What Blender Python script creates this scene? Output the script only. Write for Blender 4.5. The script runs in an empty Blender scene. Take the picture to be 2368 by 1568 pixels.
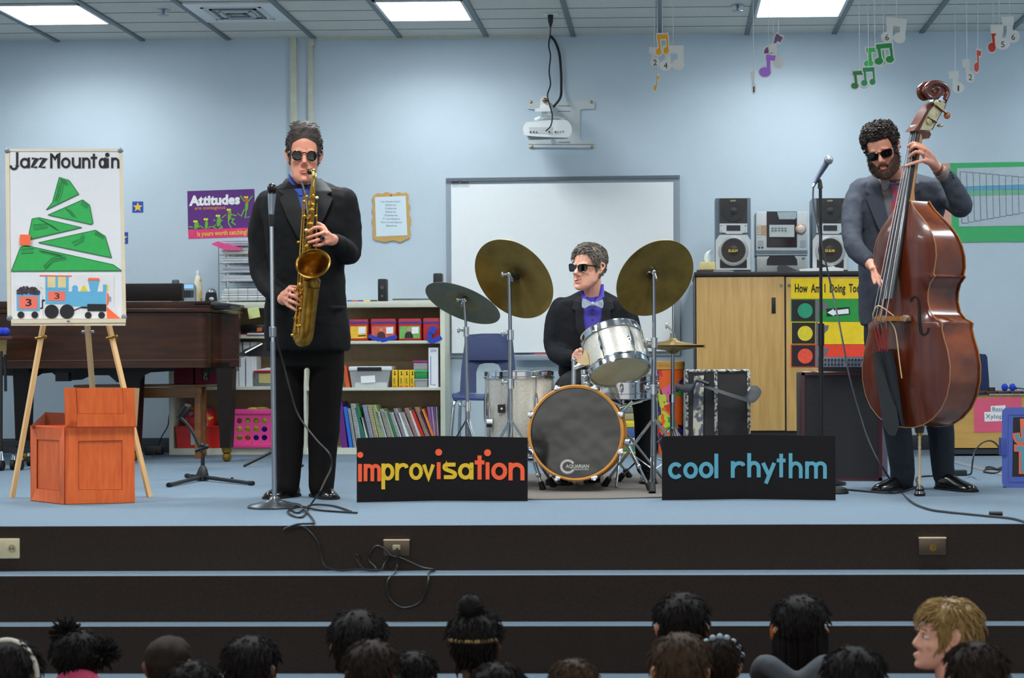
import bpy, bmesh, math, random
from mathutils import Vector, Matrix, noise
PI = math.pi
scn = bpy.context.scene
COL = scn.collection
# ---------------------------------------------------------------- camera
W, H, FPX = 2368, 1568, 3950.0
PPX, PPY = 1443.0, 829.7
YAW, ROLL = math.radians(1.5), 0.00507
CAM = Vector((0, 0, 0.66))
_f = Vector((-math.sin(YAW), math.cos(YAW), 0))
_r0 = Vector((math.cos(YAW), math.sin(YAW), 0))
_u0 = Vector((0, 0, 1))
_r = _r0 * math.cos(ROLL) - _u0 * math.sin(ROLL)
_u = _u0 * math.cos(ROLL) + _r0 * math.sin(ROLL)
cd = bpy.data.cameras.new('camera')
cam = bpy.data.objects.new('camera', cd)
COL.objects.link(cam)
mw = Matrix.Identity(4)
for i in range(3):
    mw[i][0], mw[i][1], mw[i][2], mw[i][3] = _r[i], _u[i], -_f[i], CAM[i]
cam.matrix_world = mw
cd.sensor_fit = 'HORIZONTAL'
cd.sensor_width = 36.0
cd.lens = FPX / W * 36.0
cd.shift_x = (W / 2 - PPX) / W
cd.shift_y = (PPY - H / 2) / W
cd.clip_end = 100
cd.dof.use_dof = True
cd.dof.focus_distance = 9.6
cd.dof.aperture_fstop = 4.5
scn.camera = cam
# ---------------------------------------------------------------- world, exposure
wd = bpy.data.worlds.new('world')
scn.world = wd
wd.use_nodes = True
wnt = wd.node_tree
wtc, wsx, wrp = (wnt.nodes.new(n) for n in ('ShaderNodeTexCoord', 'ShaderNodeSeparateXYZ', 'ShaderNodeValToRGB'))
wnt.links.new(wtc.outputs['Generated'], wsx.inputs[0])
wnt.links.new(wsx.outputs['Z'], wrp.inputs[0])
for i, (p_, v_) in enumerate(((0.0, 0.45), (0.06, 0.62), (0.16, 1.0), (0.34, 1.35))):  # added fill glow in place of the hall, shaped brighter upward for reflections
    e_ = wrp.color_ramp.elements[i] if i < 2 else wrp.color_ramp.elements.new(p_)
    e_.position, e_.color = p_, (v_, v_ * 0.985, v_ * 0.96, 1)
wnt.links.new(wrp.outputs[0], wnt.nodes['Background'].inputs[0])
wnt.nodes['Background'].inputs[1].default_value = 1.0
scn.view_settings.view_transform = 'Standard'
scn.view_settings.look = 'None'
scn.view_settings.gamma = 1.0
scn.view_settings.exposure = 0.82
LIGHT_COL = (0.94, 0.985, 1.0)
LIGHT_POWER = 6.0
LAMP_W = 22.0


def ray(px, py):
    return _f + _r * ((px - PPX) / FPX) + _u * ((PPY - py) / FPX)


def P(px, py, Y):
    "the world point on the plane y = Y that the pixel looks at"
    d = ray(px, py)
    return CAM + d * (Y / d.y)


def Fl(px, py, z=0.0):
    "the point on the horizontal plane z that the pixel looks at"
    d = ray(px, py)
    return CAM + d * ((z - CAM.z) / d.z)


def S(Y):
    return Y / FPX


class Plane:
    def __init__(self, p0, n):
        self.p0, self.n = Vector(p0), Vector(n).normalized()

    def at(self, px, py, off=0.0):
        d = ray(px, py)
        t = (self.p0 + self.n * off - CAM).dot(self.n) / d.dot(self.n)
        return CAM + d * t


def YP(Y):
    return Plane((0, Y, 0), (0, -1, 0))


# ---------------------------------------------------------------- materials
def lin(c):
    o = []
    for v in c[:3]:
        v = v / 255.0
        o.append(v / 12.92 if v <= 0.04045 else ((v + 0.055) / 1.055) ** 2.4)
    return tuple(o) + (1.0,)


MATS = {}


def M(name, rgb, rough=0.5, metal=0.0, var=0.06, scale=25.0, bump=0.0, bscale=None, spec=0.5, emit=0, alpha=1.0,
      trans=0.0, coat=0.0, sheen=0.0, stretch=(1, 1, 1), rgb2=None, sharp=False, sss=0.0):
    if name in MATS:
        return MATS[name]
    m = bpy.data.materials.new(name)
    MATS[name] = m
    m.use_nodes = True
    nt = m.node_tree
    b = nt.nodes['Principled BSDF']
    c = lin(rgb)
    b.inputs['Roughness'].default_value = rough
    b.inputs['Metallic'].default_value = metal
    b.inputs['Specular IOR Level'].default_value = spec
    b.inputs['Coat Weight'].default_value = coat
    b.inputs['Sheen Weight'].default_value = sheen
    b.inputs['Transmission Weight'].default_value = trans
    b.inputs['Alpha'].default_value = alpha
    if sss:
        b.inputs['Subsurface Weight'].default_value = sss
        b.inputs['Subsurface Radius'].default_value = (0.01, 0.004, 0.002)
    tc = nt.nodes.new('ShaderNodeTexCoord')
    mp = nt.nodes.new('ShaderNodeMapping')
    mp.inputs['Scale'].default_value = stretch
    nt.links.new(tc.outputs['Object'], mp.inputs['Vector'])
    no = nt.nodes.new('ShaderNodeTexNoise')
    no.inputs['Scale'].default_value = scale
    no.inputs['Detail'].default_value = 4
    nt.links.new(mp.outputs['Vector'], no.inputs['Vector'])
    rp = nt.nodes.new('ShaderNodeValToRGB')
    lo, hi = (0.46, 0.54) if sharp else (0.3, 0.7)
    rp.color_ramp.elements[0].position = lo
    rp.color_ramp.elements[1].position = hi
    c2 = lin(rgb2) if rgb2 else None
    if c2:
        rp.color_ramp.elements[0].color = c
        rp.color_ramp.elements[1].color = c2
    else:
        rp.color_ramp.elements[0].color = tuple(max(0, x * (1 - var)) for x in c[:3]) + (1,)
        rp.color_ramp.elements[1].color = tuple(min(1, x * (1 + var)) for x in c[:3]) + (1,)
    nt.links.new(no.outputs['Fac'], rp.inputs['Fac'])
    nt.links.new(rp.outputs['Color'], b.inputs['Base Color'])
    if emit:
        b.inputs['Emission Color'].default_value = c
        b.inputs['Emission Strength'].default_value = emit
    if bump:
        bn = nt.nodes.new('ShaderNodeTexNoise')
        bn.inputs['Scale'].default_value = bscale or scale * 4
        bn.inputs['Detail'].default_value = 3
        nt.links.new(mp.outputs['Vector'], bn.inputs['Vector'])
        bp = nt.nodes.new('ShaderNodeBump')
        bp.inputs['Strength'].default_value = bump
        bp.inputs['Distance'].default_value = 0.004
        nt.links.new(bn.outputs['Fac'], bp.inputs['Height'])
        nt.links.new(bp.outputs['Normal'], b.inputs['Normal'])
    return m


def WOOD(name, c1, c2, rough=0.4, stretch=(6, 6, 0.6), scale=4.0, coat=0.0):
    m = M(name, c1, rough=rough, rgb2=c2, scale=scale, stretch=stretch, coat=coat)
    return m


black_plastic = M('black plastic', (16, 16, 18), rough=0.42)
black_rubber = M('black rubber', (12, 12, 13), rough=0.7)
chrome = M('chrome', (205, 210, 215), rough=0.14, metal=1.0, var=0.02)
steel = M('steel', (150, 158, 168), rough=0.28, metal=1.0, var=0.05)
white_paper = M('white paper', (236, 238, 238), rough=0.7, var=0.02)
ink = M('black ink', (22, 21, 26), rough=0.7)
cable_m = M('cable rubber', (14, 14, 16), rough=0.5)
white_plastic = M('white plastic', (220, 224, 224), rough=0.4, var=0.02)
grey_plastic = M('grey plastic', (120, 128, 134), rough=0.4)
cream_lam = M('cream laminate', (205, 208, 190), rough=0.45, var=0.03)
brass = M('aged brass', (158, 118, 48), rough=0.3, metal=1.0, var=0.3, scale=30)
skin_a = M('skin', (212, 142, 116), rough=0.55, var=0.07, scale=18, sss=0.12)


# ---------------------------------------------------------------- mesh builder
def frame(d):
    d = Vector(d).normalized()
    a = Vector((0, 0, 1)) if abs(d.z) < 0.95 else Vector((1, 0, 0))
    s = d.cross(a).normalized()
    return s, s.cross(d).normalized(), d


class MB:
    def __init__(self):
        self.bm = bmesh.new()
        self.k = 0

    def face(self, vs, m=0):
        try:
            f = self.bm.faces.new(vs)
            f.material_index = m
            return f
        except ValueError:
            return None

    def v(self, p):
        return self.bm.verts.new(Vector(p))

    def boxm(self, mat, sx, sy, sz, m=0, bev=0.0):
        bm = self.bm
        pts = [Vector((x * sx / 2, y * sy / 2, z * sz / 2)) for x in (-1, 1) for y in (-1, 1) for z in (-1, 1)]
        vs = [bm.verts.new(mat @ p) for p in pts]
        fs = [self.face([vs[i] for i in q], m) for q in
              ((0, 1, 3, 2), (4, 6, 7, 5), (0, 4, 5, 1), (2, 3, 7, 6), (0, 2, 6, 4), (1, 5, 7, 3))]
        if bev:
            es = list({e for f in fs for e in f.edges})
            r = bmesh.ops.bevel(bm, geom=es, offset=bev, segments=2, affect='EDGES', profile=0.6)
            for f in r['faces']:
                f.material_index = m
        return vs

    def box(self, lo, hi, m=0, bev=0.0):
        lo, hi = Vector(lo), Vector(hi)
        c, s = (lo + hi) / 2, hi - lo
        self.boxm(Matrix.Translation(c), abs(s.x), abs(s.y), abs(s.z), m, bev)
        return self

    def pbox(self, x0, y0, x1, y1, Y, d, m=0, bev=0.0):
        "box whose front face covers the pixel rectangle on plane Y and goes d back"
        a, b = P(x0, y1, Y), P(x1, y0, Y)
        return self.box((a.x, Y, a.z), (b.x, Y + d, b.z), m, bev)

    def loft(self, rings, m=0, cap=True, closed=True):
        bm = self.bm
        vr = [[bm.verts.new(Vector(p)) for p in r] for r in rings]
        n = len(vr[0])
        for a, b in zip(vr, vr[1:]):
            for i in range(n if closed else n - 1):
                j = (i + 1) % n
                self.face((a[i], a[j], b[j], b[i]), m)
        if cap:
            self.face(list(reversed(vr[0])), m)
            self.face(vr[-1], m)
        return vr

    def tube(self, pts, r, m=0, n=10, cap=True, flat=None, up=None):
        "tube along points; r a number or list; flat squashes across the second axis"
        pts = [Vector(p) for p in pts]
        k = len(pts)
        rs = r if isinstance(r, (list, tuple)) else [r] * k
        rings = []
        s = None
        for i, p in enumerate(pts):
            d = (pts[min(i + 1, k - 1)] - pts[max(i - 1, 0)])
            if d.length < 1e-9:
                d = Vector((0, 0, 1))
            d.normalize()
            if s is None:
                if up is not None:
                    s = d.cross(Vector(up))
                    s = s.normalized() if s.length > 1e-6 else frame(d)[0]
                else:
                    s = frame(d)[0]
            else:
                s = s - d * s.dot(d)
                s = s.normalized() if s.length > 1e-6 else frame(d)[0]
            t = s.cross(d)
            fl = 1.0 if flat is None else (flat[i] if isinstance(flat, (list, tuple)) else flat)
            rings.append([p + s * (rs[i] * math.cos(2 * PI * a / n)) + t * (rs[i] * fl * math.sin(2 * PI * a / n)) for a in range(n)])
        self.loft(rings, m, cap)
        return self

    def cyl(self, a, b, r, r2=None, m=0, n=16):
        return self.tube([a, b], [r, r if r2 is None else r2], m, n)

    def lathe(self, prof, mat=None, m=0, n=32, cap=True):
        "prof: (radius, height) pairs round local z"
        mat = mat or Matrix.Identity(4)
        rings = [[mat @ Vector((r * math.cos(2 * PI * i / n), r * math.sin(2 * PI * i / n), h)) for i in range(n)] for r, h in prof]
        self.loft(rings, m, cap)
        return self

    def ell(self, c, r, rot=None, m=0, n=16, k=10):
        if not isinstance(r, (list, tuple, Vector)):
            r = (r, r, r)
        rot = rot.to_4x4() if rot is not None else Matrix.Identity(4)
        mat = Matrix.Translation(Vector(c)) @ rot @ Matrix.Diagonal((r[0], r[1], r[2], 1))
        return self.lathe([(max(0.02, math.sin(PI * i / k)), -math.cos(PI * i / k)) for i in range(k + 1)], mat, m, n)

    def prism(self, front, back, m=0):
        "closed prism between two outlines of equal length"
        bm = self.bm
        a = [bm.verts.new(Vector(p)) for p in front]
        b = [bm.verts.new(Vector(p)) for p in back]
        n = len(a)
        fa = self.face(a, m)
        fb = self.face(list(reversed(b)), m)
        for i in range(n):
            j = (i + 1) % n
            self.face((a[j], a[i], b[i], b[j]), m)
        fs = [f for f in (fa, fb) if f and n > 4]
        for f in fs:
            f.normal_update()
        if fs:
            bmesh.ops.triangulate(bm, faces=fs, quad_method='BEAUTY', ngon_method='EAR_CLIP')
        return self

    def pp(self, plane, pts, t=0.002, off=0.0, m=0):
        "prism traced on a plane in the world from pixel outlines"
        self.k += 1
        t = t + (self.k % 9) * 0.00009  # keeps overlapping pieces from sharing one face
        return self.prism([plane.at(x, y, off + t) for x, y in pts], [plane.at(x, y, off) for x, y in pts], m)

    def pdisc(self, plane, cx, cy, r, t=0.002, off=0.0, m=0, n=24, ry=None):
        ry = r if ry is None else ry
        return self.pp(plane, [(cx + r * math.cos(2 * PI * i / n), cy + ry * math.sin(2 * PI * i / n)) for i in range(n)], t, off, m)

    def stroke(self, plane, pts, w, t=0.002, off=0.0, m=0):
        "flat ribbon of pixel width w along a pixel path on a plane"
        k = len(pts)
        L, R = [], []
        for i in range(k):
            x0, y0 = pts[max(i - 1, 0)]
            x1, y1 = pts[min(i + 1, k - 1)]
            dx, dy = x1 - x0, y1 - y0
            l = math.hypot(dx, dy) or 1
            nx, ny = -dy / l, dx / l
            q = w / 2
            if 0 < i < k - 1:
                ax, ay = pts[i][0] - x0, pts[i][1] - y0
                la = math.hypot(ax, ay) or 1
                c = abs((-ay / la) * nx + (ax / la) * ny)
                q = w / 2 / max(c, 0.45)
            L.append((pts[i][0] + nx * q, pts[i][1] + ny * q))
            R.append((pts[i][0] - nx * q, pts[i][1] - ny * q))
        for i in range(k - 1):
            self.pp(plane, [L[i], L[i + 1], R[i + 1], R[i]], t, off, m)
        return self

    def text(self, plane, s, x0, x1, yb, yt, off=0.001, t=0.0008, m=0, bold=0.0, yb2=None, rot90=False):
        "lettering fitted to a pixel box on a plane (yb baseline, yt cap height)"
        cu = bpy.data.curves.new('t', 'FONT')
        cu.body = s
        cu.offset = bold
        cu.resolution_u = 2
        ob = bpy.data.objects.new('t', cu)
        me = bpy.data.meshes.new_from_object(ob)
        vs = [v.co.copy() for v in me.vertices]
        fs = [tuple(p.vertices) for p in me.polygons]
        bpy.data.objects.remove(ob)
        bpy.data.curves.remove(cu)
        bpy.data.meshes.remove(me)
        if not vs:
            return self
        xa, xb = min(v.x for v in vs), max(v.x for v in vs)
        cap = 0.72
        yb2 = yb if yb2 is None else yb2

        def mp(v, o):
            u, w = (v.x - xa) / (xb - xa), v.y / cap
            if rot90:
                return plane.at(x0 + (x1 - x0) * w, yb + (yt - yb) * u, o)
            return plane.at(x0 + (x1 - x0) * u, yb + (yb2 - yb) * u + (yt - yb) * w, o)
        a = [self.bm.verts.new(mp(v, off + t)) for v in vs]
        for f in fs:
            self.face([a[i] for i in f], m)
        return self

    def build(self, name, mats, parent=None, sharp=40, smooth=True, recalc=True):
        if not isinstance(mats, (list, tuple)):
            mats = [mats]
        bm = self.bm
        if recalc:
            bmesh.ops.recalc_face_normals(bm, faces=bm.faces)
        root = None
        if parent is not None:
            root = parent
            o = Vector((0, 0, 0))
            while root is not None:
                o += root.location
                root = root.parent
        else:
            xs = [v.co for v in bm.verts]
            lo = Vector((min(p.x for p in xs), min(p.y for p in xs), min(p.z for p in xs)))
            hi = Vector((max(p.x for p in xs), max(p.y for p in xs), max(p.z for p in xs)))
            o = Vector(((lo.x + hi.x) / 2, (lo.y + hi.y) / 2, lo.z))
        bmesh.ops.translate(bm, verts=bm.verts, vec=-o)
        me = bpy.data.meshes.new(name)
        bm.to_mesh(me)
        bm.free()
        for mt in mats:
            me.materials.append(mt)
        if smooth:
            me.polygons.foreach_set('use_smooth', [True] * len(me.polygons))
            me.set_sharp_from_angle(angle=math.radians(sharp))
        ob = bpy.data.objects.new(name, me)
        COL.objects.link(ob)
        if parent is not None:
            ob.parent = parent
        else:
            ob.location = o
        return ob


def tag(o, label=None, cat=None, group=None, kind=None):
    if label:
        o['label'] = label
    if cat:
        o['category'] = cat
    if group:
        o['group'] = group
    if kind:
        o['kind'] = kind
    return o


def thing(name, label, cat, loc, group=None):
    o = bpy.data.objects.new(name, None)
    COL.objects.link(o)
    o.empty_display_size = 0.1
    o.location = Vector(loc)
    return tag(o, label, cat, group)


def kids_of(o):
    return [c for c in COL.objects if c.parent == o]


def copy_tree(o, parent=None):
    c = o.copy()
    COL.objects.link(c)
    c.parent = parent
    for ch in kids_of(o):
        copy_tree(ch, c)
    return c


def bez(pts, n=8):
    "smooth curve through points (Catmull-Rom)"
    pts = [Vector(p) for p in pts]
    out = []
    for i in range(len(pts) - 1):
        p0, p1, p2, p3 = pts[max(i - 1, 0)], pts[i], pts[i + 1], pts[min(i + 2, len(pts) - 1)]
        for k in range(n):
            t = k / n
            out.append(0.5 * ((2 * p1) + (p2 - p0) * t + (2 * p0 - 5 * p1 + 4 * p2 - p3) * t * t + (3 * p1 - p0 - 3 * p2 + p3) * t ** 3))
    out.append(pts[-1])
    return out


def bez2(pts, n=8):
    return [(p.x, p.y) for p in bez([(a, b, 0) for a, b in pts], n)]


def cable(name, label, pts, r=0.004, m=None, n=6, cat='cable', parent=None):
    mb = MB()
    mb.tube(bez(pts, n), r, 0, 6)
    o = mb.build(name, m or cable_m, parent)
    if parent is None:
        tag(o, label, cat)
    return o


def remesh(o, vox, it=6, fac=0.5):
    r = o.modifiers.new('remesh', 'REMESH')
    r.mode = 'VOXEL'
    r.voxel_size = vox
    r.use_smooth_shade = True
    if it:
        s = o.modifiers.new('smooth', 'SMOOTH')
        s.iterations = it
        s.factor = fac
    return o


def arc(cx, cy, rx, ry, a0, a1, n=14):
    return [(cx + rx * math.cos(math.radians(a0 + (a1 - a0) * i / n)), cy + ry * math.sin(math.radians(a0 + (a1 - a0) * i / n))) for i in range(n + 1)]


GLYPH = {  # cut-letter strokes in a unit box: x 0..1, y 0 base .. 1 x-height
    'i': [[(0.5, 0), (0.5, 1)]],
    'l': [[(0.5, 0), (0.5, 1.62)]],
    'm': [[(0, 0), (0, 1)], arc(0.25, 0.7, 0.25, 0.3, 180, 0) + [(0.5, 0)], arc(0.75, 0.7, 0.25, 0.3, 180, 0) + [(1, 0)]],
    'n': [[(0, 0), (0, 1)], arc(0.5, 0.56, 0.5, 0.44, 180, 0) + [(1, 0)]],
    'u': [[(0, 1)] + arc(0.5, 0.44, 0.5, 0.44, 180, 360) + [(1, 1)], [(1, 0), (1, 1)]],
    'p': [[(0, 1), (0, -0.68)], arc(0.5, 0.5, 0.5, 0.5, 0, 360, 28)],
    'r': [[(0, 0), (0, 1)], arc(0.62, 0.42, 0.62, 0.58, 175, 60) + [(1, 0.78)]],
    'o': [arc(0.5, 0.5, 0.5, 0.5, 0, 360, 28)],
    'v': [[(0, 1), (0.5, 0), (1, 1)]],
    's': [[(1, 1), (0.28, 1)] + arc(0.28, 0.8, 0.24, 0.2, 90, 250, 8) + [(0.75, 0.42)] + arc(0.72, 0.2, 0.24, 0.2, 70, -90, 8) + [(0, 0)]],
    'a': [arc(0.48, 0.48, 0.48, 0.48, 0, 360, 28), [(1, 0), (1, 1)]],
    't': [[(0.5, 0), (0.5, 1.62)], [(0, 1.22), (1, 1.22)]],
    'c': [arc(0.5, 0.5, 0.5, 0.5, 38, 322, 24)],
    'h': [[(0, 0), (0, 1.62)], arc(0.5, 0.56, 0.5, 0.44, 180, 0) + [(1, 0)]],
    'y': [[(0, 1), (0.5, 0.05)], [(1, 1), (0.25, -0.65)]],
    'J': [[(1, 1.6), (1, 0.2)] + arc(0.5, 0.2, 0.5, 0.42, 0, -180, 12)],
    'z': [[(0, 1), (1, 1), (0, 0), (1, 0)]],
    'M': [[(0, 0), (0, 1.6), (0.5, 0.95), (1, 1.6), (1, 0)]],
}


def letter(mb, plane, ch, x0, x1, yx, yb, w, m=0, off=0.0, t=0.003, dot=None):
    h = yb - yx - w
    for st in GLYPH[ch]:
        pts = [(x0 + w / 2 + (x1 - x0 - w) * x, yb - w / 2 - h * y) for x, y in st]
        # straight ends reach the edge of the box
        (xa, ya), (xb, yb_) = pts[0], pts[1]
        if st[0][1] in (0, 1, 1.62, -0.68, 1.6) and xa == xb:
            pts[0] = (xa, ya + (w / 2 if ya > yb_ else -w / 2))
        (xa, ya), (xb, yb_) = pts[-1], pts[-2]
        if st[-1][1] in (0, 1, 1.62, -0.68, 1.6) and xa == xb:
            pts[-1] = (xa, ya + (w / 2 if ya > yb_ else -w / 2))
        mb.stroke(plane, pts, w, t, off, m)
    if dot:
        mb.pdisc(plane, dot[0], dot[1], dot[2], t, off, m)
# ================================================================ the room
YW, ZC = 12.25, 2.984
XL, XR = -5.35, 3.4
GX0, GX, GY0, GY = -0.0515, 0.6228, 11.63, 0.33
wall_m = M('blue wall paint', (187, 203, 214), rough=0.7, var=0.03, scale=2.0, bump=0.25, bscale=90, spec=0.3)
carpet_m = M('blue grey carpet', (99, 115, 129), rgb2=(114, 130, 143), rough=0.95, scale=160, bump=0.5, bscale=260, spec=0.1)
riser_m = M('dark brown riser', (54, 48, 45), rgb2=(66, 57, 52), rough=0.95, scale=160, bump=0.5, bscale=260, spec=0.1)  # darker and browner than the treads; on riser faces and lower floor
tile_m = M('ceiling tile', (205, 206, 200), rough=0.9, var=0.07, scale=55, stretch=(1, 2.5, 1), bump=0.3, bscale=120, spec=0.2)
tbar_m = M('grey grid bar', (104, 114, 120), rough=0.5)
score_m = M('tile groove', (70, 72, 70), rough=0.9)
base_m = M('dark baseboard', (54, 62, 68), rough=0.6)


def struct(o):
    o['kind'] = 'structure'
    return o


mb = MB(); mb.box((XL, YW, -0.72), (XR, YW + 0.15, ZC + 0.3)); struct(mb.build('wall_back', wall_m))
mb = MB(); mb.box((XL - 0.15, 0, -0.9), (XL, YW + 0.15, ZC + 0.3)); struct(mb.build('wall_left', wall_m))
mb = MB(); mb.box((XR, 0, -0.9), (XR + 0.15, YW + 0.15, ZC + 0.3)); struct(mb.build('wall_right', wall_m))
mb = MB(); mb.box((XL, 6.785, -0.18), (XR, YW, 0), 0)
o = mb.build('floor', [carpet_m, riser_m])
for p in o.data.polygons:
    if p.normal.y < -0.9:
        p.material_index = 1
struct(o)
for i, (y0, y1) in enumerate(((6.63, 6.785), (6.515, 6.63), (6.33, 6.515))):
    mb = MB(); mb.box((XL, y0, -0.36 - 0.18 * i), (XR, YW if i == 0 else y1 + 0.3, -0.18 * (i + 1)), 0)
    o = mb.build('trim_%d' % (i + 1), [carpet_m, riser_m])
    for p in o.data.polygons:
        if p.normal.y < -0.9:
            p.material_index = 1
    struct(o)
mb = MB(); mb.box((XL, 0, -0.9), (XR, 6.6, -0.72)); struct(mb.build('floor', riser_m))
mb = MB(); mb.box((XL, YW - 0.012, 0), (XR, YW, 0.105), bev=0.003); struct(mb.build('baseboard_back', base_m))
# ceiling: tiles with grooves and the grid bars
mb = MB()
mb.box((XL, 0, ZC), (XR, YW, ZC + 0.05), 0)
y = GY0 + GY
while y > 1:
    mb.box((XL, y - 0.004, ZC - 0.0015), (XR, y + 0.004, ZC), 2)
    y -= GY
k = -9
while GX0 + GX * k < XR:
    x = GX0 + GX * k
    if x > XL:
        mb.box((x - 0.017, 0, ZC - 0.012), (x + 0.017, YW, ZC), 1)
    k += 1
struct(mb.build('ceiling', [tile_m, tbar_m, score_m]))
# grey strip that runs over the carpet at the right
mb = MB()
a, b, c, d = Fl(2205, 1071), Fl(2212, 1066), Fl(2368, 1114), Fl(2368, 1106)
mb.prism([p + Vector((0, 0, 0.003)) for p in (a, c, d, b)], [a, c, d, b])
tag(mb.build('floor_tape', M('grey tape', (112, 120, 128), rough=0.6)), 'grey tape strip running diagonally over the carpet by the blue lid', 'tape')

# ---------------------------------------------------------------- ceiling lights
diff_m = bpy.data.materials.new('lit diffuser')
diff_m.use_nodes = True
nb = diff_m.node_tree.nodes['Principled BSDF']
nb.inputs['Base Color'].default_value = (0.9, 0.9, 0.9, 1)
nb.inputs['Emission Color'].default_value = LIGHT_COL + (1,)
nb.inputs['Emission Strength'].default_value = LIGHT_POWER
frame_m = M('light frame white', (200, 206, 208), rough=0.4)


def ceiling_light(kx, yc, label, watt=LAMP_W):
    xc = GX0 + GX * (kx + 0.5)
    w, l = GX / 2 - 0.018, GY - 0.006
    t = thing('ceiling_light', label, 'ceiling light', (xc, yc, ZC), 'square ceiling light panels')
    mb = MB()
    z0, z1 = ZC - 0.014, ZC
    for lo, hi in (((-w, -l), (-w + 0.02, l)), ((w - 0.02, -l), (w, l)), ((-w, -l), (w, -l + 0.02)), ((-w, l - 0.02), (w, l))):
        mb.box((xc + lo[0], yc + lo[1], z0), (xc + hi[0], yc + hi[1], z1), bev=0.002)
    mb.build('frame', frame_m, t)
    for s in (-1, 1):
        mb = MB()
        mb.box((xc - w + 0.02, yc + min(0, s * (l - 0.02)) + 0.003, ZC - 0.009), (xc + w - 0.02, yc + max(0, s * (l - 0.02)) - 0.003, ZC - 0.001))
        mb.build('diffuser', diff_m, t)
    ld = bpy.data.lights.new('lamp', 'AREA')
    ld.shape = 'RECTANGLE'
    ld.size, ld.size_y = 2 * w - 0.05, 2 * l - 0.05
    ld.energy, ld.color, ld.spread = watt, LIGHT_COL, math.radians(150)
    lo = bpy.data.objects.new('lamp', ld)
    COL.objects.link(lo)
    lo.parent = t
    lo.location = (0, 0, -0.012)
    return t


YR = GY0 - GY + 0.0
ceiling_light(-7, YR, 'lit square ceiling panel above the easel at the far left', LAMP_W * 0.4)
ceiling_light(-3, YR, 'lit square ceiling panel between the air vent and the projector', LAMP_W * 0.4)
ceiling_light(1, YR, 'lit square ceiling panel above the purple hanging notes', LAMP_W * 0.4)
for kx in (5,):
    ceiling_light(kx, YR, 'lit square ceiling panel beyond the right edge of the photo', LAMP_W * 0.4)
for yr in (YR - 8 * GY, YR - 14 * GY):
    for kx in (-7, -3, 1, 5):
        ceiling_light(kx, yr, 'lit square ceiling panel over the front of the stage, above the frame')

# ---------------------------------------------------------------- ceiling vent, sprinklers, ceiling socket
vx0, vx1 = GX0 - 5 * GX, GX0 - 4 * GX
t = thing('air_vent', 'square white ceiling air vent left of the middle light panel', 'vent', ((vx0 + vx1) / 2, 11.3, ZC))
mb = MB(); mb.box((vx0 + 0.02, 11.0, ZC - 0.012), (vx1 - 0.02, 11.6, ZC), bev=0.003); mb.build('plate', white_plastic, t)
for i, q in enumerate((0.20, 0.155, 0.11, 0.065)):
    mb = MB()
    xc = (vx0 + vx1) / 2
    zz = ZC - 0.016 - 0.004 * i
    for lo, hi in (((-q, -q), (-q + 0.02, q)), ((q - 0.02, -q), (q, q)), ((-q, -q), (q, -q + 0.02)), ((-q, q - 0.02), (q, q))):
        mb.box((xc + lo[0], 11.3 + lo[1], zz), (xc + hi[0], 11.3 + hi[1], zz + 0.006))
    mb.build('louver', M('vent louver %d' % (i % 2), (96, 104, 110) if i % 2 else (196, 200, 202), rough=0.4), t)
for px, py, lb in ((378, 22, 'left of the ceiling vent'), (1706, 12, 'left of the right light panel')):
    q = Fl(px, py, ZC)
    t = thing('sprinkler_head', 'small dark ceiling sprinkler head ' + lb, 'sprinkler', (q.x, q.y, ZC), 'ceiling sprinkler heads')
    mb = MB(); mb.lathe([(0.045, 0), (0.04, -0.006), (0.012, -0.01)], Matrix.Translation(q)); mb.build('escutcheon', steel, t)
    mb = MB(); mb.cyl(q, q + Vector((0, 0, -0.035)), 0.008); mb.build('stem', steel, t)
    mb = MB(); mb.lathe([(0.004, -0.034), (0.035, -0.038), (0.035, -0.041), (0.004, -0.04)], Matrix.Translation(q)); mb.build('deflector', steel, t)
q = Fl(1273, 32, ZC)
t = thing('ceiling_socket', 'white ceiling socket with black plug above the projector', 'socket', (q.x, q.y, ZC))
mb = MB(); mb.box((q.x - 0.05, q.y - 0.035, ZC - 0.008), (q.x + 0.05, q.y + 0.035, ZC), bev=0.003); mb.build('plate', white_plastic, t)
mb = MB(); mb.tube([q + Vector((0, 0, -0.006)), q + Vector((0, 0, -0.05)), q + Vector((0, 0, -0.09))], [0.02, 0.018, 0.006]); mb.build('plug', black_plastic, t)

# ---------------------------------------------------------------- wall conduits
con_m = M('beige conduit', (196, 198, 180), rough=0.5)
WPL = YP(YW)
mb = MB()
mb.pbox(673, 86, 685, 690, YW - 0.03, 0.03, bev=0.004)
struct(mb.build('trim_4', con_m))
mb = MB()
mb.pbox(714.5, 88, 723, 690, YW - 0.025, 0.025, bev=0.004)
mb.pbox(713, 84, 726, 106, YW - 0.03, 0.03, bev=0.004)
a, b = P(722, 86, YW), P(1272, 80, YW)
mb.box((a.x, YW - 0.025, a.z - 0.022), (b.x, YW, a.z), bev=0.004)
struct(mb.build('trim_5', con_m))
# sockets on the stage riser
EDY = 6.785


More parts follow.
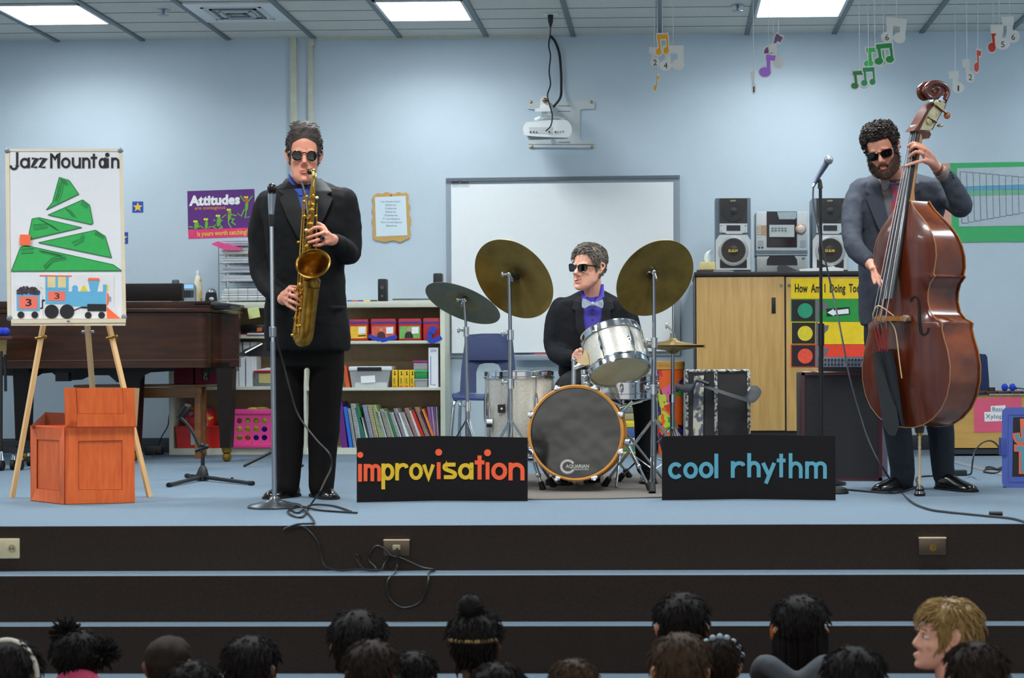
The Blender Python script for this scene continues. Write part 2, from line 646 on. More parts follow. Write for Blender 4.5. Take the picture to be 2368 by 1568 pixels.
def socket_plate(x0, y0, x1, y1, label, m, hole):
    a, b = P(x0, y1, EDY), P(x1, y0, EDY)
    c = (a + b) / 2
    t = thing('wall_socket', label, 'socket', (c.x, EDY, a.z))
    mb = MB(); mb.box((a.x, EDY - 0.012, a.z), (b.x, EDY, b.z), bev=0.003); mb.build('plate', m, t)
    for dx in hole:
        mb = MB(); mb.cyl((c.x + dx, EDY - 0.016, c.z), (c.x + dx, EDY - 0.01, c.z), 0.017); mb.build('receptacle', M('ivory receptacle', (186, 176, 140)), t)
        mb = MB()
        for s in (-0.006, 0.006):
            mb.box((c.x + dx + s - 0.0015, EDY - 0.018, c.z - 0.005), (c.x + dx + s + 0.0015, EDY - 0.015, c.z + 0.005))
        mb.build('slot', black_plastic, t)
    return t, c


socket_plate(-28, 1245, 46, 1291, 'cream double socket plate on the stage riser at the far left', M('ivory plate', (224, 214, 176), rough=0.4), (-0.03, 0.038))
brz = M('bronze plate', (96, 86, 72), rough=0.35, metal=0.6)
t, c = socket_plate(888, 1249, 948, 1285, 'bronze socket plate with a cable plugged in, on the riser', brz, ())
mb = MB(); mb.box((c.x - 0.052, EDY - 0.02, c.z + 0.03), (c.x + 0.052, EDY, c.z + 0.034), bev=0.001); mb.build('lip', M('cream lip', (226, 205, 170)), t)
mb = MB(); mb.box((c.x - 0.014, EDY - 0.026, c.z - 0.006), (c.x + 0.016, EDY - 0.008, c.z + 0.014), bev=0.003); mb.build('jack', M('ivory receptacle', (186, 176, 140)), t)
t, c = socket_plate(2124, 1243, 2187, 1283, 'bronze socket plate with one empty round jack, riser right end', brz, ())
mb = MB(); mb.box((c.x - 0.054, EDY - 0.02, c.z + 0.031), (c.x + 0.054, EDY, c.z + 0.036), bev=0.001); mb.build('lip', M('cream lip', (226, 205, 170)), t)
mb = MB(); mb.lathe([(0.014, 0), (0.014, 0.008), (0.008, 0.008), (0.007, 0.002)], Matrix.Translation((c.x, EDY - 0.011, c.z - 0.003)) @ Matrix.Rotation(PI / 2, 4, 'X')); mb.build('jack', M('brass jack', (140, 110, 60), metal=0.8, rough=0.35), t)
# ================================================================ things on the back wall
WP = YP(YW - 0.001)
# smartboard
BY = YW - 0.05
BPL = YP(BY)
sb_grey = M('board frame grey', (152, 166, 178), rough=0.35, metal=0.3, var=0.02)
t = thing('whiteboard', 'large white interactive board in grey frame behind the drummer', 'whiteboard', P(1302, 826, YW))
mb = MB(); mb.pp(BPL, [(1043, 427), (1557, 421), (1558, 812), (1045, 817)], 0.004, 0); mb.build('writing_surface', M('whiteboard white', (228, 234, 236), rough=0.22, var=0.01), t)
mb = MB()
for q in ([(1031, 418), (1572, 407), (1572, 421), (1031, 429)], [(1031, 813), (1572, 808), (1572, 822), (1031, 827)], [(1031, 420), (1044, 420), (1046, 824), (1033, 826)], [(1556, 412), (1572, 408), (1573, 822), (1557, 820)]):
    mb.pp(BPL, q, 0.02, -0.049)
mb.build('frame', sb_grey, t)
mb = MB(); mb.pp(BPL, [(1031, 412), (1572, 405), (1572, 412), (1031, 420)], 0.035, -0.049); mb.build('top_rail', M('board rail dark', (96, 106, 116), rough=0.4), t)
mb = MB(); mb.text(BPL, 'SMART Board', 1044, 1083, 424, 418, off=0.022, bold=0.03); mb.build('lettering', ink, t)
mb = MB(); a, b = P(1190, 827, BY), P(1420, 818, BY)
mb.box((a.x, BY - 0.07, a.z - 0.02), (b.x, BY, b.z - 0.004), bev=0.004); mb.build('pen_tray', sb_grey, t)
for x0, x1, m, lb in ((1196, 1226, ink, 'black'), (1236, 1264, M('red marker', (196, 52, 44)), 'red')):
    a, b = P(x0, 820, BY - 0.06), P(x1, 820, BY - 0.06)
    o = MB().tube([a, b], 0.008, 0, 10).build('marker', m); tag(o, lb + ' marker lying in the tray under the white board', 'marker')
# scalloped paper with a poem
t = thing('scalloped_note', 'white printed note on brown scalloped paper, left of the white board', 'note', P(905, 560, YW))
pts = [(864, 452), (873, 447), (884, 448), (893, 444), (904, 447), (913, 448), (921, 444), (931, 447), (938, 445), (944, 450), (945, 462), (944, 468), (949, 479), (946, 494), (951, 510), (947, 528), (950, 540), (947, 550), (934, 556), (926, 560), (908, 556), (892, 560), (876, 557), (865, 553), (862, 540), (863, 523), (860, 510), (863, 496), (860, 486), (863, 470), (860, 461)]
mb = MB(); mb.pp(WP, bez2(pts + [pts[0]], 4)[:-1], 0.004, 0.004); mb.build('backing', M('brown craft paper', (196, 158, 96), rough=0.8), t)
mb = MB(); mb.pp(WP, [(867, 456), (938, 453), (942, 544), (870, 547)], 0.0015, 0.008); mb.build('sheet', M('pale blue paper', (205, 222, 230), rough=0.7, var=0.02), t)
mb = MB()
for i, (s, hw) in enumerate((('I can choose to let it', 23), ('Define me', 12), ('Confine me', 13), ('Refine me', 12), ('Outshine me', 15), ('Or I can choose to', 20), ('Move on and leave it', 24), ('Behind me', 12))):
    y = 468 + i * 8
    xc = 903 + i * 0.3
    mb.text(WP, s, xc - hw, xc + hw, y, y - 4.6, off=0.0096)
mb.build('lettering', M('blue grey ink', (96, 116, 132), rough=0.8), t)
mb = MB(); mb.ell(WP.at(904, 452, 0.012), 0.006); mb.build('pin', M('red pin', (180, 40, 50)), t)
# star stickers
blue_st = M('sticker blue', (28, 74, 168), rough=0.5)
yel_st = M('sticker yellow', (232, 188, 60), rough=0.5)
for (x0, y0, x1, y1), lb in (((306, 466, 331, 491), 'blue square star card on the wall right of the easel'), ((271, 537, 296, 563), 'blue square star card half hidden behind the easel')):
    cx, cy = (x0 + x1) / 2, (y0 + y1) / 2
    t = thing('star_card', lb, 'card', P(cx, y1, YW))
    mb = MB(); mb.pp(WP, [(x0, y0), (x1, y0), (x1, y1), (x0, y1)], 0.002); mb.build('card', blue_st, t)
    mb = MB(); mb.pp(WP, [(cx + (12 if i % 2 == 0 else 5) * math.sin(PI * i / 5), cy + 0.5 - (12 if i % 2 == 0 else 5) * math.cos(PI * i / 5)) for i in range(10)], 0.001, 0.002); mb.build('star', yel_st, t)
# poster with frogs
t = thing('poster', 'purple and pink poster with leaping green frogs behind the saxophonist', 'poster', P(512, 552, YW))
mb = MB(); mb.pp(WP, [(433, 442), (588, 437), (590, 526), (435, 531)], 0.0015); mb.build('purple_panel', M('poster purple', (92, 36, 120), rough=0.35), t)
mb = MB(); mb.pp(WP, [(435, 531), (590, 526), (591, 547), (436, 552)], 0.0015); mb.build('pink_band', M('poster pink', (226, 56, 116), rough=0.35), t)
mb = MB(); mb.text(WP, 'Attitudes', 437, 555, 475, 453, off=0.002, bold=0.05, yb2=471); mb.build('title_lettering', white_paper, t)
mb = MB(); mb.text(WP, 'are contagious', 450, 521, 485, 477, off=0.002, bold=0.012, yb2=483); mb.build('orange_lettering', M('poster orange', (226, 140, 50)), t)
mb = MB(); mb.text(WP, 'Is yours worth catching?', 456, 573, 546, 535, off=0.002, bold=0.02, yb2=541); mb.build('yellow_lettering', M('poster yellow', (232, 196, 40)), t)
grn = M('frog green', (96, 178, 48), rough=0.4)
fy = M('frog eye yellow', (226, 220, 60), rough=0.4)
mouth = M('frog mouth red', (216, 70, 40), rough=0.4)


def frog(cx, cy, bw, bh, limbs, ey, mo):
    f = MB(); f.pp(WP, [(cx + bw * math.sin(a / 9 * PI) * (0.6 + 0.4 * math.cos(a / 9 * PI * 0.5)), cy - bh * math.cos(a / 9 * PI)) for a in range(18)], 0.0008, 0.002)
    for l in limbs:
        f.stroke(WP, l, 2.6, 0.0008, 0.0022)
    b = f.build('frog', grn, t)
    e = MB()
    for s in (-1, 1):
        e.pdisc(WP, cx + s * 2.6, ey, 2.6, 0.0006, 0.003)
    e.build('eyes', fy, b)
    if mo:
        e = MB(); e.pp(WP, mo, 0.0006, 0.0032); e.build('mouth', mouth, b)


frog(452, 521, 9, 9, [[(446, 526), (437, 524)], [(458, 526), (464, 522)]], 512, None)
frog(476, 519, 6, 11, [[(471, 528), (464, 523)], [(480, 528), (489, 523)]], 507, None)
frog(504, 512, 8, 12, [[(499, 520), (492, 525), (500, 528)], [(509, 520), (514, 526), (506, 528)], [(498, 510), (493, 509)], [(511, 510), (515, 510)]], 499, None)
frog(529, 497, 7, 13, [[(528, 508), (529, 518), (535, 527)], [(534, 506), (541, 506), (536, 514), (545, 520)], [(523, 496), (513, 504)], [(535, 496), (547, 499)]], 485, [(525, 492), (534, 492), (530, 498)])
frog(569, 473, 6, 17, [[(565, 484), (558, 500), (549, 493)], [(570, 484), (567, 504), (577, 501)], [(565, 466), (556, 452)], [(574, 466), (584, 453)]], 456, [(563, 461), (576, 461), (569, 471)])
# green bulletin paper with the keyboard drawing at the right
t = thing('bulletin_poster', 'green poster with a laminated drawing of stepped bars, at right edge', 'poster', P(2300, 560, YW))
mb = MB(); mb.pp(WP, [(2197, 377), (2440, 373), (2440, 558), (2202, 560)], 0.004); mb.build('backing', M('poster green', (62, 172, 104), rough=0.6, var=0.03), t)
mb = MB(); mb.pp(WP, [(2213, 389), (2440, 384), (2440, 521), (2218, 524)], 0.002, 0.004)
lam = M('laminated grey sheet', (176, 190, 198), rough=0.16, var=0.03, bump=0.5, bscale=18)
mb.build('sheet', lam, t)
mb = MB()
mb.pp(WP, [(2230, 431), (2440, 424), (2440, 437), (2230, 441)], 0.0006, 0.006); mb.build('blue_stripe', M('stripe blue', (92, 158, 186), rough=0.3), t)
mb = MB(); mb.pp(WP, [(2230, 441), (2440, 436), (2440, 449), (2234, 454)], 0.0006, 0.006); mb.build('green_stripe', M('stripe green', (116, 174, 142), rough=0.3), t)
mb = MB()
x, yt, yb = 2220, 397, 516
for i in range(15):
    w = 15
    mb.stroke(WP, [(x, yt), (x + w, yt - 0.3)], 1, 0.0006, 0.0068)
    mb.stroke(WP, [(x + 4 * (1 - i / 14), yb), (x + w + 4 * (1 - i / 14), yb - 0.3)], 1, 0.0006, 0.0068)
    mb.stroke(WP, [(x, yt), (x + 4 * (1 - i / 14), yb)], 1, 0.0006, 0.0068)
    x += w; yt += 1.4; yb -= 2.6
mb.build('bar_outlines', M('grey line', (92, 104, 112)), t)
mb = MB(); mb.pp(WP, [(2178, 378), (2199, 377), (2202, 520), (2185, 520)], 0.003); tag(mb.build('pink_paper_strip', M('salmon paper', (214, 156, 142), rough=0.7)), 'salmon paper strip on the wall beside the green poster', 'paper')

# ---------------------------------------------------------------- projector on its wall arm
PYp = YW - 0.30
pw = M('projector white', (214, 220, 222), rough=0.35, var=0.02)
t = thing('wall_plate', 'white H-shaped wall mount plate behind the projector', 'mount', P(1300, 343, YW))
mb = MB()
mb.pp(WP, [(1221, 234), (1375, 233), (1375, 252), (1345, 252), (1341, 256), (1341, 320), (1345, 324), (1375, 324), (1375, 342), (1222, 341), (1222, 324), (1250, 322), (1250, 254), (1221, 252)], 0.012, 0.0)
mb.build('plate', M('mount white', (196, 204, 206), rough=0.3, var=0.02), t)
mb = MB()
for y in (245, 257.5, 329):
    mb.stroke(WP, [(1290, y), (1319, y)], 1.5, 0.001, 0.012)
mb.stroke(WP, [(1222, 334), (1375, 334)], 1.2, 0.001, 0.012)
mb.build('slot', M('slot grey', (90, 98, 104)), t)
for x, y in ((1228, 236), (1368, 236), (1230, 339), (1369, 340)):
    mb = MB(); mb.ell(WP.at(x, y, 0.014), (0.011, 0.006, 0.011)); mb.build('bolt', M('bolt brass', (190, 160, 110), metal=1, rough=0.3), t)
mb = MB(); a = P(1262, 241, YW - 0.02); b = P(1259, 233, PYp - 0.05)
mb.tube([a, b], 0.03); mb.build('arm', pw, t)
t = thing('projector', 'white projector hanging from the wall arm', 'projector', P(1262, 324, PYp))
PR = YP(PYp - 0.12)
mb = MB()
mb.prism([PR.at(x, y) for x, y in bez2([(1217, 283), (1300, 277), (1317, 284), (1322, 298), (1318, 314), (1300, 318), (1222, 314), (1211, 306), (1210, 293), (1217, 283)], 5)[:-1]],
         [PR.at(x, y, -0.24) for x, y in bez2([(1221, 282), (1300, 277), (1315, 284), (1318, 298), (1315, 312), (1300, 315), (1226, 312), (1215, 305), (1214, 293), (1221, 282)], 5)[:-1]])
mb.build('body', pw, t, sharp=60)
mb = MB(); mb.pp(PR, [(1218, 312), (1316, 313), (1312, 321), (1222, 324)], 0.002, -0.2); mb.build('base', M('projector grey', (170, 176, 178), rough=0.4), t)
mb = MB(); mb.pp(PR, [(1223, 294), (1278, 294), (1276, 309), (1224, 308)], 0.002, 0.0); mb.build('port_panel', M('port panel grey', (186, 192, 194), rough=0.4), t)
for x, y, r in ((1227, 305, 1.8), (1234, 305, 1.8), (1241, 305.5, 1.6), (1270, 305, 2), (1284, 305, 2), (1290, 305, 1.2), (1296, 305, 1.2), (1302, 304, 1.5)):
    mb = MB(); mb.pdisc(PR, x, y, r, 0.004, 0.001, n=10); mb.build('port', black_plastic, t)
mb = MB(); mb.tube([PR.at(1237, 278, -0.06), PR.at(1250, 272, -0.06), PR.at(1290, 272, -0.06), PR.at(1305, 277, -0.06)], 0.014); mb.build('handle_rail', pw, t)
mb = MB(); mb.prism([PR.at(x, y, 0.02) for x, y in ((1237, 251), (1272, 247), (1278, 254), (1270, 258), (1237, 258))], [PR.at(x, y, -0.14) for x, y in ((1237, 251), (1272, 247), (1278, 254), (1270, 258), (1237, 258))])
mb.prism([PR.at(x, y, -0.01) for x, y in ((1250, 233), (1270, 233), (1274, 249), (1248, 249))], [PR.at(x, y, -0.12) for x, y in ((1250, 233), (1270, 233), (1274, 249), (1248, 249))])
mb.tube([PR.at(1259, 258, -0.06), PR.at(1259, 276, -0.06)], 0.022)
mb.build('bracket', pw, t)
mb = MB(); mb.ell(PR.at(1260, 232, 0.0), (0.019, 0.03, 0.019)); mb.build('ball_joint', M('bronze ball', (150, 110, 80), metal=0.7, rough=0.3), t)
mb = MB(); mb.ell(PR.at(1280, 328, -0.06), (0.02, 0.02, 0.016)); mb.build('foot', pw, t)
cq = Fl(1273, 32, ZC)
cable('power_cable', 'thin dark cord dropping from ceiling socket to projector', [cq + Vector((0, 0, -0.085)), P(1272, 82, YW - 0.2), P(1269, 105, YW - 0.2), P(1273, 130, YW - 0.2), P(1270, 165, YW - 0.2), P(1273, 195, YW - 0.2), P(1266, 220, YW - 0.3), P(1270, 240, PYp - 0.17), P(1277, 265, PYp - 0.17), P(1274, 290, PYp - 0.16), P(1262, 303, PYp - 0.14)], 0.005)
cable('projector_cable', 'thick black cable curving down the wall to the projector', [P(1272, 83, YW - 0.01), P(1283, 95, YW - 0.03), P(1293, 122, YW - 0.03), P(1297, 160, YW - 0.03), P(1298, 195, YW - 0.03), P(1296, 225, YW - 0.08), P(1281, 246, PYp)], 0.009)
# ================================================================ left part of the stage
piano_m = M('piano mahogany', (40, 20, 11), rgb2=(62, 31, 15), rough=0.26, scale=3, stretch=(1.5, 1.5, 9), spec=0.35)
piano_d = M('piano dark wood', (22, 12, 9), rough=0.4, var=0.15, spec=0.25)
piano_k = M('piano underside black', (13, 12, 13), rough=0.5)


def plan(mb, pts, z0, z1, m=0):
    mb.prism([(x, y, z1) for x, y in pts], [(x, y, z0) for x, y in pts], m)


YPI = 11.0
X = lambda px, Y: P(px, 830, Y).x
Z = lambda px, py, Y: P(px, py, Y).z
t = thing('grand_piano', 'dark brown grand piano behind the easel at the left', 'piano', (X(280, YPI), 11.4, 0))
out = [(X(-60, YPI), YPI), (X(455, YPI), YPI), (X(474, YPI), YPI + 0.02), (X(484, 11.06), 11.06), (X(489, 11.12), 11.12), (X(496, 11.2), 11.2), (X(512, 11.3), 11.30), (X(553, 11.4), 11.40), (X(557, 11.75), 11.75), (X(530, 11.88), 11.88), (X(-60, 11.88), 11.88)]
zc0, zc1 = Z(300, 851, YPI), Z(300, 724, YPI)
mb = MB(); plan(mb, out, zc0, zc1); mb.build('case', piano_m, t, sharp=30)
mb = MB(); plan(mb, [(x, y - 0.006 if y < 11.5 else y) for x, y in out], Z(300, 834, YPI), Z(300, 832, YPI)); mb.build('case_bead', M('bead wood', (92, 56, 34), rough=0.2), t)
mb = MB()
mb.box((X(-60, YPI), YPI - 0.03, Z(300, 723, YPI)), (X(488, YPI), 11.9, Z(300, 713, YPI)), bev=0.008)
mb.box((X(-60, YPI), YPI + 0.03, Z(300, 713, YPI)), (X(486, YPI), 11.9, Z(300, 697, YPI)), bev=0.004)
mb.build('lid', piano_m, t)
mb = MB(); mb.pbox(150, 655, 420, 697, 11.15, 0.06, bev=0.004); mb.pbox(-40, 697, 18, 730, 11.1, 0.3, bev=0.004); mb.build('music_desk', piano_d, t)
mb = MB()
mb.pp(YP(YPI + 0.1), [(-40, 815), (48, 815), (50, 829), (72, 829), (74, 842), (148, 842), (160, 850), (400, 850), (405, 858), (335, 862), (322, 884), (270, 884), (252, 868), (212, 868), (190, 878), (158, 880), (158, 868), (128, 868), (120, 862), (98, 864), (88, 870), (-40, 868)], 0.03, -0.3); mb.build('underframe', piano_k, t)
mb = MB(); mb.pbox(128, 862, 158, 882, YPI + 0.15, 0.06); mb.build('pedal_block', piano_k, t)


def pleg(xc, yy, wt, wb, top, label_side):
    l = MB()
    b = P(xc, 1050, yy)
    pts = [(xc - wt, top), (xc + wt, top), (xc + wt * 0.9, 900), (xc + wb, 1036), (xc - wb, 1036), (xc - wt * 0.9, 900)]
    fr = [Vector((P(x, 830, yy).x, yy, P(x, y, yy).z)) for x, y in pts]
    l.prism(fr, [p + Vector((0, 0.1, 0)) for p in fr])
    lg = l.build('leg', piano_d, t)
    zt = Z(xc, 1036, yy)
    c = Vector((P(xc, 830, yy).x, yy + 0.05, 0))
    f = MB(); f.lathe([(0.034, zt), (0.03, 0.06), (0.02, 0.055)], Matrix.Translation(c), n=16); f.build('brass_ferrule', M('dull brass', (150, 118, 48), metal=0.8, rough=0.35), lg)
    f = MB(); f.lathe([(0.012, 0.06), (0.026, 0.05), (0.03, 0.028), (0.024, 0.008), (0.012, 0.001)], Matrix.Translation(c), n=16); f.build('caster', M('dull brass', (150, 118, 48)), lg)


pleg(519, 11.06, 19, 11, 852, 1)
pleg(302, 11.2, 23, 14, 850, 0)
pleg(48, 11.2, 19, 13, 850, 0)
mb = MB(); mb.pp(YP(11.22), [(322, 884), (334, 868), (360, 856), (420, 852), (420, 846), (320, 846)], 0.05); mb.build('bracket', piano_d, t)
mb = MB(); mb.pp(YP(11.1), [(470, 842), (528, 838), (536, 862), (470, 862)], 0.05, -0.2); mb.build('leg_block', piano_d, t)
# loose folders lying on the piano lid end
for i, (x0, x1, y, c) in enumerate(((470, 533, 726, (58, 60, 66)), (478, 528, 722, (110, 112, 118)), (468, 531, 718.5, (40, 40, 46)), (484, 530, 714.5, (90, 94, 100)))):
    a, b = P(x0, y, 11.05), P(x1, y, 11.05)
    z1 = Z(300, 713, YPI) + 0.0012 + (3 - i) * 0.007
    mb = MB(); mb.box((a.x - 0.05, 11.03 + 0.02 * i, z1), (b.x, 11.35, z1 + 0.006))
    tag(mb.build('music_folder', M('folder %d' % i, c, rough=0.4)), ('bottom', 'third', 'second', 'top')[3 - i] + ' music folder of the thin stack on the piano lid corner', 'folder', 'folders on the piano')
# piano bench
oak = WOOD('bench oak', (146, 94, 42), (120, 74, 32), rough=0.35, stretch=(1, 1, 12))
YB = 11.45
t = thing('piano_bench', 'brown wooden piano bench under the piano', 'bench', (X(320, YB), YB + 0.15, 0))
mb = MB(); mb.pbox(170, 889, 474, 896, YB - 0.02, 0.36, bev=0.004); mb.build('seat', oak, t)
mb = MB(); mb.pbox(180, 896, 462, 921, YB, 0.03); mb.build('apron', oak, t)
for x0, x1, yy in ((449, 463, YB), (461, 474, YB + 0.3), (176, 192, YB), (190, 203, YB + 0.3)):
    a = P((x0 + x1) / 2, 830, yy)
    w = (x1 - x0) / 2 * S(yy)
    mb = MB(); mb.box((a.x - w, yy, 0), (a.x + w, yy + 0.04, Z(450, 894, YB)), bev=0.003); mb.build('leg', oak, t)
# xylophone cart at the left edge
XY = 10.3
t = thing('xylophone', 'wooden xylophone on black wheeled stand cut by the left edge', 'xylophone', (X(-20, XY), XY + 0.2, 0))
mb = MB(); mb.pbox(-90, 777, 28, 785, XY, 0.45, bev=0.002); mb.build('tone_bars', M('rosewood', (72, 36, 26), rough=0.4), t)
mb = MB(); mb.pp(YP(XY + 0.05), [(-90, 785), (16, 785), (14, 824), (-90, 838)], 0.02, -0.3); mb.build('box', M('maple', (204, 164, 98), rough=0.4), t)
mb = MB(); mb.tube([P(2, 812, XY), P(1, 1064, XY)], 0.012); mb.tube([P(12, 820, XY + 0.3), P(13, 905, XY + 0.3)], 0.009); mb.build('post', black_plastic, t)
mb = MB(); mb.box((X(-90, XY), XY, 0.105), (X(70, XY), XY + 0.03, 0.135)); mb.box((X(-90, XY), XY + 0.4, 0.13), (X(70, XY), XY + 0.43, 0.16)); mb.box((X(40, XY), XY, 0.115), (X(52, XY), XY + 0.43, 0.14)); mb.build('base_rail', black_plastic, t)
for x, yy in ((46, XY + 0.02), (68, XY + 0.42), (2, XY - 0.04), (30, XY + 0.03)):
    c = Vector((X(x, yy), yy, 0.032))
    mb = MB(); mb.cyl(c - Vector((0.012, 0, 0)), c + Vector((0.012, 0, 0)), 0.032, n=20); w = mb.build('wheel', black_rubber, t)
    mb = MB(); mb.tube([c + Vector((0, 0, 0.03)), c + Vector((0, 0, 0.085))], [0.02, 0.008]); mb.build('fork', chrome, w)
blue_ball = M('mallet blue', (24, 52, 176), rough=0.8)
for i, x in enumerate((3, 13)):
    mb = MB(); c = P(x, 769, XY + 0.1); c.z = Z(0, 777, XY) + 0.027
    t2 = thing('mallet', ('left' if i == 0 else 'right') + ' blue headed mallet on the xylophone at the left edge', 'mallet', c)
    mb.ell(c, 0.027); mb.build('head', blue_ball, t2)
    mb = MB(); mb.tube([c, c + Vector((-0.2, 0.05, -0.018))], 0.004); mb.build('stick', M('birch', (200, 170, 120)), t2)

# ---------------------------------------------------------------- bookcase
YC = 11.92
panel = M('particle board back', (158, 136, 106), rough=0.8, var=0.08)
YCB = YW - 0.014
t = thing('bookcase', 'long low cream bookcase full of books and bins', 'bookcase', (X(700, YC), YC + 0.15, 0))
ztop0, ztop1 = Z(700, 712, YC), Z(700, 698, YC)
mb = MB(); mb.box((X(486, YC), YC - 0.01, ztop0), (X(1029, YC), YCB, ztop1), bev=0.003); mb.build('top_board', cream_lam, t)
for x0, x1, y0 in ((1018, 1029, 705), (390, 400, 850), (700, 708, 705)):
    zt = ztop0 if x0 != 390 else Z(395, 700, YC)
    mb = MB(); mb.box((X(x0, YC), YC, 0), (X(x1, YC), YCB, zt), bev=0.002); mb.build('side_panel', cream_lam, t)
mb = MB(); mb.box((X(396, YC), YCB - 0.012, 0.02), (X(1022, YC), YCB, ztop0)); mb.build('back_panel', panel, t)
SH = {}
for nm, x0, x1, yt, yb in (('b1', 708, 1018, 789, 796), ('b2', 708, 1018, 897, 904), ('a1', 400, 700, 777.5, 782), ('a2', 400, 700, 893, 901)):
    SH[nm] = Z(700, yt, YC)
    mb = MB(); mb.box((X(x0, YC), YC + 0.004, Z(700, yb, YC)), (X(x1, YC), YCB - 0.012, SH[nm]), bev=0.002); mb.build('shelf', cream_lam, t)
SH['b3'] = SH['a3'] = Z(700, 1036, YC)
mb = MB(); mb.box((X(396, YC), YC + 0.004, 0), (X(1022, YC), YCB - 0.012, SH['b3'])); mb.build('base', cream_lam, t)

# contents: helper that stands a box on a shelf
def on_shelf(nm, sh, x0, x1, ytop, Y0, d, m, label, cat, group=None, bev=0.003, lean=0, parts=None):
    xa, xb = X(x0, Y0), X(x1, Y0)
    z0 = SH[sh] if isinstance(sh, str) else sh
    z1 = Z((x0 + x1) / 2, ytop, Y0)
    mb = MB()
    lx = lean * S(Y0)
    fr = [(xa, Y0, z0), (xb, Y0, z0), (xb - lx, Y0, z1), (xa - lx, Y0, z1)]
    mb.prism(fr, [(x, y + d, z) for x, y, z in fr])
    o = mb.build(nm, m)
    return tag(o, label, cat, group)


# red lunch bags
red_bag = M('red nylon', (186, 36, 34), rough=0.45, bump=0.3, bscale=30)
blue_tape = M('blue webbing', (30, 62, 178), rough=0.6)
for i, (x0, x1, yt, lc, lb) in enumerate(((806, 853, 737, (222, 176, 40), 'red lunch bag with yellow label, leftmost on its shelf'), (856, 917, 736, (196, 84, 60), 'red lunch bag with reddish label, second on its shelf'), (920, 976, 736, (96, 166, 74), 'red lunch bag with green label on the shelf'), (977, 1018, 735, (190, 40, 38), 'plain red lunch bag with blue strap at the shelf end'))):
    Y0 = YC + 0.02
    z0 = SH['b1']
    zt = Z(900, yt, Y0)
    t2 = thing('lunch_bag', lb, 'bag', ((X(x0, Y0) + X(x1, Y0)) / 2, Y0 + 0.1, z0), 'red lunch bags on the shelf')
    mb = MB(); mb.box((X(x0, Y0) + 0.002, Y0, z0), (X(x1, Y0) - 0.002, Y0 + 0.2, zt), bev=0.018); mb.build('body', red_bag, t2)
    q = YP(Y0)
    mb = MB(); mb.pp(q, [(x0 + 1, 744), (x1 - 1, 743.5), (x1 - 1, 747), (x0 + 1, 747.5)], 0.003); mb.build('trim', blue_tape, t2)
    if i < 3:
        mb = MB(); mb.pp(q, [(x0 + 4, 755), (x1 - 5, 754), (x1 - 5, 782), (x0 + 4, 783)], 0.002)
        lab = mb.build('label', M('bag label %d' % i, lc, rgb2=tuple(min(255, v + 30) for v in lc), rough=0.15, scale=30), t2)
        mb = MB(); mb.pp(q, [(x1 - 24, 757), (x1 - 8, 756), (x1 - 8, 771), (x1 - 24, 772)], 0.001, 0.002); mb.build('sticker', white_paper, lab)
        if i:
            cx = x0 + 25
            mb = MB(); mb.pp(q, [(cx - 10, 782), (cx - 8, 771), (cx - 3, 767), (cx + 4, 767), (cx + 9, 771), (cx + 11, 782)], 0.0008, 0.002); mb.build('printed_figure', M('print dark %d' % i, (70, 40, 44) if i == 1 else (30, 34, 36)), lab)
            mb = MB(); mb.pdisc(q, cx, 762, 4, 0.001, 0.002, ry=5); mb.build('printed_face', skin_a, lab)
        else:
            mb = MB(); mb.stroke(q, [(828, 777), (846, 776)], 2.5, 0.001, 0.002); mb.build('printed_bar', ink, lab)
    if i == 1:
        mb = MB(); mb.stroke(YP(Y0 - 0.012), bez2([(853, 776), (868, 783), (884, 787), (900, 783), (918, 778)], 5), 9, 0.004); mb.build('strap', blue_tape, t2)
    if i == 3:
        mb = MB()
        mb.stroke(YP(Y0 - 0.02), bez2([(1000, 757), (995, 770), (992, 780), (997, 789), (1010, 785), (1020, 779)], 5), 11, 0.004)
        mb.stroke(YP(Y0 - 0.024), [(1006, 756), (998, 770)], 13, 0.004)
        mb.build('strap', blue_tape, t2)
# clear storage box
clear = M('clear plastic', (214, 222, 226), rough=0.25, alpha=0.42, var=0.02)
Y0 = YC + 0.02
q = YP(Y0)
t2 = thing('storage_box', 'clear plastic storage box with a white label on the shelf', 'box', (X(855, Y0), Y0 + 0.1, SH['b2']))
mb = MB()
fr = [(X(814, Y0), SH['b2']), (X(896, Y0), SH['b2']), (X(903, Y0), Z(850, 857, Y0)), (X(808, Y0), Z(850, 857, Y0))]
mb.prism([(x, Y0, z) for x, z in fr], [(x, Y0 + 0.2, z) for x, z in fr]); mb.build('tub', clear, t2)
mb = MB(); mb.pbox(806, 847, 906, 857, Y0 - 0.006, 0.22, bev=0.006); mb.build('lid', M('milky lid', (214, 224, 230), rough=0.3), t2)
mb = MB(); mb.pbox(826, 849, 882, 857.5, Y0 - 0.012, 0.01, bev=0.002); mb.build('latch', black_plastic, t2)
mb = MB(); mb.pp(q, [(834, 870), (867, 868), (868, 884), (835, 886)], 0.001, 0.001); mb.build('label', white_paper, t2)
mb = MB(); mb.box((X(820, Y0), Y0 + 0.02, SH['b2'] + 0.003), (X(893, Y0), Y0 + 0.18, SH['b2'] + 0.035)); mb.build('paper_stack', white_paper, t2)
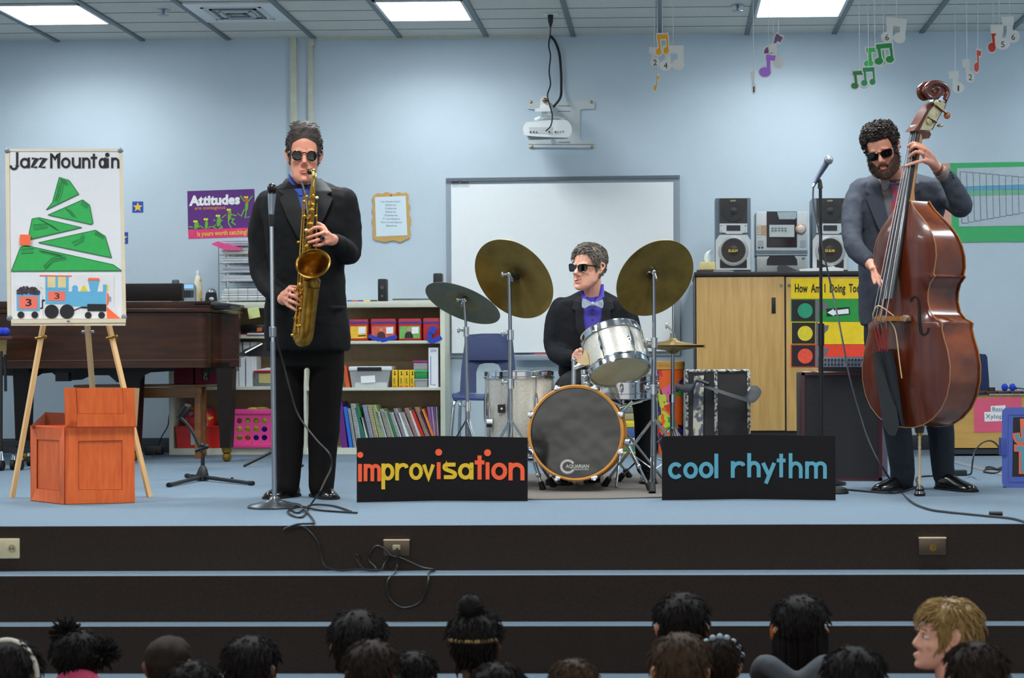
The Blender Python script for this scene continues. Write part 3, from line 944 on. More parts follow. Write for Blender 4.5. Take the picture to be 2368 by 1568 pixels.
# yellow crayon boxes
cray = M('crayon box yellow', (228, 186, 24), rough=0.4)
for i, (x0, x1) in enumerate(((906.5, 919), (922, 934), (934.5, 946), (947.5, 958))):
    t2 = thing('crayon_box', ('leftmost', 'second', 'third', 'rightmost')[i] + ' of the four yellow crayon boxes beside the clear storage box', 'box', (X((x0 + x1) / 2, Y0), Y0 + 0.06, SH['b2']), 'yellow crayon boxes')
    mb = MB(); mb.box((X(x0, Y0), Y0, SH['b2']), (X(x1, Y0), Y0 + 0.12, Z(930, 855.5, Y0)), bev=0.001); mb.build('carton', cray, t2)
    mb = MB(); mb.text(q, '64', x0 + 2, x1 - 2, 896, 891, off=0.001, bold=0.04); mb.build('number', M('print red', (206, 52, 30)), t2)
    mb = MB(); mb.text(q, 'Crayola', x0 + 4, x0 + 8, 888, 874, off=0.001, rot90=True, bold=0.03); mb.build('lettering', M('print green', (70, 110, 60)), t2)
    mb = MB(); mb.pp(q, [(x0 + 4, 860), (x0 + 8, 858), (x0 + 7, 862), (x0 + 9, 867), (x0 + 4, 868), (x0 + 6, 863)], 0.001, 0.0); mb.build('mark', ink, t2)
# small food containers
for nm, y0, y1, c, lb in (('clear', 876, 897, None, 'clear lidded food container at the bottom of the small stack'), ('green', 856, 875, (34, 140, 70), 'green food container in the middle of the small stack'), ('pink', 834, 855, None, 'clear food container with magenta lid, top of the small stack')):
    x0, x1 = (957, 989) if nm != 'pink' else (954, 989)
    z0 = SH['b2'] if nm == 'clear' else Z(970, y1 + 0.8, Y0)
    t2 = thing('food_container', lb, 'container', (X(973, Y0), Y0 + 0.06, z0), 'stacked food containers')
    zl = Z(970, y0 + 5, Y0)
    mb = MB(); mb.box((X(x0 + 2, Y0), Y0, z0), (X(x1 - 1, Y0), Y0 + 0.13, zl), bev=0.006); mb.build('tub', clear if not c else M('green tub', c, rough=0.25), t2)
    mb = MB(); mb.box((X(x0, Y0), Y0 - 0.004, zl), (X(x1, Y0), Y0 + 0.135, Z(970, y0, Y0)), bev=0.004); mb.build('lid', {'clear': clear, 'green': M('green lid', (52, 176, 96), rough=0.25), 'pink': M('magenta lid', (150, 34, 110), rough=0.3)}[nm], t2)
    if nm != 'green':
        for k in range(6):
            mb = MB(); mb.ell((X(x0 + 6 + 4.4 * k, Y0), Y0 + 0.05, z0 + 0.014), 0.011, n=8, k=6); mb.build('bead', M('bead %d' % (k % 3), ((200, 190, 170), (180, 90, 60), (90, 120, 160))[k % 3]), t2)
# white binders


def binder(x0, x1, yt, sh, lean, label, dark=(60, 80, 170)):
    Yb = YC + 0.012
    o = on_shelf('binder', sh, x0, x1, yt, Yb, 0.24, M('binder white', (226, 230, 234), rough=0.35, var=0.02), label, 'binder', 'white ring binders')
    return o


thick = binder(991, 1013, 804, 'b2', 0, 'thick white binder standing at the right end of the middle shelf')
mb = MB(); mb.stroke(YP(YC + 0.012), [(996, 824), (996, 890), (1007, 890)], 1.6, 0.001); mb.text(YP(YC + 0.012), 'LESSON PLANS', 996, 1009, 814, 808, off=0.001); mb.build('spine_print', M('spine blue', (86, 96, 170)), thick)
binder(553, 566, 826, 'a2', -4, 'white binder standing left in the pair behind the music stand')
binder(569, 583, 826, 'a2', -4, 'white binder standing right in the pair behind the music stand')
on_shelf('paper_sleeve', 'a2', 539, 552, 858, YC + 0.02, 0.2, white_paper, 'white paper sleeve leaning beside the binders on the left shelf', 'paper')
t2 = thing('file_tub', 'grey tub with red rim and yellow note on the left shelf', 'tub', (X(605, YC), YC + 0.1, SH['a2']))
mb = MB(); mb.box((X(589, YC), YC + 0.02, SH['a2']), (X(640, YC), YC + 0.22, Z(600, 862, YC)), bev=0.004); mb.build('tub', M('tub grey', (120, 126, 130), rough=0.3), t2)
mb = MB(); mb.box((X(586, YC), YC + 0.012, Z(600, 862, YC)), (X(642, YC), YC + 0.228, Z(600, 857, YC)), bev=0.003); mb.build('rim', M('rim red', (176, 36, 32), rough=0.3), t2)
mb = MB(); mb.pp(YP(YC + 0.02), [(598, 864), (640, 863), (640, 886), (599, 886)], 0.001, 0.001); mb.build('note', M('note yellow', (206, 190, 120)), t2)
mb = MB(); mb.prism([P(x, y, YC + 0.03) for x, y in ((588, 857), (619, 850), (640, 852), (640, 856))], [P(x, y, YC + 0.2) for x, y in ((588, 857), (619, 850), (640, 852), (640, 856))]); mb.build('papers', white_paper, t2)
for i, (x0, x1) in enumerate(((398, 446), (451, 503))):
    o = on_shelf('storage_case', 'a2', x0, x1, 846, YC + 0.02, 0.2, M('crimson cloth', (122, 24, 48), rough=0.7, var=0.2, scale=120), ('left' if i == 0 else 'right') + ' crimson case under the piano, on the bookcase shelf', 'case', 'crimson cases')
    if i:
        mb = MB(); mb.pp(YP(YC + 0.02), [(468, 848), (483, 848), (483, 880), (468, 880)], 0.001); l = mb.build('label', ink, o)
        mb = MB(); mb.text(YP(YC + 0.02), 'CLAVES', 471, 480, 879, 852, off=0.002, rot90=True, bold=0.02); mb.build('lettering', M('label cream', (206, 200, 170)), l)
# small upright books on the first left shelf, black recorder, papers
for i, (x0, x1, yt) in enumerate(((546, 559, 791), (564, 578, 791), (580, 594, 791))):
    on_shelf('book', 'a2', x0 - 1, x1 - 1, yt, YC + 0.08, 0.14, M('book white', (222, 222, 224), rough=0.5), ('leftmost', 'middle', 'rightmost')[i] + ' of the white books whose tops show above the music stand', 'book', 'white books')
zz = SH['a1']
mb = MB(); mb.box((X(545, YC), YC + 0.02, zz + 0.001), (X(640, YC), YC + 0.22, zz + 0.014)); tag(mb.build('paper_stack', M('pink paper', (216, 170, 184), rough=0.7)), 'pink paper stack under the black case on the upper left shelf', 'paper')
mb = MB(); mb.box((X(572, YC), YC + 0.0, zz + 0.0145), (X(650, YC), YC + 0.2, zz + 0.024)); tag(mb.build('paper_stack', white_paper), 'white papers on the pink stack on the upper left shelf', 'paper')
t2 = thing('equipment_case', 'black equipment case lying on papers on the upper left shelf', 'case', (X(590, YC), YC + 0.1, zz + 0.025))
mb = MB(); mb.box((X(554, YC), YC + 0.03, zz + 0.025), (X(640, YC), YC + 0.22, Z(600, 750, YC)), bev=0.012); mb.build('body', black_plastic, t2)
mb = MB(); mb.pp(YP(YC + 0.03), [(594, 758), (606, 757), (606, 766), (594, 767)], 0.003); mb.build('label', M('orange label', (190, 96, 40)), t2)
mb = MB(); mb.pp(YP(YC - 0.012), [(572, 713), (598, 710), (602, 733), (576, 738)], 0.0012); tag(mb.build('sticky_note', M('sticky note', (214, 222, 150), rough=0.7)), 'pale yellow sticky note hanging from the bookcase top', 'note')
# bottom left: red bin, ball, pink crate
t2 = thing('storage_bin', 'red plastic bin on the bottom shelf behind the bench leg', 'bin', (X(455, YC), YC + 0.1, SH['a3']))
mb = MB(); fr = [(X(408, YC), SH['a3']), (X(508, YC), SH['a3']), (X(509, YC), Z(450, 989, YC)), (X(404, YC), Z(450, 989, YC))]
mb.prism([(x, YC + 0.01, z) for x, z in fr], [(x, YC + 0.26, z) for x, z in fr]); mb.build('tub', M('bin red', (206, 30, 18), rough=0.35), t2)
mb = MB(); mb.box((X(401, YC), YC + 0.002, Z(450, 989, YC)), (X(512, YC), YC + 0.265, Z(450, 985.5, YC)), bev=0.003); mb.build('rim', M('bin red', (206, 30, 18)), t2)
mb = MB(); mb.pp(YP(YC + 0.01), [(441, 998), (451, 998), (451, 1029), (441, 1029)], 0.001, 0.002); mb.build('label', M('label grey', (190, 200, 206)), t2)
c = P(466, 974, YC + 0.12)
mb = MB(); mb.ell(c, 0.113, n=32, k=20)
ball_m = M('ball red', (206, 44, 36), rough=0.4)
o = mb.build('ball', [ball_m]); tag(o, 'red playground ball with coloured patches resting in the red bin', 'ball')
random.seed(5)
mb = MB()
for k in range(16):
    d = Vector((random.uniform(-1, 1), -random.uniform(0.25, 1), random.uniform(-0.2, 1))).normalized()
    s_, u_, _d = frame(d)
    r = random.uniform(0.008, 0.017)
    mb.prism([c + d * 0.1135 + s_ * r * math.cos(a) * 1.3 + u_ * r * math.sin(a) for a in (0, 1, 2, 3, 4, 5)], [c + d * 0.107 + s_ * r * math.cos(a) * 1.3 + u_ * r * math.sin(a) for a in (0, 1, 2, 3, 4, 5)], k % 3)
mb.build('patch_pattern', [M('patch grey', (150, 150, 160)), M('patch yellow', (220, 170, 50)), M('patch blue', (60, 60, 140))], o)
pink = M('crate pink', (232, 66, 142), rough=0.35, var=0.03)
t2 = thing('milk_crate', 'pink plastic crate with round holes, full of balls, on the bottom shelf', 'crate', (X(580, YC), YC + 0.05, SH['a3']))
PQ = YP(YC - 0.02)
mb = MB()
plate = [(534, 947), (628, 945), (634, 1035), (533, 1037)]
cols, rows = [554, 573, 592.5, 611.5], [973, 992.5, 1012]
# front face with real round holes: ring strips cell by cell
xs = [536, 563.5, 582.8, 602, 629]
ys = [957, 983, 1002, 1026]
for i in range(4):
    for j in range(3):
        cx, cy, r = cols[i], rows[j], 6.4
        N = 24
        bx0, bx1, by0, by1 = xs[i], xs[i + 1], ys[j], ys[j + 1]
        ring_o, ring_i = [], []
        for k in range(N):
            a = 2 * PI * k / N + PI / 4
            dx, dy = math.cos(a), math.sin(a)
            tx = ((bx1 - cx) / dx) if dx > 1e-6 else ((bx0 - cx) / dx if dx < -1e-6 else 1e9)
            ty = ((by1 - cy) / dy) if dy > 1e-6 else ((by0 - cy) / dy if dy < -1e-6 else 1e9)
            s_ = min(tx, ty)
            ring_o.append((cx + dx * s_, cy + dy * s_)); ring_i.append((cx + dx * r, cy + dy * r))
        for k in range(N):
            l = (k + 1) % N
            mb.pp(PQ, [ring_o[k], ring_o[l], ring_i[l], ring_i[k]], 0.004, -0.004)
mb.build('front_panel', pink, t2)
for (x0, y0, x1, y1) in ((534, 946, 630, 958), (532, 1025, 634, 1036)):
    mb = MB(); a, b = P(x0, y1, YC - 0.03), P(x1, y0, YC - 0.03); mb.box((a.x, YC - 0.035, a.z), (b.x, YC - 0.012, b.z), bev=0.003); mb.build('rim', pink, t2)
mb = MB()
for (x0, x1) in ((531, 536), (629, 634)):
    mb.box((X(x0, YC), YC - 0.02, SH['a3']), (X(x1, YC), YC + 0.24, Z(580, 948, YC)))
mb.build('side_panel', pink, t2)
for i in range(4):
    for j in range(3):
        c = P(cols[i] + (i - 1.5) * 0.6, rows[j] + 1.5, YC + 0.045)
        cc = ((200, 214, 70), (206, 216, 84), (190, 206, 60))[(i + j) % 3]
        if (i, j) in ((3, 2), (2, 2), (3, 1)): cc = (30, 50, 190)
        if (i, j) == (1, 2): cc = (232, 120, 60)
        if (i, j) == (0, 0): continue
        mb = MB(); mb.ell(c, 0.029, n=14, k=8)
        tag(mb.build('ball', M('felt %d %d %d' % cc, cc, rough=0.9)), '%s ball in the pink crate, %s row, %s hole' % ({30: 'blue', 232: 'orange'}.get(cc[0], 'yellow green'), ('top', 'middle', 'bottom')[j], ('first', 'second', 'third', 'last')[i]), 'ball', 'balls in the pink crate')
mb = MB(); c = P(606, 948, YC + 0.05); mb.ell(c, (0.055, 0.05, 0.022)); mb.ell(c + Vector((-0.06, 0, 0)), (0.05, 0.05, 0.02)); tag(mb.build('bean_bag', M('lime cloth', (196, 210, 80), rgb2=(60, 66, 30), rough=0.9, scale=14)), 'lime and dark cloth bundle poking out of the pink crate', 'cloth')
# spiral books on the bottom right shelf
books = [  # x at base, thickness, top y, lean (px), colour, tied spiral, label
    (789, 14, 929, 13, (96, 30, 120), 0, 'purple songbook, leftmost on the bottom shelf'),
    (807, 8, 941, 14, (30, 104, 206), 0, 'bright blue songbook beside the purple one'),
    (817, 6, 945, 14, (180, 186, 190), 1, 'thin grey spiral book beside the blue one'),
    (826, 10, 934, 16, (196, 204, 194), 1, 'pale spiral book with green edge, taller than its neighbours'),
    (838, 5, 943, 18, (24, 104, 130), 0, 'thin teal book on the bottom shelf'),
    (844, 6, 941, 20, (40, 120, 50), 0, 'thin dark green book on the bottom shelf'),
    (851, 5, 965, 20, (200, 204, 204), 0, 'short white rolled book next to the dark green one'),
    (859, 9, 937, 22, (176, 184, 210), 1, 'lavender grey spiral book on the bottom shelf'),
    (870, 9, 937, 22, (206, 196, 160), 1, 'cream spiral book on the bottom shelf'),
    (881, 9, 937, 22, (186, 216, 140), 1, 'lime green spiral book on the bottom shelf'),
    (892, 8, 952, 24, (206, 222, 216), 1, 'pale mint spiral book beside the lime one'),
    (902, 7, 946, 24, (190, 188, 184), 1, 'grey spiral book with a curled page, left one'),
    (911, 7, 952, 26, (196, 200, 198), 1, 'light grey spiral book between two curled ones'),
    (920, 6, 952, 27, (44, 122, 48), 0, 'green covered book leaning in the middle'),
    (927, 9, 954, 29, (216, 228, 226), 1, 'white spiral book right of the green cover'),
    (939, 8, 945, 30, (190, 178, 190), 1, 'mauve spiral book on the bottom shelf'),
    (948, 7, 955, 30, (228, 234, 238), 0, 'bright white thin book on the bottom shelf'),
    (956, 9, 955, 32, (208, 216, 218), 1, 'white spiral book left of the red spiral books'),
    (967, 9, 944, 33, (200, 150, 136), 1, 'salmon red spiral book, first of the two'),
    (977, 5, 950, 33, (206, 206, 210), 0, 'thin grey leaflet sticking up between red books'),
    (983, 8, 953, 33, (196, 44, 24), 0, 'plain red book on the bottom shelf'),
    (992, 9, 942, 34, (206, 150, 120), 1, 'salmon red spiral book, second of the two'),
    (1002, 4, 952, 33, (64, 48, 90), 0, 'thin navy book beside the orange one'),
    (1007, 5, 946, 33, (224, 130, 50), 0, 'thin orange book, last of the leaning row')]
for x, w, yt, ln, c, sp, lb in books:
    Yb = YC + 0.015
    o = on_shelf('book', 'b3', x, x + w, yt, Yb, 0.22, M('book %d %d %d' % c, c, rough=0.4), lb, 'book', 'leaning songbooks on the bottom shelf', lean=ln)
    if sp:
        mb = MB()
        k = 26
        for i in range(k):
            u = (i + 0.5) / k
            y = 1036 + (yt - 1036) * u
            cx = x - ln * u
            mb.stroke(YP(Yb), [(cx + 0.6, y), (cx + w - 0.6, y - 0.6)], 1.3, 0.004)
        mb.build('spiral_binding', M('spiral %d' % (sum(c) % 5), tuple(int(v * 0.62) for v in c), rough=0.3), o)
mb = None
for i, (x, w, c, lb) in enumerate(((1001, 7, (150, 104, 172), 'purple booklet, left of the upright booklets'), (1008, 4, (186, 160, 204), 'lilac booklet between purple booklets'), (1012, 3, (140, 96, 160), 'thin purple booklet at the shelf end'), (1015, 2.6, (170, 174, 178), 'thin grey booklet at the shelf end'))):
    on_shelf('booklet', 'b3', x - 3, x - 3 + w, 941, YC + 0.06 + 0.004 * i, 0.2, M('booklet %d' % i, c, rough=0.4), lb, 'booklet', 'upright booklets', lean=11 - 2 * i)
on_shelf('book', 'b2', 800, 809, 845, YC + 0.03, 0.2, M('book orange', (206, 84, 36)), 'orange magazine leaning beside the clear storage box', 'book', lean=9)
# ---------------------------------------------------------------- on top of the bookcase
zt = ztop1
c = Vector((X(459, 12.05), 12.05, zt))
t2 = thing('lotion_bottle', 'cream lotion bottle beside the desk phone', 'bottle', c)
mb = MB(); h = Z(459, 637, 12.05) - zt
mb.lathe([(0.022, 0), (0.028, 0.004), (0.028, h * 0.55), (0.025, h * 0.8), (0.016, h * 0.97), (0.011, h)], Matrix.Translation(c)); mb.build('body', M('cream bottle', (226, 222, 196), rough=0.3), t2)
mb = MB(); mb.lathe([(0.013, h), (0.013, h + 0.03), (0.010, h + 0.034)], Matrix.Translation(c)); mb.build('cap', white_plastic, t2)
mb = MB(); mb.pp(YP(12.018), [(463, 672), (467, 672), (467, 690), (463, 690)], 0.002, 0.0); mb.pdisc(YP(12.018), 464, 649, 3, 0.002); mb.build('print', M('bottle print', (214, 150, 40)), t2)
c = Vector((X(489, 12.02), 12.02, zt))
t2 = thing('pencil_sharpener', 'black and silver electric pencil sharpener', 'sharpener', c)
mb = MB(); mb.prism([P(x, y, 11.97) for x, y in ((474, 697), (476, 678), (482, 676), (496, 676), (501, 679), (503, 697))], [P(x, y, 12.09) for x, y in ((474, 697), (476, 678), (482, 676), (496, 676), (501, 679), (503, 697))]); mb.build('base', black_plastic, t2)
mb = MB(); mb.ell(P(489, 678, 12.03), (0.036, 0.045, 0.036), n=24); mb.build('dome', M('silver plastic', (150, 158, 166), rough=0.25, metal=0.7), t2)
mb = MB(); mb.ell(P(489, 691, 11.968), (0.018, 0.006, 0.012)); mb.build('tray', M('sharpener tray', (170, 180, 186)), t2)
t2 = thing('desk_phone', 'grey desk telephone with lit blue display behind the piano', 'telephone', (X(436, 12.05), 12.05, zt))
PH = YP(12.0)
mb = MB(); mb.prism([PH.at(x, y) for x, y in ((418, 656), (450, 656), (451, 698), (418, 698))], [PH.at(x, y, -0.09) for x, y in ((418, 662), (450, 662), (451, 698), (418, 698))]); mb.build('body', M('phone grey', (150, 160, 168), rough=0.4), t2)
mb = MB(); mb.pp(PH, [(421, 658), (447, 658), (447, 667), (421, 667)], 0.002); mb.build('display', M('phone display', (120, 170, 230), emit=0.5, rough=0.2), t2)
mb = MB(); mb.pp(PH, [(421, 671), (448, 671), (448, 688), (421, 688)], 0.001)
mb.build('keypad', M('phone keypad', (52, 60, 70)), t2)
for i in range(12):
    mb = MB(); mb.pdisc(PH, 426 + (i % 3) * 6, 674 + (i // 3) * 4, 1.6, 0.003, 0.001, n=8); mb.build('key', black_plastic, t2)
c = Vector((X(407, 12.1), 12.1, Z(407, 655, 11.15)))
mb = MB(); c2 = Vector((X(407, 12.08), 12.08, zt)); mb.lathe([(0.024, 0), (0.026, 0.01), (0.026, Z(407, 650, 12.08) - zt), (0.02, Z(407, 647, 12.08) - zt)], Matrix.Translation(c2)); tag(mb.build('cup', M('grey cup', (70, 78, 84))), 'grey cup top peeping over the piano music desk', 'cup')
# wire paper rack
YR0 = 11.98
wire = M('rack wire', (128, 136, 142), rough=0.3, metal=0.8)
t2 = thing('paper_rack', 'tall wire rack of stacked papers beside the saxophonist', 'rack', (X(560, YR0), YR0 + 0.1, zt))
mb = MB()
xa, xb = X(507, YR0), X(618, YR0)
for x in (xa, xb):
    for y in (YR0, YR0 + 0.2):
        mb.tube([(x, y, zt), (x, y, Z(550, 565, YR0))], 0.003, n=6)
mb.build('post', wire, t2)
levels = [697, 652, 632, 610, 590, 570]
for i, y in enumerate(levels):
    z = Z(550, y, YR0) + 0.004
    mb = MB()
    for yy in (YR0, YR0 + 0.2):
        mb.tube([(xa, yy, z), (xb, yy, z)], 0.0025, n=6)
    for k in range(8):
        x = xa + (xb - xa) * k / 7
        mb.tube([(x, YR0, z), (x, YR0 + 0.2, z)], 0.0018, n=5)
    if i == 0:
        for k in range(6):
            x = xa + (xb - xa) * k / 5
            mb.tube([(x, YR0, z), (x, YR0, z + 0.1)], 0.0018, n=5)
        for q_ in (0.04, 0.07, 0.1):
            mb.tube([(xa, YR0, z + q_), (xb, YR0, z + q_)], 0.0018, n=5)
    mb.build('tray', wire, t2)
    col = ((222, 226, 228), (206, 208, 214), (196, 198, 210), (214, 218, 220), (226, 222, 212), (200, 202, 214))[i]
    hh = 0.085 if i == 0 else 0.038
    mb = MB()
    for k in range(5):
        mb.box((xa + 0.012 + random.uniform(0, 0.02), YR0 + 0.008 + random.uniform(0, 0.012), z + 0.005 + hh * k / 5), (xb - 0.005, YR0 + 0.19, z + 0.005 + hh * (k + 0.85) / 5))
    tag(mb.build('paper_stack', M('papers %d' % i, col, rough=0.7)), ('tall paper pile in the bottom tray of the wire rack', 'paper pile in the second tray from the bottom of the wire rack', 'paper pile in the third tray from the bottom of the wire rack', 'paper pile in the fourth tray from the bottom of the wire rack', 'paper pile in the tray below the top of the wire rack', 'paper pile on the top tray of the wire rack')[i], 'paper', 'paper piles in the wire rack')
mb = MB(); mb.prism([P(x, y, YR0 - 0.01) for x, y in ((489, 565), (504, 559), (560, 574), (556, 579), (521, 579))], [P(x, y - 1.5, YR0 + 0.12) for x, y in ((489, 565), (504, 559), (560, 574), (556, 579), (521, 579))]); tag(mb.build('folder', M('pink folder', (224, 76, 140))), 'bright pink folder sticking out near the top of the wire rack', 'folder')
# small black speakers, laptop, pens
for px, yb, yt, lb in ((886, 697, 645, 'small black computer speaker on the bookcase right of the saxophonist'), (1014, 697, 632, 'small black computer speaker behind the left cymbal')):
    Ys = 12.02
    c = Vector((X(px, Ys), Ys, zt))
    t2 = thing('computer_speaker', lb, 'speaker', c, 'small computer speakers')
    mb = MB(); mb.box((c.x - 0.032, Ys - 0.03, zt), (c.x + 0.032, Ys + 0.05, Z(px, yt, Ys)), bev=0.012); mb.build('cabinet', black_plastic, t2)
    for dz, r in ((0.62, 0.014), (0.25, 0.01)):
        mb = MB(); zz = zt + (Z(px, yt, Ys) - zt) * dz; mb.lathe([(r, 0), (r * 0.6, -0.004), (r * 0.2, 0.001)], Matrix.Translation((c.x, Ys - 0.032, zz)) @ Matrix.Rotation(PI / 2, 4, 'X')); mb.build('cone', M('cone grey', (70, 74, 80), rough=0.3), t2)
t2 = thing('laptop', 'closed grey laptop lying on the bookcase top', 'laptop', (X(955, 12), 12.05, zt))
mb = MB(); mb.box((X(908, 11.97), 11.97, zt), (X(1002, 11.97), 12.17, zt + 0.011), bev=0.003); mb.build('base', M('laptop grey', (170, 176, 180), rough=0.3), t2)
mb = MB(); mb.box((X(908, 11.97), 11.97, zt + 0.012), (X(1002, 11.97), 12.17, zt + 0.02), bev=0.003); mb.build('screen_lid', M('laptop dark', (60, 64, 70), rough=0.3), t2)
for i, (x, c) in enumerate(((812, (40, 80, 190)), (824, (200, 80, 70)), (838, (80, 60, 160)), (850, (220, 200, 90)), (866, (30, 30, 34)))):
    a, b = Vector((X(x - 9, 11.96), 11.96, zt + 0.006)), Vector((X(x + 7, 11.96), 11.97 + 0.01 * (i % 2), zt + 0.006))
    mb = MB(); mb.tube([a, b], 0.0055, n=8); tag(mb.build('marker', M('pen %d' % i, c)), ('blue', 'red', 'violet', 'yellow', 'black')[i] + ' marker pen lying on the bookcase edge by the saxophonist', 'marker', 'marker pens')
# ---------------------------------------------------------------- music stand behind the saxophonist
t = thing('music_stand', 'black music stand with tilted desk behind the saxophonist', 'music stand', (X(600, 10.6), 10.7, 0))
mb = MB(); mb.prism([P(x, y, 10.5) for x, y in ((548, 822), (565, 808), (608, 792), (640, 800), (640, 824))], [P(x, y, 10.53) for x, y in ((548, 822), (565, 808), (608, 792), (640, 800), (640, 824))])
mb.prism([P(548, 822, 10.45), P(640, 824, 10.45), P(640, 820, 10.7), P(556, 818, 10.7)], [P(548, 823.5, 10.45), P(640, 825.5, 10.45), P(640, 821.5, 10.7), P(556, 819.5, 10.7)])
mb.build('desk', black_plastic, t)
a = Vector((X(650, 10.6), 10.6, 0.0))
mb = MB(); mb.tube([a + Vector((0, 0, 0.1)), P(645, 815, 10.6)], 0.012); mb.build('post', black_plastic, t)
for e in ((563, 1062, 10.5), (700, 1062, 10.5), (660, 1050, 11.0)):
    q = P(e[0], e[1], e[2]); q.z = 0.008
    mb = MB(); mb.tube([a + Vector((0, 0, 0.12)), q], [0.011, 0.009]); mb.build('leg', black_plastic, t)
mb = MB(); mb.prism([P(x, y, 10.49) for x, y in ((566, 814), (606, 793), (607, 796), (567, 817))], [P(x, y, 10.44) for x, y in ((566, 814), (606, 793), (607, 796), (567, 817))]); tag(mb.build('sheet_music', white_paper), 'white sheet music lying on the black music stand', 'paper')
cable('extension_cord', 'thin black cord hanging at the bookcase end under the piano', [P(391, 960, 12.1), P(388, 985, 12.1), P(375, 1008, 12.1), P(366, 1030, 12.1), Fl(352, 1056), Fl(340, 1054)], 0.004)
mb = MB(); a, b = Fl(326, 1054), Fl(366, 1054); mb.box((a.x, 11.9, 0), (b.x, 11.97, 0.06), bev=0.01); tag(mb.build('power_strip', black_plastic), 'black power adapter on the floor under the piano', 'adapter')
# ================================================================ easel and its pictures
pine = M('pine', (220, 178, 120), rough=0.5, var=0.06, scale=6, stretch=(6, 6, 0.7))
YE = 8.22
pl0 = P(152, 750, YE)
# board leans back a little: bottom nearer than the top
EN = Vector((0, -1, 0.10)).normalized()
EP = Plane(pl0, EN)
t = thing('easel', 'white board on a pine tripod easel headed Jazz Mountain, far left', 'easel', (pl0.x, YE, 0))
board_w = M('easel board white', (226, 226, 228), rough=0.28, var=0.01)
mb = MB(); mb.pp(EP, [(16, 349), (281, 349), (290, 738), (21, 740)], 0.012, -0.012); mb.build('board', board_w, t)
rim = M('pale wood rim', (222, 208, 180), rough=0.4, var=0.03)
mb = MB()
for q in ([(12, 344), (284, 344), (284, 350), (12, 350)], [(12, 346), (21, 346), (25, 740), (17, 740)], [(276, 346), (284, 346), (292, 738), (284, 738)]):
    mb.pp(EP, q, 0.012, -0.008)
mb.build('frame', rim, t)
mb = MB(); mb.pp(EP, [(25, 739), (291, 737), (291, 746), (26, 748)], 0.05, -0.01); mb.pp(EP, [(25, 748), (291, 746), (290, 753), (26, 753)], 0.045, -0.01); mb.build('ledge', rim, t)
for x, y in ((17, 349), (279, 348), (22, 736), (287, 733)):
    mb = MB(); mb.ell(EP.at(x, y, 0.002), (0.014, 0.01, 0.014)); mb.build('corner_cap', M('cap grey', (120, 126, 134), rough=0.3), t)
mb = MB(); mb.ell(EP.at(158, 742, 0.052), 0.007); mb.build('screw', steel, t)
for (x0, y0, x1, y1, dy) in ((100, 752, 28, 1151, -0.02), (252, 752, 346, 1150, -0.02)):
    a = P(x0, y0, YE + 0.03)
    b = Fl(x1, y1)
    mb = MB()
    d = (b - a).normalized()
    mb.tube([a - d * 0.08, b], 0.0145, n=4); lg = mb.build('leg', pine, t, sharp=20)
    c = a + d * 0.062
    mb = MB(); mb.tube([c - Vector((0.024, 0.012, 0.004)), c + Vector((0.024, -0.012, 0.004))], 0.006); mb.ell(c + Vector((0.026, -0.014, 0.004)), 0.009); mb.build('wing_nut', M('dull brass', (150, 118, 48)), lg)
a, b = P(202, 752, YE + 0.12), P(214, 900, YE + 0.5)
d = (b - a); b2 = a + d * (a.z / -d.z)
b2 = a + d * ((a.z - 0.0) / (a.z - b.z))
mb = MB(); mb.tube([a - d * 0.1, b2], 0.0145, n=4); lg = mb.build('leg', pine, t, sharp=20)
mb = MB(); c = a + d * 0.1; mb.tube([c - Vector((0.03, 0, 0)), c + Vector((0.03, 0, 0))], 0.007); mb.build('wing_nut', steel, lg)
# lettering on the board
lt = 5.0
for ch, x0, x1 in (('J', 22, 42), ('a', 46, 69), ('z', 71, 88), ('z', 89, 107), ('M', 116, 138), ('o', 141, 163), ('u', 166, 187), ('n', 190, 209), ('t', 207, 227), ('a', 228, 246), ('i', 246, 252), ('n', 257, 276)):
    mb = MB(); letter(mb, EP, ch, x0, x1, 366 if ch in 'ti' else 364, 388 if ch in 'ti' else 389, lt, 0, 0.0005, 0.003, dot=(248, 358, 5) if ch == 'i' else None)
    mb.build('letter', ink, t)
# mountain pieces
hill = M('hill green', (40, 168, 78), rough=0.6, var=0.06)
hill_l = M('hill pen green', (18, 84, 44), rough=0.7)


def hill_piece(pts, label, pen):
    c = EP.at(sum(p[0] for p in pts) / len(pts), max(p[1] for p in pts))
    t2 = thing('mountain_piece', label, 'cutout', c, 'green mountain cutouts on the easel')
    mb = MB(); mb.pp(EP, pts, 0.0035, 0.0005); mb.build('card', hill, t2)
    mb = MB()
    for i in range(len(pts)):
        mb.stroke(EP, [pts[i], pts[(i + 1) % len(pts)]], 1.4, 0.0006, 0.0036)
    random.seed(len(label))
    for ln in pen:
        for k in range(9):
            o = k * 1.6
            mb.stroke(EP, [(x + random.uniform(-1.5, 1.5) + o * ln[1][0], y + random.uniform(-1, 1) + o * ln[1][1]) for x, y in ln[0]], 0.55, 0.0005, 0.0036)
    mb.build('pen_shading', hill_l, t2)


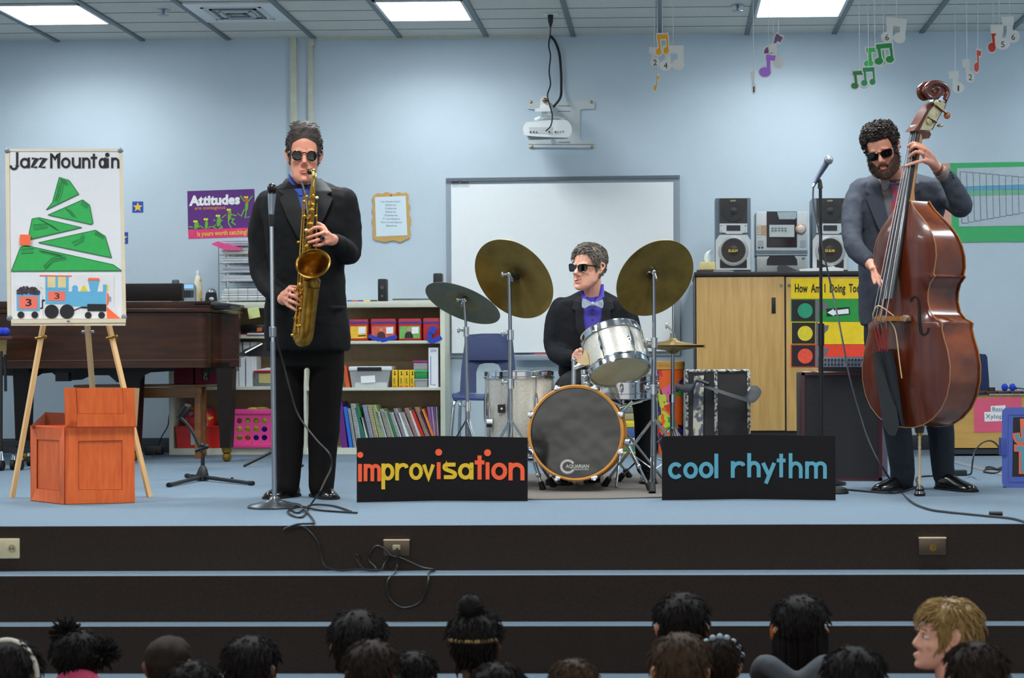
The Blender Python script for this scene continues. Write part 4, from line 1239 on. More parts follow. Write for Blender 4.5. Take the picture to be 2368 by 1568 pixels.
hill_piece([(137, 410), (160, 417), (182, 449), (107, 485), (121, 468)], 'top green mountain piece on the easel board', [([(140, 412), (156, 420)], (0.1, 0.8)), ([(124, 466), (132, 446), (138, 420)], (0.8, 0.3))])
hill_piece([(191, 462), (207, 474), (215, 516), (211, 519), (111, 497)], 'second green mountain piece, pointing left', [([(150, 482), (168, 502)], (0.9, 0.2)), ([(190, 464), (206, 475)], (-0.3, 0.7))])
hill_piece([(74, 506), (90, 503), (189, 526), (72, 553), (67, 541)], 'third green mountain piece, pointing right', [([(88, 507), (112, 520), (130, 532)], (0.7, 0.2)), ([(76, 520), (110, 516)], (0.1, 1.0))])
hill_piece([(221, 532), (243, 546), (258, 596), (89, 561)], 'fourth green mountain piece, large and pointing left', [([(165, 561), (185, 552), (190, 540)], (0.6, 0.7)), ([(222, 534), (242, 547)], (-0.3, 0.6))])
hill_piece([(47, 572), (60, 568), (76, 571), (262, 612), (281, 626), (26, 627)], 'widest green mountain piece at the foot of the board', [([(48, 575), (78, 574)], (0, 1.0)), ([(100, 615), (120, 596), (150, 590)], (0.4, 0.8)), ([(90, 578), (140, 588)], (0.5, 0.6))])
org = M('bright orange card', (246, 104, 62), rough=0.5, var=0.02)
o = MB().pp(EP, [(46, 544), (48, 542), (69, 543), (71, 545), (70, 566), (68, 568), (47, 566), (45, 564)], 0.012, 0.0005).build('magnet', org); tag(o, 'bright orange square marker on the left edge of the easel board', 'magnet')
# the train
tb = M('train blue', (96, 172, 208), rough=0.6, var=0.03)
cardw = M('white card', (222, 220, 220), rough=0.6, var=0.02)
tan = M('window tan', (226, 202, 146), rough=0.6)
coral = M('coral card', (240, 112, 92), rough=0.6, var=0.03)
tk = 0.0025


def px5(pts):
    return [(x / 5.6, 620 + y / 5.6) for x, y in pts]


def wheel(parent, x, y, r):
    mb = MB(); mb.pdisc(EP, x / 5.6, 620 + y / 5.6, r / 5.6, 0.004, tk + 0.0005, n=32); mb.build('wheel', ink, parent)


t2 = thing('train_engine_cutout', 'blue paper locomotive with number 3 on the easel board', 'cutout', EP.at(180, 738))
mb = MB(); mb.pp(EP, px5([(480, 85), (1475, 90), (1475, 500), (1560, 655), (560, 655), (560, 270), (475, 205)]), tk, 0.0005); mb.build('backing_card', cardw, t2)
mb = MB(); mb.pp(EP, px5([(588, 270), (888, 272), (888, 302), (1375, 305), (1375, 465), (1130, 465), (1128, 498), (940, 495), (900, 470), (588, 465)]), 0.001, tk + 0.0005); mb.build('boiler', tb, t2)
mb = MB()
for q in ([(588, 108), (614, 108), (614, 270), (588, 270)], [(718, 110), (750, 110), (750, 270), (718, 270)], [(854, 110), (888, 110), (888, 270), (854, 270)], [(588, 250), (888, 250), (888, 270), (588, 270)]):
    mb.pp(EP, px5(q), 0.0014, tk + 0.0005)
mb.build('cab', tb, t2)
mb = MB()
for q in ([(612, 110), (722, 112), (716, 250), (614, 248)], [(750, 112), (856, 112), (852, 252), (750, 250)]):
    mb.pp(EP, px5(q), 0.0009, tk + 0.0005)
mb.build('window', tan, t2)
mb = MB(); mb.pp(EP, px5([(512, 90), (930, 95), (930, 108), (514, 105)]), 0.002, tk + 0.0005); mb.build('roof', org, t2)
mb = MB(); mb.pp(EP, px5([(1140, 160), (1290, 160), (1260, 302), (1168, 302)]), 0.001, tk + 0.0005); mb.build('chimney', tb, t2)
mb = MB(); mb.pp(EP, px5([(1132, 160), (1148, 126), (1280, 128), (1297, 160)]), 0.002, tk + 0.0005); mb.build('chimney_cap', org, t2)
mb = MB(); mb.pp(EP, px5([(932, 300), (935, 245), (955, 222), (988, 222), (1008, 245), (1012, 300)]), 0.001, tk + 0.0005); mb.build('dome', tb, t2); mb = MB(); mb.pp(EP, px5([(1332, 212), (1384, 212), (1384, 304), (1332, 304)]), 0.001, tk + 0.0005); mb.build('lamp', tb, t2); mb = MB(); mb.pp(EP, px5([(1420, 370), (1440, 370), (1440, 435), (1420, 435)]), 0.001, tk + 0.0005); mb.build('nose_plate', tb, t2)
mb = MB(); mb.pp(EP, px5([(1042, 298), (1062, 240), (1085, 222), (1108, 240), (1132, 298)]), 0.001, tk + 0.0005); mb.pp(EP, px5([(1382, 220), (1405, 232), (1405, 285), (1382, 300)]), 0.001, tk + 0.0005); mb.build('bell', M('bell yellow', (226, 204, 44)), t2)
mb = MB(); mb.pp(EP, px5([(626, 300), (845, 303), (842, 424), (624, 420)]), 0.001, tk + 0.0016); pn = mb.build('number_panel', coral, t2)
mb = MB(); mb.text(EP, '3', 705 / 5.6, 770 / 5.6, 620 + 398 / 5.6, 620 + 320 / 5.6, off=tk + 0.0028); mb.build('number', ink, pn)
mb = MB(); mb.pp(EP, px5([(1382, 312), (1402, 330), (1416, 370), (1416, 425), (1402, 470), (1382, 492)]), 0.001, tk + 0.0005); mb.pp(EP, px5([(1382, 500), (1560, 652), (1384, 655)]), 0.001, tk + 0.0005); mb.build('cowcatcher', org, t2)
mb = MB(); mb.pp(EP, px5([(1130, 465), (1375, 468), (1375, 558), (1132, 556)]), 0.002, tk + 0.0018); mb.pp(EP, px5([(1054, 500), (1130, 500), (1130, 522), (1054, 518)]), 0.002, tk + 0.0018); mb.pp(EP, px5([(955, 540), (1054, 500), (1056, 510), (960, 550)]), 0.002, tk + 0.0018); mb.build('piston', ink, t2)
for x, y, r in ((668, 563, 91), (868, 563, 93), (1142, 610, 43), (1315, 610, 43)):
    wheel(t2, x, y, r)
t2 = thing('coal_wagon_cutout', 'small blue paper coal wagon with number 3 on the easel board', 'cutout', EP.at(62, 738))
mb = MB(); mb.pp(EP, px5([(178, 215), (520, 222), (556, 420), (556, 658), (178, 660)]), tk, 0.0002); mb.build('backing_card', cardw, t2)
mb = MB(); mb.pp(EP, px5([(214, 330), (516, 332), (514, 556), (216, 554)]), 0.001, tk + 0.0005); mb.build('wagon', tb, t2)
mb = MB(); mb.pp(EP, px5([(246, 364), (486, 368), (484, 530), (244, 524)]), 0.001, tk + 0.0016); pn = mb.build('number_panel', coral, t2)
mb = MB(); mb.text(EP, '3', 330 / 5.6, 410 / 5.6, 620 + 490 / 5.6, 620 + 396 / 5.6, off=tk + 0.0028, bold=0.01); mb.build('number', ink, pn)
mb = MB(); mb.pp(EP, px5([(518, 512), (542, 512), (542, 408), (580, 408), (580, 428), (556, 430), (556, 526), (518, 526)]), 0.002, tk + 0.0005); mb.build('coupling', ink, t2)
for x in (270, 450):
    wheel(t2, x, 606, 44)
random.seed(3)
mb = MB()
for k in range(150):
    u = random.uniform(-1, 1)
    top = 226 + 58 * abs(u) ** 2.2
    v = random.uniform(top + 8, 334)
    mb.ell(EP.at((366 + u * 146) / 5.6, 620 + v / 5.6, 0.006), random.uniform(0.0035, 0.0055), n=6, k=4)
o = mb.build('coal', M('coal crumbs', (76, 62, 72), rough=0.8, var=0.3), t2); o['kind'] = 'stuff'

# ---------------------------------------------------------------- orange crate
och = M('orange crate paint', (232, 108, 40), rgb2=(214, 86, 28), rough=0.55, scale=7, stretch=(8, 8, 1.2))
och_d = M('crate dark edge', (128, 48, 18), rough=0.6)
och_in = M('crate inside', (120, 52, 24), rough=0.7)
A, B, C_ = Fl(150, 1167), Fl(312, 1163), Fl(71, 1158)
zt = P(150, 988, A.y).z
nF = Vector((B.y - A.y, -(B.x - A.x), 0)).normalized()
nS = Vector((-(A.y - C_.y), (A.x - C_.x), 0)).normalized()
if nS.x > 0: nS = -nS
D = C_ + (B - A)
t = thing('crate', 'orange painted open crate with raised lid beside the easel leg', 'crate', (A + B + C_ + D) / 4)


def wallp(p, q, z0, z1, th, inward):
    m_ = MB(); i_ = inward * th
    m_.prism([Vector((p.x, p.y, z0)), Vector((q.x, q.y, z0)), Vector((q.x, q.y, z1)), Vector((p.x, p.y, z1))], [Vector((p.x, p.y, z0)) + i_, Vector((q.x, q.y, z0)) + i_, Vector((q.x, q.y, z1)) + i_, Vector((p.x, p.y, z1)) + i_])
    return m_


back_up = Vector((0, 1, 0))
for p, q, n, nm in ((A, B, nF, 'front_panel'), (C_, A, nS, 'side_panel'), (C_, D, -nF, 'back_panel'), (B, D, -nS, 'side_panel')):
    wallp(p, q, 0.001, zt if nm != 'side_panel' or n is not nS else zt, 0.006, -n).build(nm, och, t)
FPl, SPl = Plane(A, nF), Plane(A, nS)
zb = 0.0
mb = MB(); mb.prism([Vector((p.x, p.y, 0.004)) for p in (A, B, D, C_)], [Vector((p.x, p.y, 0.001)) for p in (A, B, D, C_)]); mb.build('bottom', och_in, t)


def framing(pl, outer, inner, par):
    for i in range(4):
        j = (i + 1) % 4
        mb = MB(); mb.pp(pl, [outer[i], outer[j], inner[j], inner[i]], 0.006, 0.0); mb.build('rail', och, par)
    mb = MB()
    for i in range(4):
        mb.stroke(pl, [inner[i], inner[(i + 1) % 4]], 1.7, 0.0022, 0.0)
    mb.build('groove_stain', och_d, par)


framing(FPl, [(151, 989), (311, 988), (311, 1162), (151, 1166)], [(181, 1020), (283, 1018), (283, 1133), (181, 1133)], t)
framing(SPl, [(71, 986), (149, 989), (149, 1166), (72, 1157)], [(85, 1016), (137, 1018), (136, 1135), (85, 1130)], t)
# raised front flap
LP = Plane(A + nF * 0.002, (nF + Vector((0, 0, -0.05))).normalized())
mb = MB(); mb.pp(LP, [(148, 897), (310, 897), (315, 987), (151, 988)], 0.006, -0.006); fl = mb.build('lid_flap', och, t)
for q in ([(148, 897), (175, 897), (178, 957), (178, 987), (151, 988)], [(284, 897), (310, 897), (315, 987), (286, 957)], [(178, 957), (286, 957), (315, 987), (151, 988)]):
    mb = MB(); mb.pp(LP, q, 0.005, 0.0); mb.build('rail', och, fl)
mb = MB()
for a, b in (((176, 897), (179, 957)), ((179, 957), (286, 957)), ((285, 897), (286, 957))):
    mb.stroke(LP, [a, b], 1.6, 0.001, 0.0)
mb.stroke(LP, [(151, 988), (315, 987)], 1.6, 0.001, 0.005)
mb.build('groove_stain', och_d, fl)
mb = MB()
for q in ([(71, 985, A.y + 0.14), (105, 953, 8.22), (105, 992, 8.22), (75, 992, A.y + 0.16)], [(105, 953, 8.22), (153, 955, 8.22), (153, 992, 8.22), (105, 992, 8.22)]):
    fr = [P(*v) for v in q]
    mb.prism(fr, [v + Vector((0, 0.005, 0)) for v in fr])
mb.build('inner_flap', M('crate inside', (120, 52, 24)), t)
RL = Plane(B, (nF + Vector((0.9, 0, 0))).normalized())
mb = MB(); mb.prism([P(310, 897, B.y + 0.01), P(322, 898, B.y + 0.12), P(316, 985, B.y + 0.06), P(315, 987, B.y + 0.01)], [p + Vector((0, 0.005, 0)) for p in (P(310, 897, B.y + 0.01), P(322, 898, B.y + 0.12), P(316, 985, B.y + 0.06), P(315, 987, B.y + 0.01))]); mb.build('side_flap', M('raw cardboard', (176, 128, 84), rough=0.8), t)

# ---------------------------------------------------------------- saxophone stand
YS = 9.3
t = thing('saxophone_stand', 'empty black saxophone floor stand between crate and saxophonist', 'stand', Fl(468, 1112))
base = Fl(468, 1112); ys = base.y
mb = MB(); mb.tube([P(468, 1110, ys), P(468, 1098, ys), P(469, 1085, ys), P(469, 1076, ys)], [0.036, 0.034, 0.024, 0.012], n=14); mb.build('hub', black_plastic, t)
mb = MB(); mb.tube([P(469, 1078, ys), P(469, 1058, ys)], 0.011); mb.tube(bez([P(469, 1060, ys), P(470, 1050, ys), P(463, 1036, ys), P(440, 990, ys), P(414, 962, ys)], 5), 0.009)
mb.build('upright', black_plastic, t)
mb = MB(); mb.tube([P(414, 963, ys), P(432, 937, ys - 0.05)], [0.011, 0.012]); mb.tube([P(414, 963, ys), P(441, 938, ys + 0.05)], [0.011, 0.012]); mb.ell(P(414, 963, ys), 0.014)
mb.build('upper_cradle', black_rubber, t)
mb = MB(); mb.tube([P(452, 1043, ys), P(478, 1033, ys)], 0.011); mb.ell(P(478, 1033, ys), 0.014); mb.ell(P(468, 1030, ys), 0.013); mb.build('clamp_knob', black_plastic, t)
for x, y, yy in ((390, 1127, Fl(390, 1127).y), (584, 1122, Fl(584, 1123).y), (432, 1120, ys + 0.25)):
    e = P(x, y, yy); e.z = 0.012
    mb = MB(); mb.tube([P(468, 1103, ys), e], [0.011, 0.010]); lg = mb.build('leg', black_plastic, t)
    mb = MB(); d = (e - P(468, 1103, ys)).normalized(); mb.tube([e - d * 0.03, e + d * 0.005], 0.0125); mb.build('rubber_foot', black_rubber, lg)
mb = MB(); mb.tube([P(536, 1113, Fl(536, 1117).y), P(537, 1104, Fl(536, 1117).y)], 0.007); mb.build('peg', black_rubber, t)

# ---------------------------------------------------------------- folding signs
sgn = M('sign black card', (22, 19, 20), rough=0.7, var=0.08, spec=0.2)


def sign(A, Bm, C2, yA, yB, yC, label, letters, mats):
    a, b, c = Fl(*A), Fl(*Bm), Fl(*C2)
    t = thing('folding_sign', label, 'sign', b)
    res = []
    for p, q, (t0, t1), (bx0, bx1) in ((a, b, (yA, yB), (A[0], Bm[0])), (b, c, (yB, yC), (Bm[0], C2[0]))):
        n = Vector((q.y - p.y, -(q.x - p.x), 0)).normalized()
        pl = Plane(p, n)
        mb = MB(); mb.prism([pl.at(bx0, t0), pl.at(bx1, t1), q, p], [v - n * 0.005 for v in (pl.at(bx0, t0), pl.at(bx1, t1), q, p)]); res.append((pl, mb.build('panel', sgn, t)))
    for side, grp in enumerate(letters):
        pl, pan = res[side]
        for mname, ls in grp.items():
            for l in ls:
                mb = MB()
                letter(mb, pl, l[0], l[1], l[2], l[3], l[4], l[5], 0, 0.0004, 0.0025, dot=l[6] if len(l) > 6 else None)
                mb.build('letter', mats[mname], pan)
    return t


mo = M('letter orange', (248, 92, 44), rough=0.5, var=0.02)
my = M('letter yellow', (226, 184, 26), rough=0.5, var=0.02)
mt = M('letter teal', (86, 160, 180), rough=0.5, var=0.02)
sign((825, 1162), (1009, 1158), (1220, 1159), 1013, 1008, 1012, 'black folding sign reading improvisation beside the bass drum', [
    {'o': [('i', 828, 837, 1073, 1114, 9, (833, 1052, 7)), ('m', 841, 881, 1073, 1113, 8.6)],
     'y': [('p', 882, 912, 1072, 1111, 8.6), ('r', 914, 945, 1071, 1111, 8.6), ('o', 946, 978, 1071, 1110, 8.6), ('v', 976, 1006, 1070, 1110, 8.6)]},
    {'o': [('i', 1010, 1019, 1069, 1108, 9, (1014.5, 1046, 8)), ('t', 1093, 1125, 1071, 1109, 9.5), ('i', 1123, 1132, 1069, 1109, 9, (1127.5, 1047, 8)), ('o', 1136, 1173, 1070, 1110, 9.5), ('n', 1176, 1213, 1070, 1111, 9.5)],
     'y': [('s', 1022, 1058, 1070, 1108, 9), ('a', 1059, 1095, 1070, 1109, 9)]}], {'o': mo, 'y': my})
sign((1531, 1157), (1727, 1154), (1932, 1157), 1009, 1005, 1008, 'black folding sign reading cool rhythm in teal letters', [
    {'t': [('c', 1545, 1580, 1069, 1108, 9), ('o', 1580, 1614, 1069, 1107, 9), ('o', 1616, 1650, 1068, 1106, 9), ('l', 1652, 1661, 1067.5, 1106, 9), ('r', 1690, 1724, 1066.5, 1105, 9)]},
    {'t': [('h', 1728, 1759, 1066, 1104, 9), ('y', 1760, 1795, 1066, 1104, 9), ('t', 1792, 1821, 1067, 1104, 8.5), ('h', 1824, 1856, 1067, 1106, 8.5), ('m', 1862, 1912, 1067, 1107, 8.5)]}], {'t': mt})

# ---------------------------------------------------------------- microphones on stands
t = thing('microphone_stand', 'chrome microphone stand with round base in front of the saxophonist', 'microphone stand', Fl(635, 1174))
b = Fl(635, 1174)
ym = b.y
mb = MB(); mb.lathe([(0.118, 0), (0.12, 0.008), (0.112, 0.014), (0.06, 0.026), (0.03, 0.034), (0.018, 0.05)], Matrix.Translation(b), n=40); mb.build('base', M('stand base grey', (92, 96, 100), rough=0.3, metal=0.8), t)
mb = MB(); mb.tube([b + Vector((0, 0, 0.04)), P(631, 790, ym)], 0.0112, n=14); mb.build('lower_tube', steel, t)
mb = MB(); mb.tube([P(631, 790, ym), P(628, 518, ym)], 0.0082, n=14); mb.build('upper_tube', chrome, t)
mb = MB(); mb.tube([P(631, 780, ym), P(631, 778, ym), P(630.5, 757, ym), P(630.5, 755, ym)], [0.012, 0.0165, 0.0165, 0.011], n=14); mb.build('clutch', steel, t)
mb = MB(); mb.tube([P(628, 524, ym), P(628, 505, ym), P(627.5, 492, ym)], [0.009, 0.012, 0.011]); mb.build('mic_clip', black_plastic, t)
mt_ = thing('microphone', 'silver vocal microphone upright on the chrome stand', 'microphone', P(628, 492, ym))
mb = MB(); mb.tube([P(627.5, 496, ym), P(628, 480, ym), P(629, 448, ym - 0.005)], [0.012, 0.0145, 0.019], n=14); mb.build('handle', M('mic silver', (160, 168, 176), rough=0.25, metal=0.9), mt_)
mb = MB(); mb.ell(P(629, 437, ym - 0.006), (0.022, 0.022, 0.026), n=20); mb.build('grille', M('mic grille dark', (46, 40, 44), rough=0.3, metal=0.8, scale=300, var=0.4), mt_)
b = Vector((P(1898, 1005, 8.9).x, 8.9, 0))
yr = 8.9
t = thing('microphone_stand', 'black microphone stand left of the double bass player', 'microphone stand', b)
mb = MB(); mb.tube([b + Vector((0, 0, 0.02)), P(1899, 780, yr)], 0.0125, n=12); mb.build('lower_tube', black_plastic, t)
mb = MB(); mb.tube([P(1899, 785, yr), P(1897, 432, yr)], 0.0085, n=12); mb.build('upper_tube', black_plastic, t)
mb = MB(); mb.tube([P(1899, 800, yr), P(1899, 748, yr)], 0.0165, n=12); mb.build('clutch', black_plastic, t)
mb = MB(); mb.lathe([(0.13, 0), (0.13, 0.012), (0.03, 0.03), (0.014, 0.05)], Matrix.Translation(b), n=32); mb.build('base', black_plastic, t)
mb = MB(); mb.tube([P(1897, 436, yr), P(1896, 418, yr)], [0.014, 0.01]); mb.tube([P(1896, 420, yr), P(1888, 412, yr)], 0.012); mb.build('mic_clip', black_plastic, t)
mt_ = thing('microphone', 'silver handheld microphone tilted up towards the bass player', 'microphone', P(1888, 412, yr))
mb = MB(); mb.tube([P(1884, 424, yr), P(1890, 412, yr), P(1911, 378, yr - 0.02)], [0.011, 0.0125, 0.017], n=14); mb.build('handle', M('mic body grey', (108, 118, 140), rough=0.3, metal=0.7), mt_)
mb = MB(); mb.ell(P(1916, 370, yr - 0.022), 0.0245, n=20); mb.build('grille', M('mic grille grey', (150, 156, 162), rough=0.35, metal=0.7, scale=300, var=0.3), mt_)
mb = MB(); mb.tube([P(1884, 425, yr), P(1881, 432, yr)], 0.008); mb.build('connector', chrome, mt_)
# ---------------------------------------------------------------- cables
cable('microphone_cable', 'black cable hanging from saxophone microphone down to the stage floor', [P(629, 497, ym + 0.03), P(634, 600, ym + 0.05), P(636, 700, ym + 0.06), P(640, 780, 7.75), P(655, 840, 7.8), P(672, 905, 7.8), P(690, 960, 7.8), P(730, 1015, 7.75), P(762, 1050, 7.7), P(766, 1080, 7.7), P(752, 1112, 7.65), P(738, 1140, 7.6), Fl(720, 1165, 0.006), Fl(700, 1195, 0.006), Fl(672, 1190, 0.006), Fl(668, 1180, 0.006), Fl(700, 1172, 0.012), Fl(740, 1180, 0.006), Fl(826, 1186, 0.006)], 0.0045)
cable('loose_cable', 'black cable looping on the stage edge and over the riser to the socket', [Fl(812, 1183, 0.006), Fl(770, 1170, 0.006), Fl(720, 1168, 0.014), Fl(690, 1186, 0.006), Fl(672, 1176, 0.006), Fl(690, 1169, 0.016), Fl(712, 1187, 0.006), Fl(727, 1208, 0.006), P(715, 1211, 6.775), P(690, 1212, 6.75), P(661, 1222, 6.74), P(660, 1227, 6.74), P(692, 1217, 6.75), P(712, 1226, 6.765), P(735, 1255, 6.77), P(742, 1285, 6.77), P(752, 1310, 6.76), P(785, 1319, 6.73), P(830, 1317, 6.73), P(878, 1318, 6.73), P(889, 1305, 6.76), P(900, 1288, 6.765)], 0.0045)
cable('plug_cable', 'grey cable looping from the middle riser socket over the step', [P(918, 1268, 6.755), P(918, 1285, 6.745), P(918, 1310, 6.74), P(912, 1325, 6.66), P(896, 1345, 6.615), P(898, 1380, 6.61), P(925, 1404, 6.61), P(955, 1402, 6.61), P(978, 1385, 6.61), P(990, 1345, 6.612), P(992, 1325, 6.66), P(1005, 1318, 6.73), P(975, 1312, 6.75), P(930, 1292, 6.76), P(905, 1285, 6.76), P(890, 1270, 6.765), P(870, 1263, 6.765), P(856, 1280, 6.765), P(852, 1295, 6.765), P(870, 1316, 6.74), P(842, 1316, 6.74), P(822, 1290, 6.765), P(826, 1284, 6.765), P(832, 1298, 6.765)], 0.0042)
# ================================================================ drum kit
sparkle = M('silver sparkle wrap', (172, 168, 156), rgb2=(236, 232, 222), rough=0.32, metal=0.3, scale=260)
hoop_w = M('maple hoop', (206, 140, 62), rough=0.35)
head_w = M('coated head', (206, 196, 160), rgb2=(184, 170, 128), rough=0.5, scale=9)
cym_m = M('cymbal bronze', (150, 122, 56), rgb2=(112, 90, 40), rough=0.4, metal=0.6, scale=8)
cym_d = M('cymbal dark', (112, 108, 84), rgb2=(84, 82, 64), rough=0.45, metal=0.6, scale=8)


def axm(c, n):
    "matrix with local z along n at c"
    s, u, d = frame(n)
    m = Matrix.Identity(4)
    for i in range(3):
        m[i][0], m[i][1], m[i][2], m[i][3] = s[i], u[i], d[i], c[i]
    return m


def lug(parent, m4, r, h, ang, ln):
    "tension lug with rods on a drum shell (local z axis)"
    mb = MB()
    x, y = r * math.cos(ang), r * math.sin(ang)
    o = Vector((math.cos(ang), math.sin(ang), 0))
    p = Vector((x, y, h)) + o * 0.006
    mb.tube([m4 @ (p + Vector((0, 0, -ln / 2))), m4 @ (p + Vector((0, 0, -ln * 0.3))), m4 @ (p + Vector((0, 0, ln * 0.3))), m4 @ (p + Vector((0, 0, ln / 2)))], [0.004, 0.010, 0.010, 0.004], n=8)
    return mb, p, o


def drum(name, label, c, n, r, depth, heads, badge=None, lugs=8, loc=None, rim=chrome, a0=0.0):
    t = thing(name, label, 'drum', loc if loc is not None else c)
    m4 = axm(c, n)
    mb = MB(); mb.lathe([(r, 0.008), (r, depth - 0.008)], m4, n=56, cap=True); sh = mb.build('shell', sparkle, t)
    for h0, nm in ((0.0, 'bottom_head'), (depth, 'top_head')):
        s = -1 if h0 == 0 else 1
        mb = MB(); mb.lathe([(r * 0.985, h0 - s * 0.004), (r * 0.975, h0 + s * 0.002), (0.001, h0 + s * 0.0022)], m4, n=48, cap=False); mb.build(nm, heads, t)
        mb = MB(); mb.lathe([(r + 0.001, h0 - s * 0.028), (r + 0.009, h0 - s * 0.028), (r + 0.009, h0 - s * 0.022), (r + 0.004, h0 - s * 0.018), (r + 0.004, h0 + s * 0.006), (r + 0.009, h0 + s * 0.009), (r - 0.001, h0 + s * 0.011), (r - 0.003, h0 - s * 0.004)], m4, n=56, cap=False); mb.build('rim', rim, t)
    for k in range(lugs):
        a = a0 + 2 * PI * k / lugs
        mb, p, o = lug(t, m4, r, depth / 2, a, depth * 0.45)
        mb.tube([m4 @ (p + o * 0.002 + Vector((0, 0, -depth / 2 + 0.012))), m4 @ (p + o * 0.002 + Vector((0, 0, depth / 2 - 0.012)))], 0.0028, n=6)
        mb.build('lug', chrome, t)
    return t, m4


# rug
rp = [Fl(1180, 1152), Fl(1231, 1157), Fl(1400, 1155), Fl(1560, 1151)]
mb = MB()
fr = [rp[0], rp[1], rp[2], rp[3], Vector((rp[3].x + 0.25, 9.75, 0)), Vector((rp[0].x - 0.2, 9.75, 0))]
mb.prism([p + Vector((0, 0, 0.006)) for p in fr], fr)
tag(mb.build('drum_mat', M('taupe mat', (104, 98, 92), rough=0.9, scale=60)), 'grey brown mat on the carpet under the drum kit', 'mat')
# bass drum
YBD = 8.42
bc = P(1331, 1001, YBD)
bn = Vector((0.02, 1, -0.06)).normalized()
R = 0.2345
t = thing('bass_drum', 'silver sparkle bass drum with black front head and wooden hoops', 'drum', (bc.x, YBD + 0.2, 0))
m4 = axm(bc, bn)
mb = MB(); mb.lathe([(R - 0.012, 0.03), (R - 0.012, 0.36)], m4, n=64); mb.build('shell', sparkle, t)
for h0 in (0.0, 0.352):
    mb = MB(); mb.lathe([(R - 0.012, h0), (R - 0.002, h0 - 0.003), (R + 0.004, h0 + 0.003), (R + 0.004, h0 + 0.036), (R - 0.010, h0 + 0.038)], m4, n=72, cap=False); mb.build('hoop', hoop_w, t)
mb = MB(); mb.lathe([(R - 0.010, 0.004), (R - 0.014, 0.016), (0.001, 0.0155)], m4, n=72, cap=False)
hd = mb.build('front_head', M('black glossy head', (15, 18, 17), rough=0.18, bump=1.0, bscale=2.6, coat=0.2, spec=0.7), t)
for nd in hd.data.materials[0].node_tree.nodes:
    if nd.type == 'BUMP': nd.inputs['Distance'].default_value = 0.02
mb = MB(); mb.lathe([(R - 0.012, 0.384), (0.001, 0.386)], m4, n=48, cap=False); mb.build('back_head', head_w, t)
HP = Plane(bc + bn * 0.0150, -bn)
mb = MB()
mb.stroke(HP, arc(1313, 1079, 15, 14, 30, 330, 30), 5.5, 0.0006, 0.0006); mb.build('logo_ring', M('logo grey', (196, 196, 190), rough=0.5), hd)
mb = MB(); mb.text(HP, 'AQUARIAN', 1308, 1362, 1082, 1074, off=0.0014, bold=0.03, yb2=1082); mb.text(HP, 'REGULATOR', 1327, 1361, 1087, 1083.5, off=0.0014, bold=0.03); mb.build('logo_lettering', M('logo grey', (196, 196, 190)), hd)
for k in range(8):
    a = PI / 8 + k * PI / 4
    o = Vector((math.cos(a), math.sin(a), 0))
    mb = MB()
    p = o * (R + 0.004)
    tn = Vector((-math.sin(a), math.cos(a), 0))
    M3 = m4 @ Matrix((tuple((tn.x, o.x, 0, p.x)), tuple((tn.y, o.y, 0, p.y)), (0, 0, 1, 0.012), (0, 0, 0, 1)))
    mb.boxm(M3, 0.034, 0.02, 0.034, bev=0.004)
    mb.tube([m4 @ (p + o * 0.008 + Vector((0, 0, -0.006))), m4 @ (p + o * 0.008 + Vector((0, 0, 0.14)))], 0.003, n=6)
    mb.tube([m4 @ (p + o * 0.008 + Vector((0, 0, -0.006))), m4 @ (p + o * 0.008 + Vector((0, 0, -0.018)))], 0.008, n=8)
    mb.build('claw', chrome, t)
for (x0, y0), (x1, y1), yy in (((1233, 1062), (1257, 1136), 8.5), ((1447, 1020), (1507, 1138), 8.55)):
    a = P(x0, y0, YBD + 0.12); b = Fl(x1, y1)
    mb = MB(); mb.tube([a, (a + b) / 2], 0.011); mb.tube([(a + b) / 2, b], 0.007); mb.ell((a + b) / 2, 0.014); sp = mb.build('spur', chrome, t)
    mb = MB(); d = (b - a).normalized(); mb.tube([b - d * 0.05, b - d * 0.01, b + Vector((0, 0, 0.004))], [0.013, 0.017, 0.014]); mb.build('rubber_foot', black_rubber, sp)
    mb = MB(); mb.boxm(Matrix.Translation(a), 0.05, 0.07, 0.03, bev=0.008); mb.build('bracket', chrome, sp)
mb = MB(); mb.tube([P(1405, 925, 8.6), P(1452, 945, 8.62)], 0.006); mb.tube([P(1430, 960, 8.6), P(1462, 928, 8.6)], 0.008); mb.tube([P(1432, 943, 8.6), P(1486, 928, 8.6)], 0.0055); mb.build('mount_rod', chrome, t)
# mounted tom
tn_ = -Vector((0.22, -0.43, -0.87)).normalized()
tc_ = P(1433, 858, 8.55)
t, m4 = drum('tom_drum', 'small silver tom drum tilted over the bass drum', tc_, tn_, 0.150, 0.205, head_w, lugs=6, a0=0.35, loc=tc_)
fr_ = Plane(tc_ + tn_ * 0.12 + Vector((0.03, -0.16, 0)), Vector((0.25, -0.85, 0.42)))
mb = MB(); mb.pp(fr_, [(1447, 777), (1463, 775), (1464, 791), (1461, 794), (1450, 795), (1446, 791)], 0.004, -0.004); bdg = mb.build('badge', black_plastic, t)
mb = MB(); mb.stroke(fr_, arc(1455, 784, 3.4, 3.4, 40, 320, 12), 1.4, 0.001, 0.0); mb.text(fr_, 'GRETSCH', 1449, 1461, 792.5, 790, off=0.001); mb.build('badge_print', chrome, bdg)
mb = MB()
mb.tube([P(1327, 910, 8.6), P(1327, 832, 8.6)], 0.012); mb.ell(P(1327, 832, 8.6), 0.014); mb.tube([P(1327, 850, 8.6), P(1362, 838, 8.6)], 0.013)
mb.tube([P(1352, 905, 8.55), P(1350, 855, 8.55)], 0.016); mb.ell(P(1352, 872, 8.53), 0.02); mb.ell(P(1358, 888, 8.53), 0.018)
mb.build('mount_bracket', chrome, t)
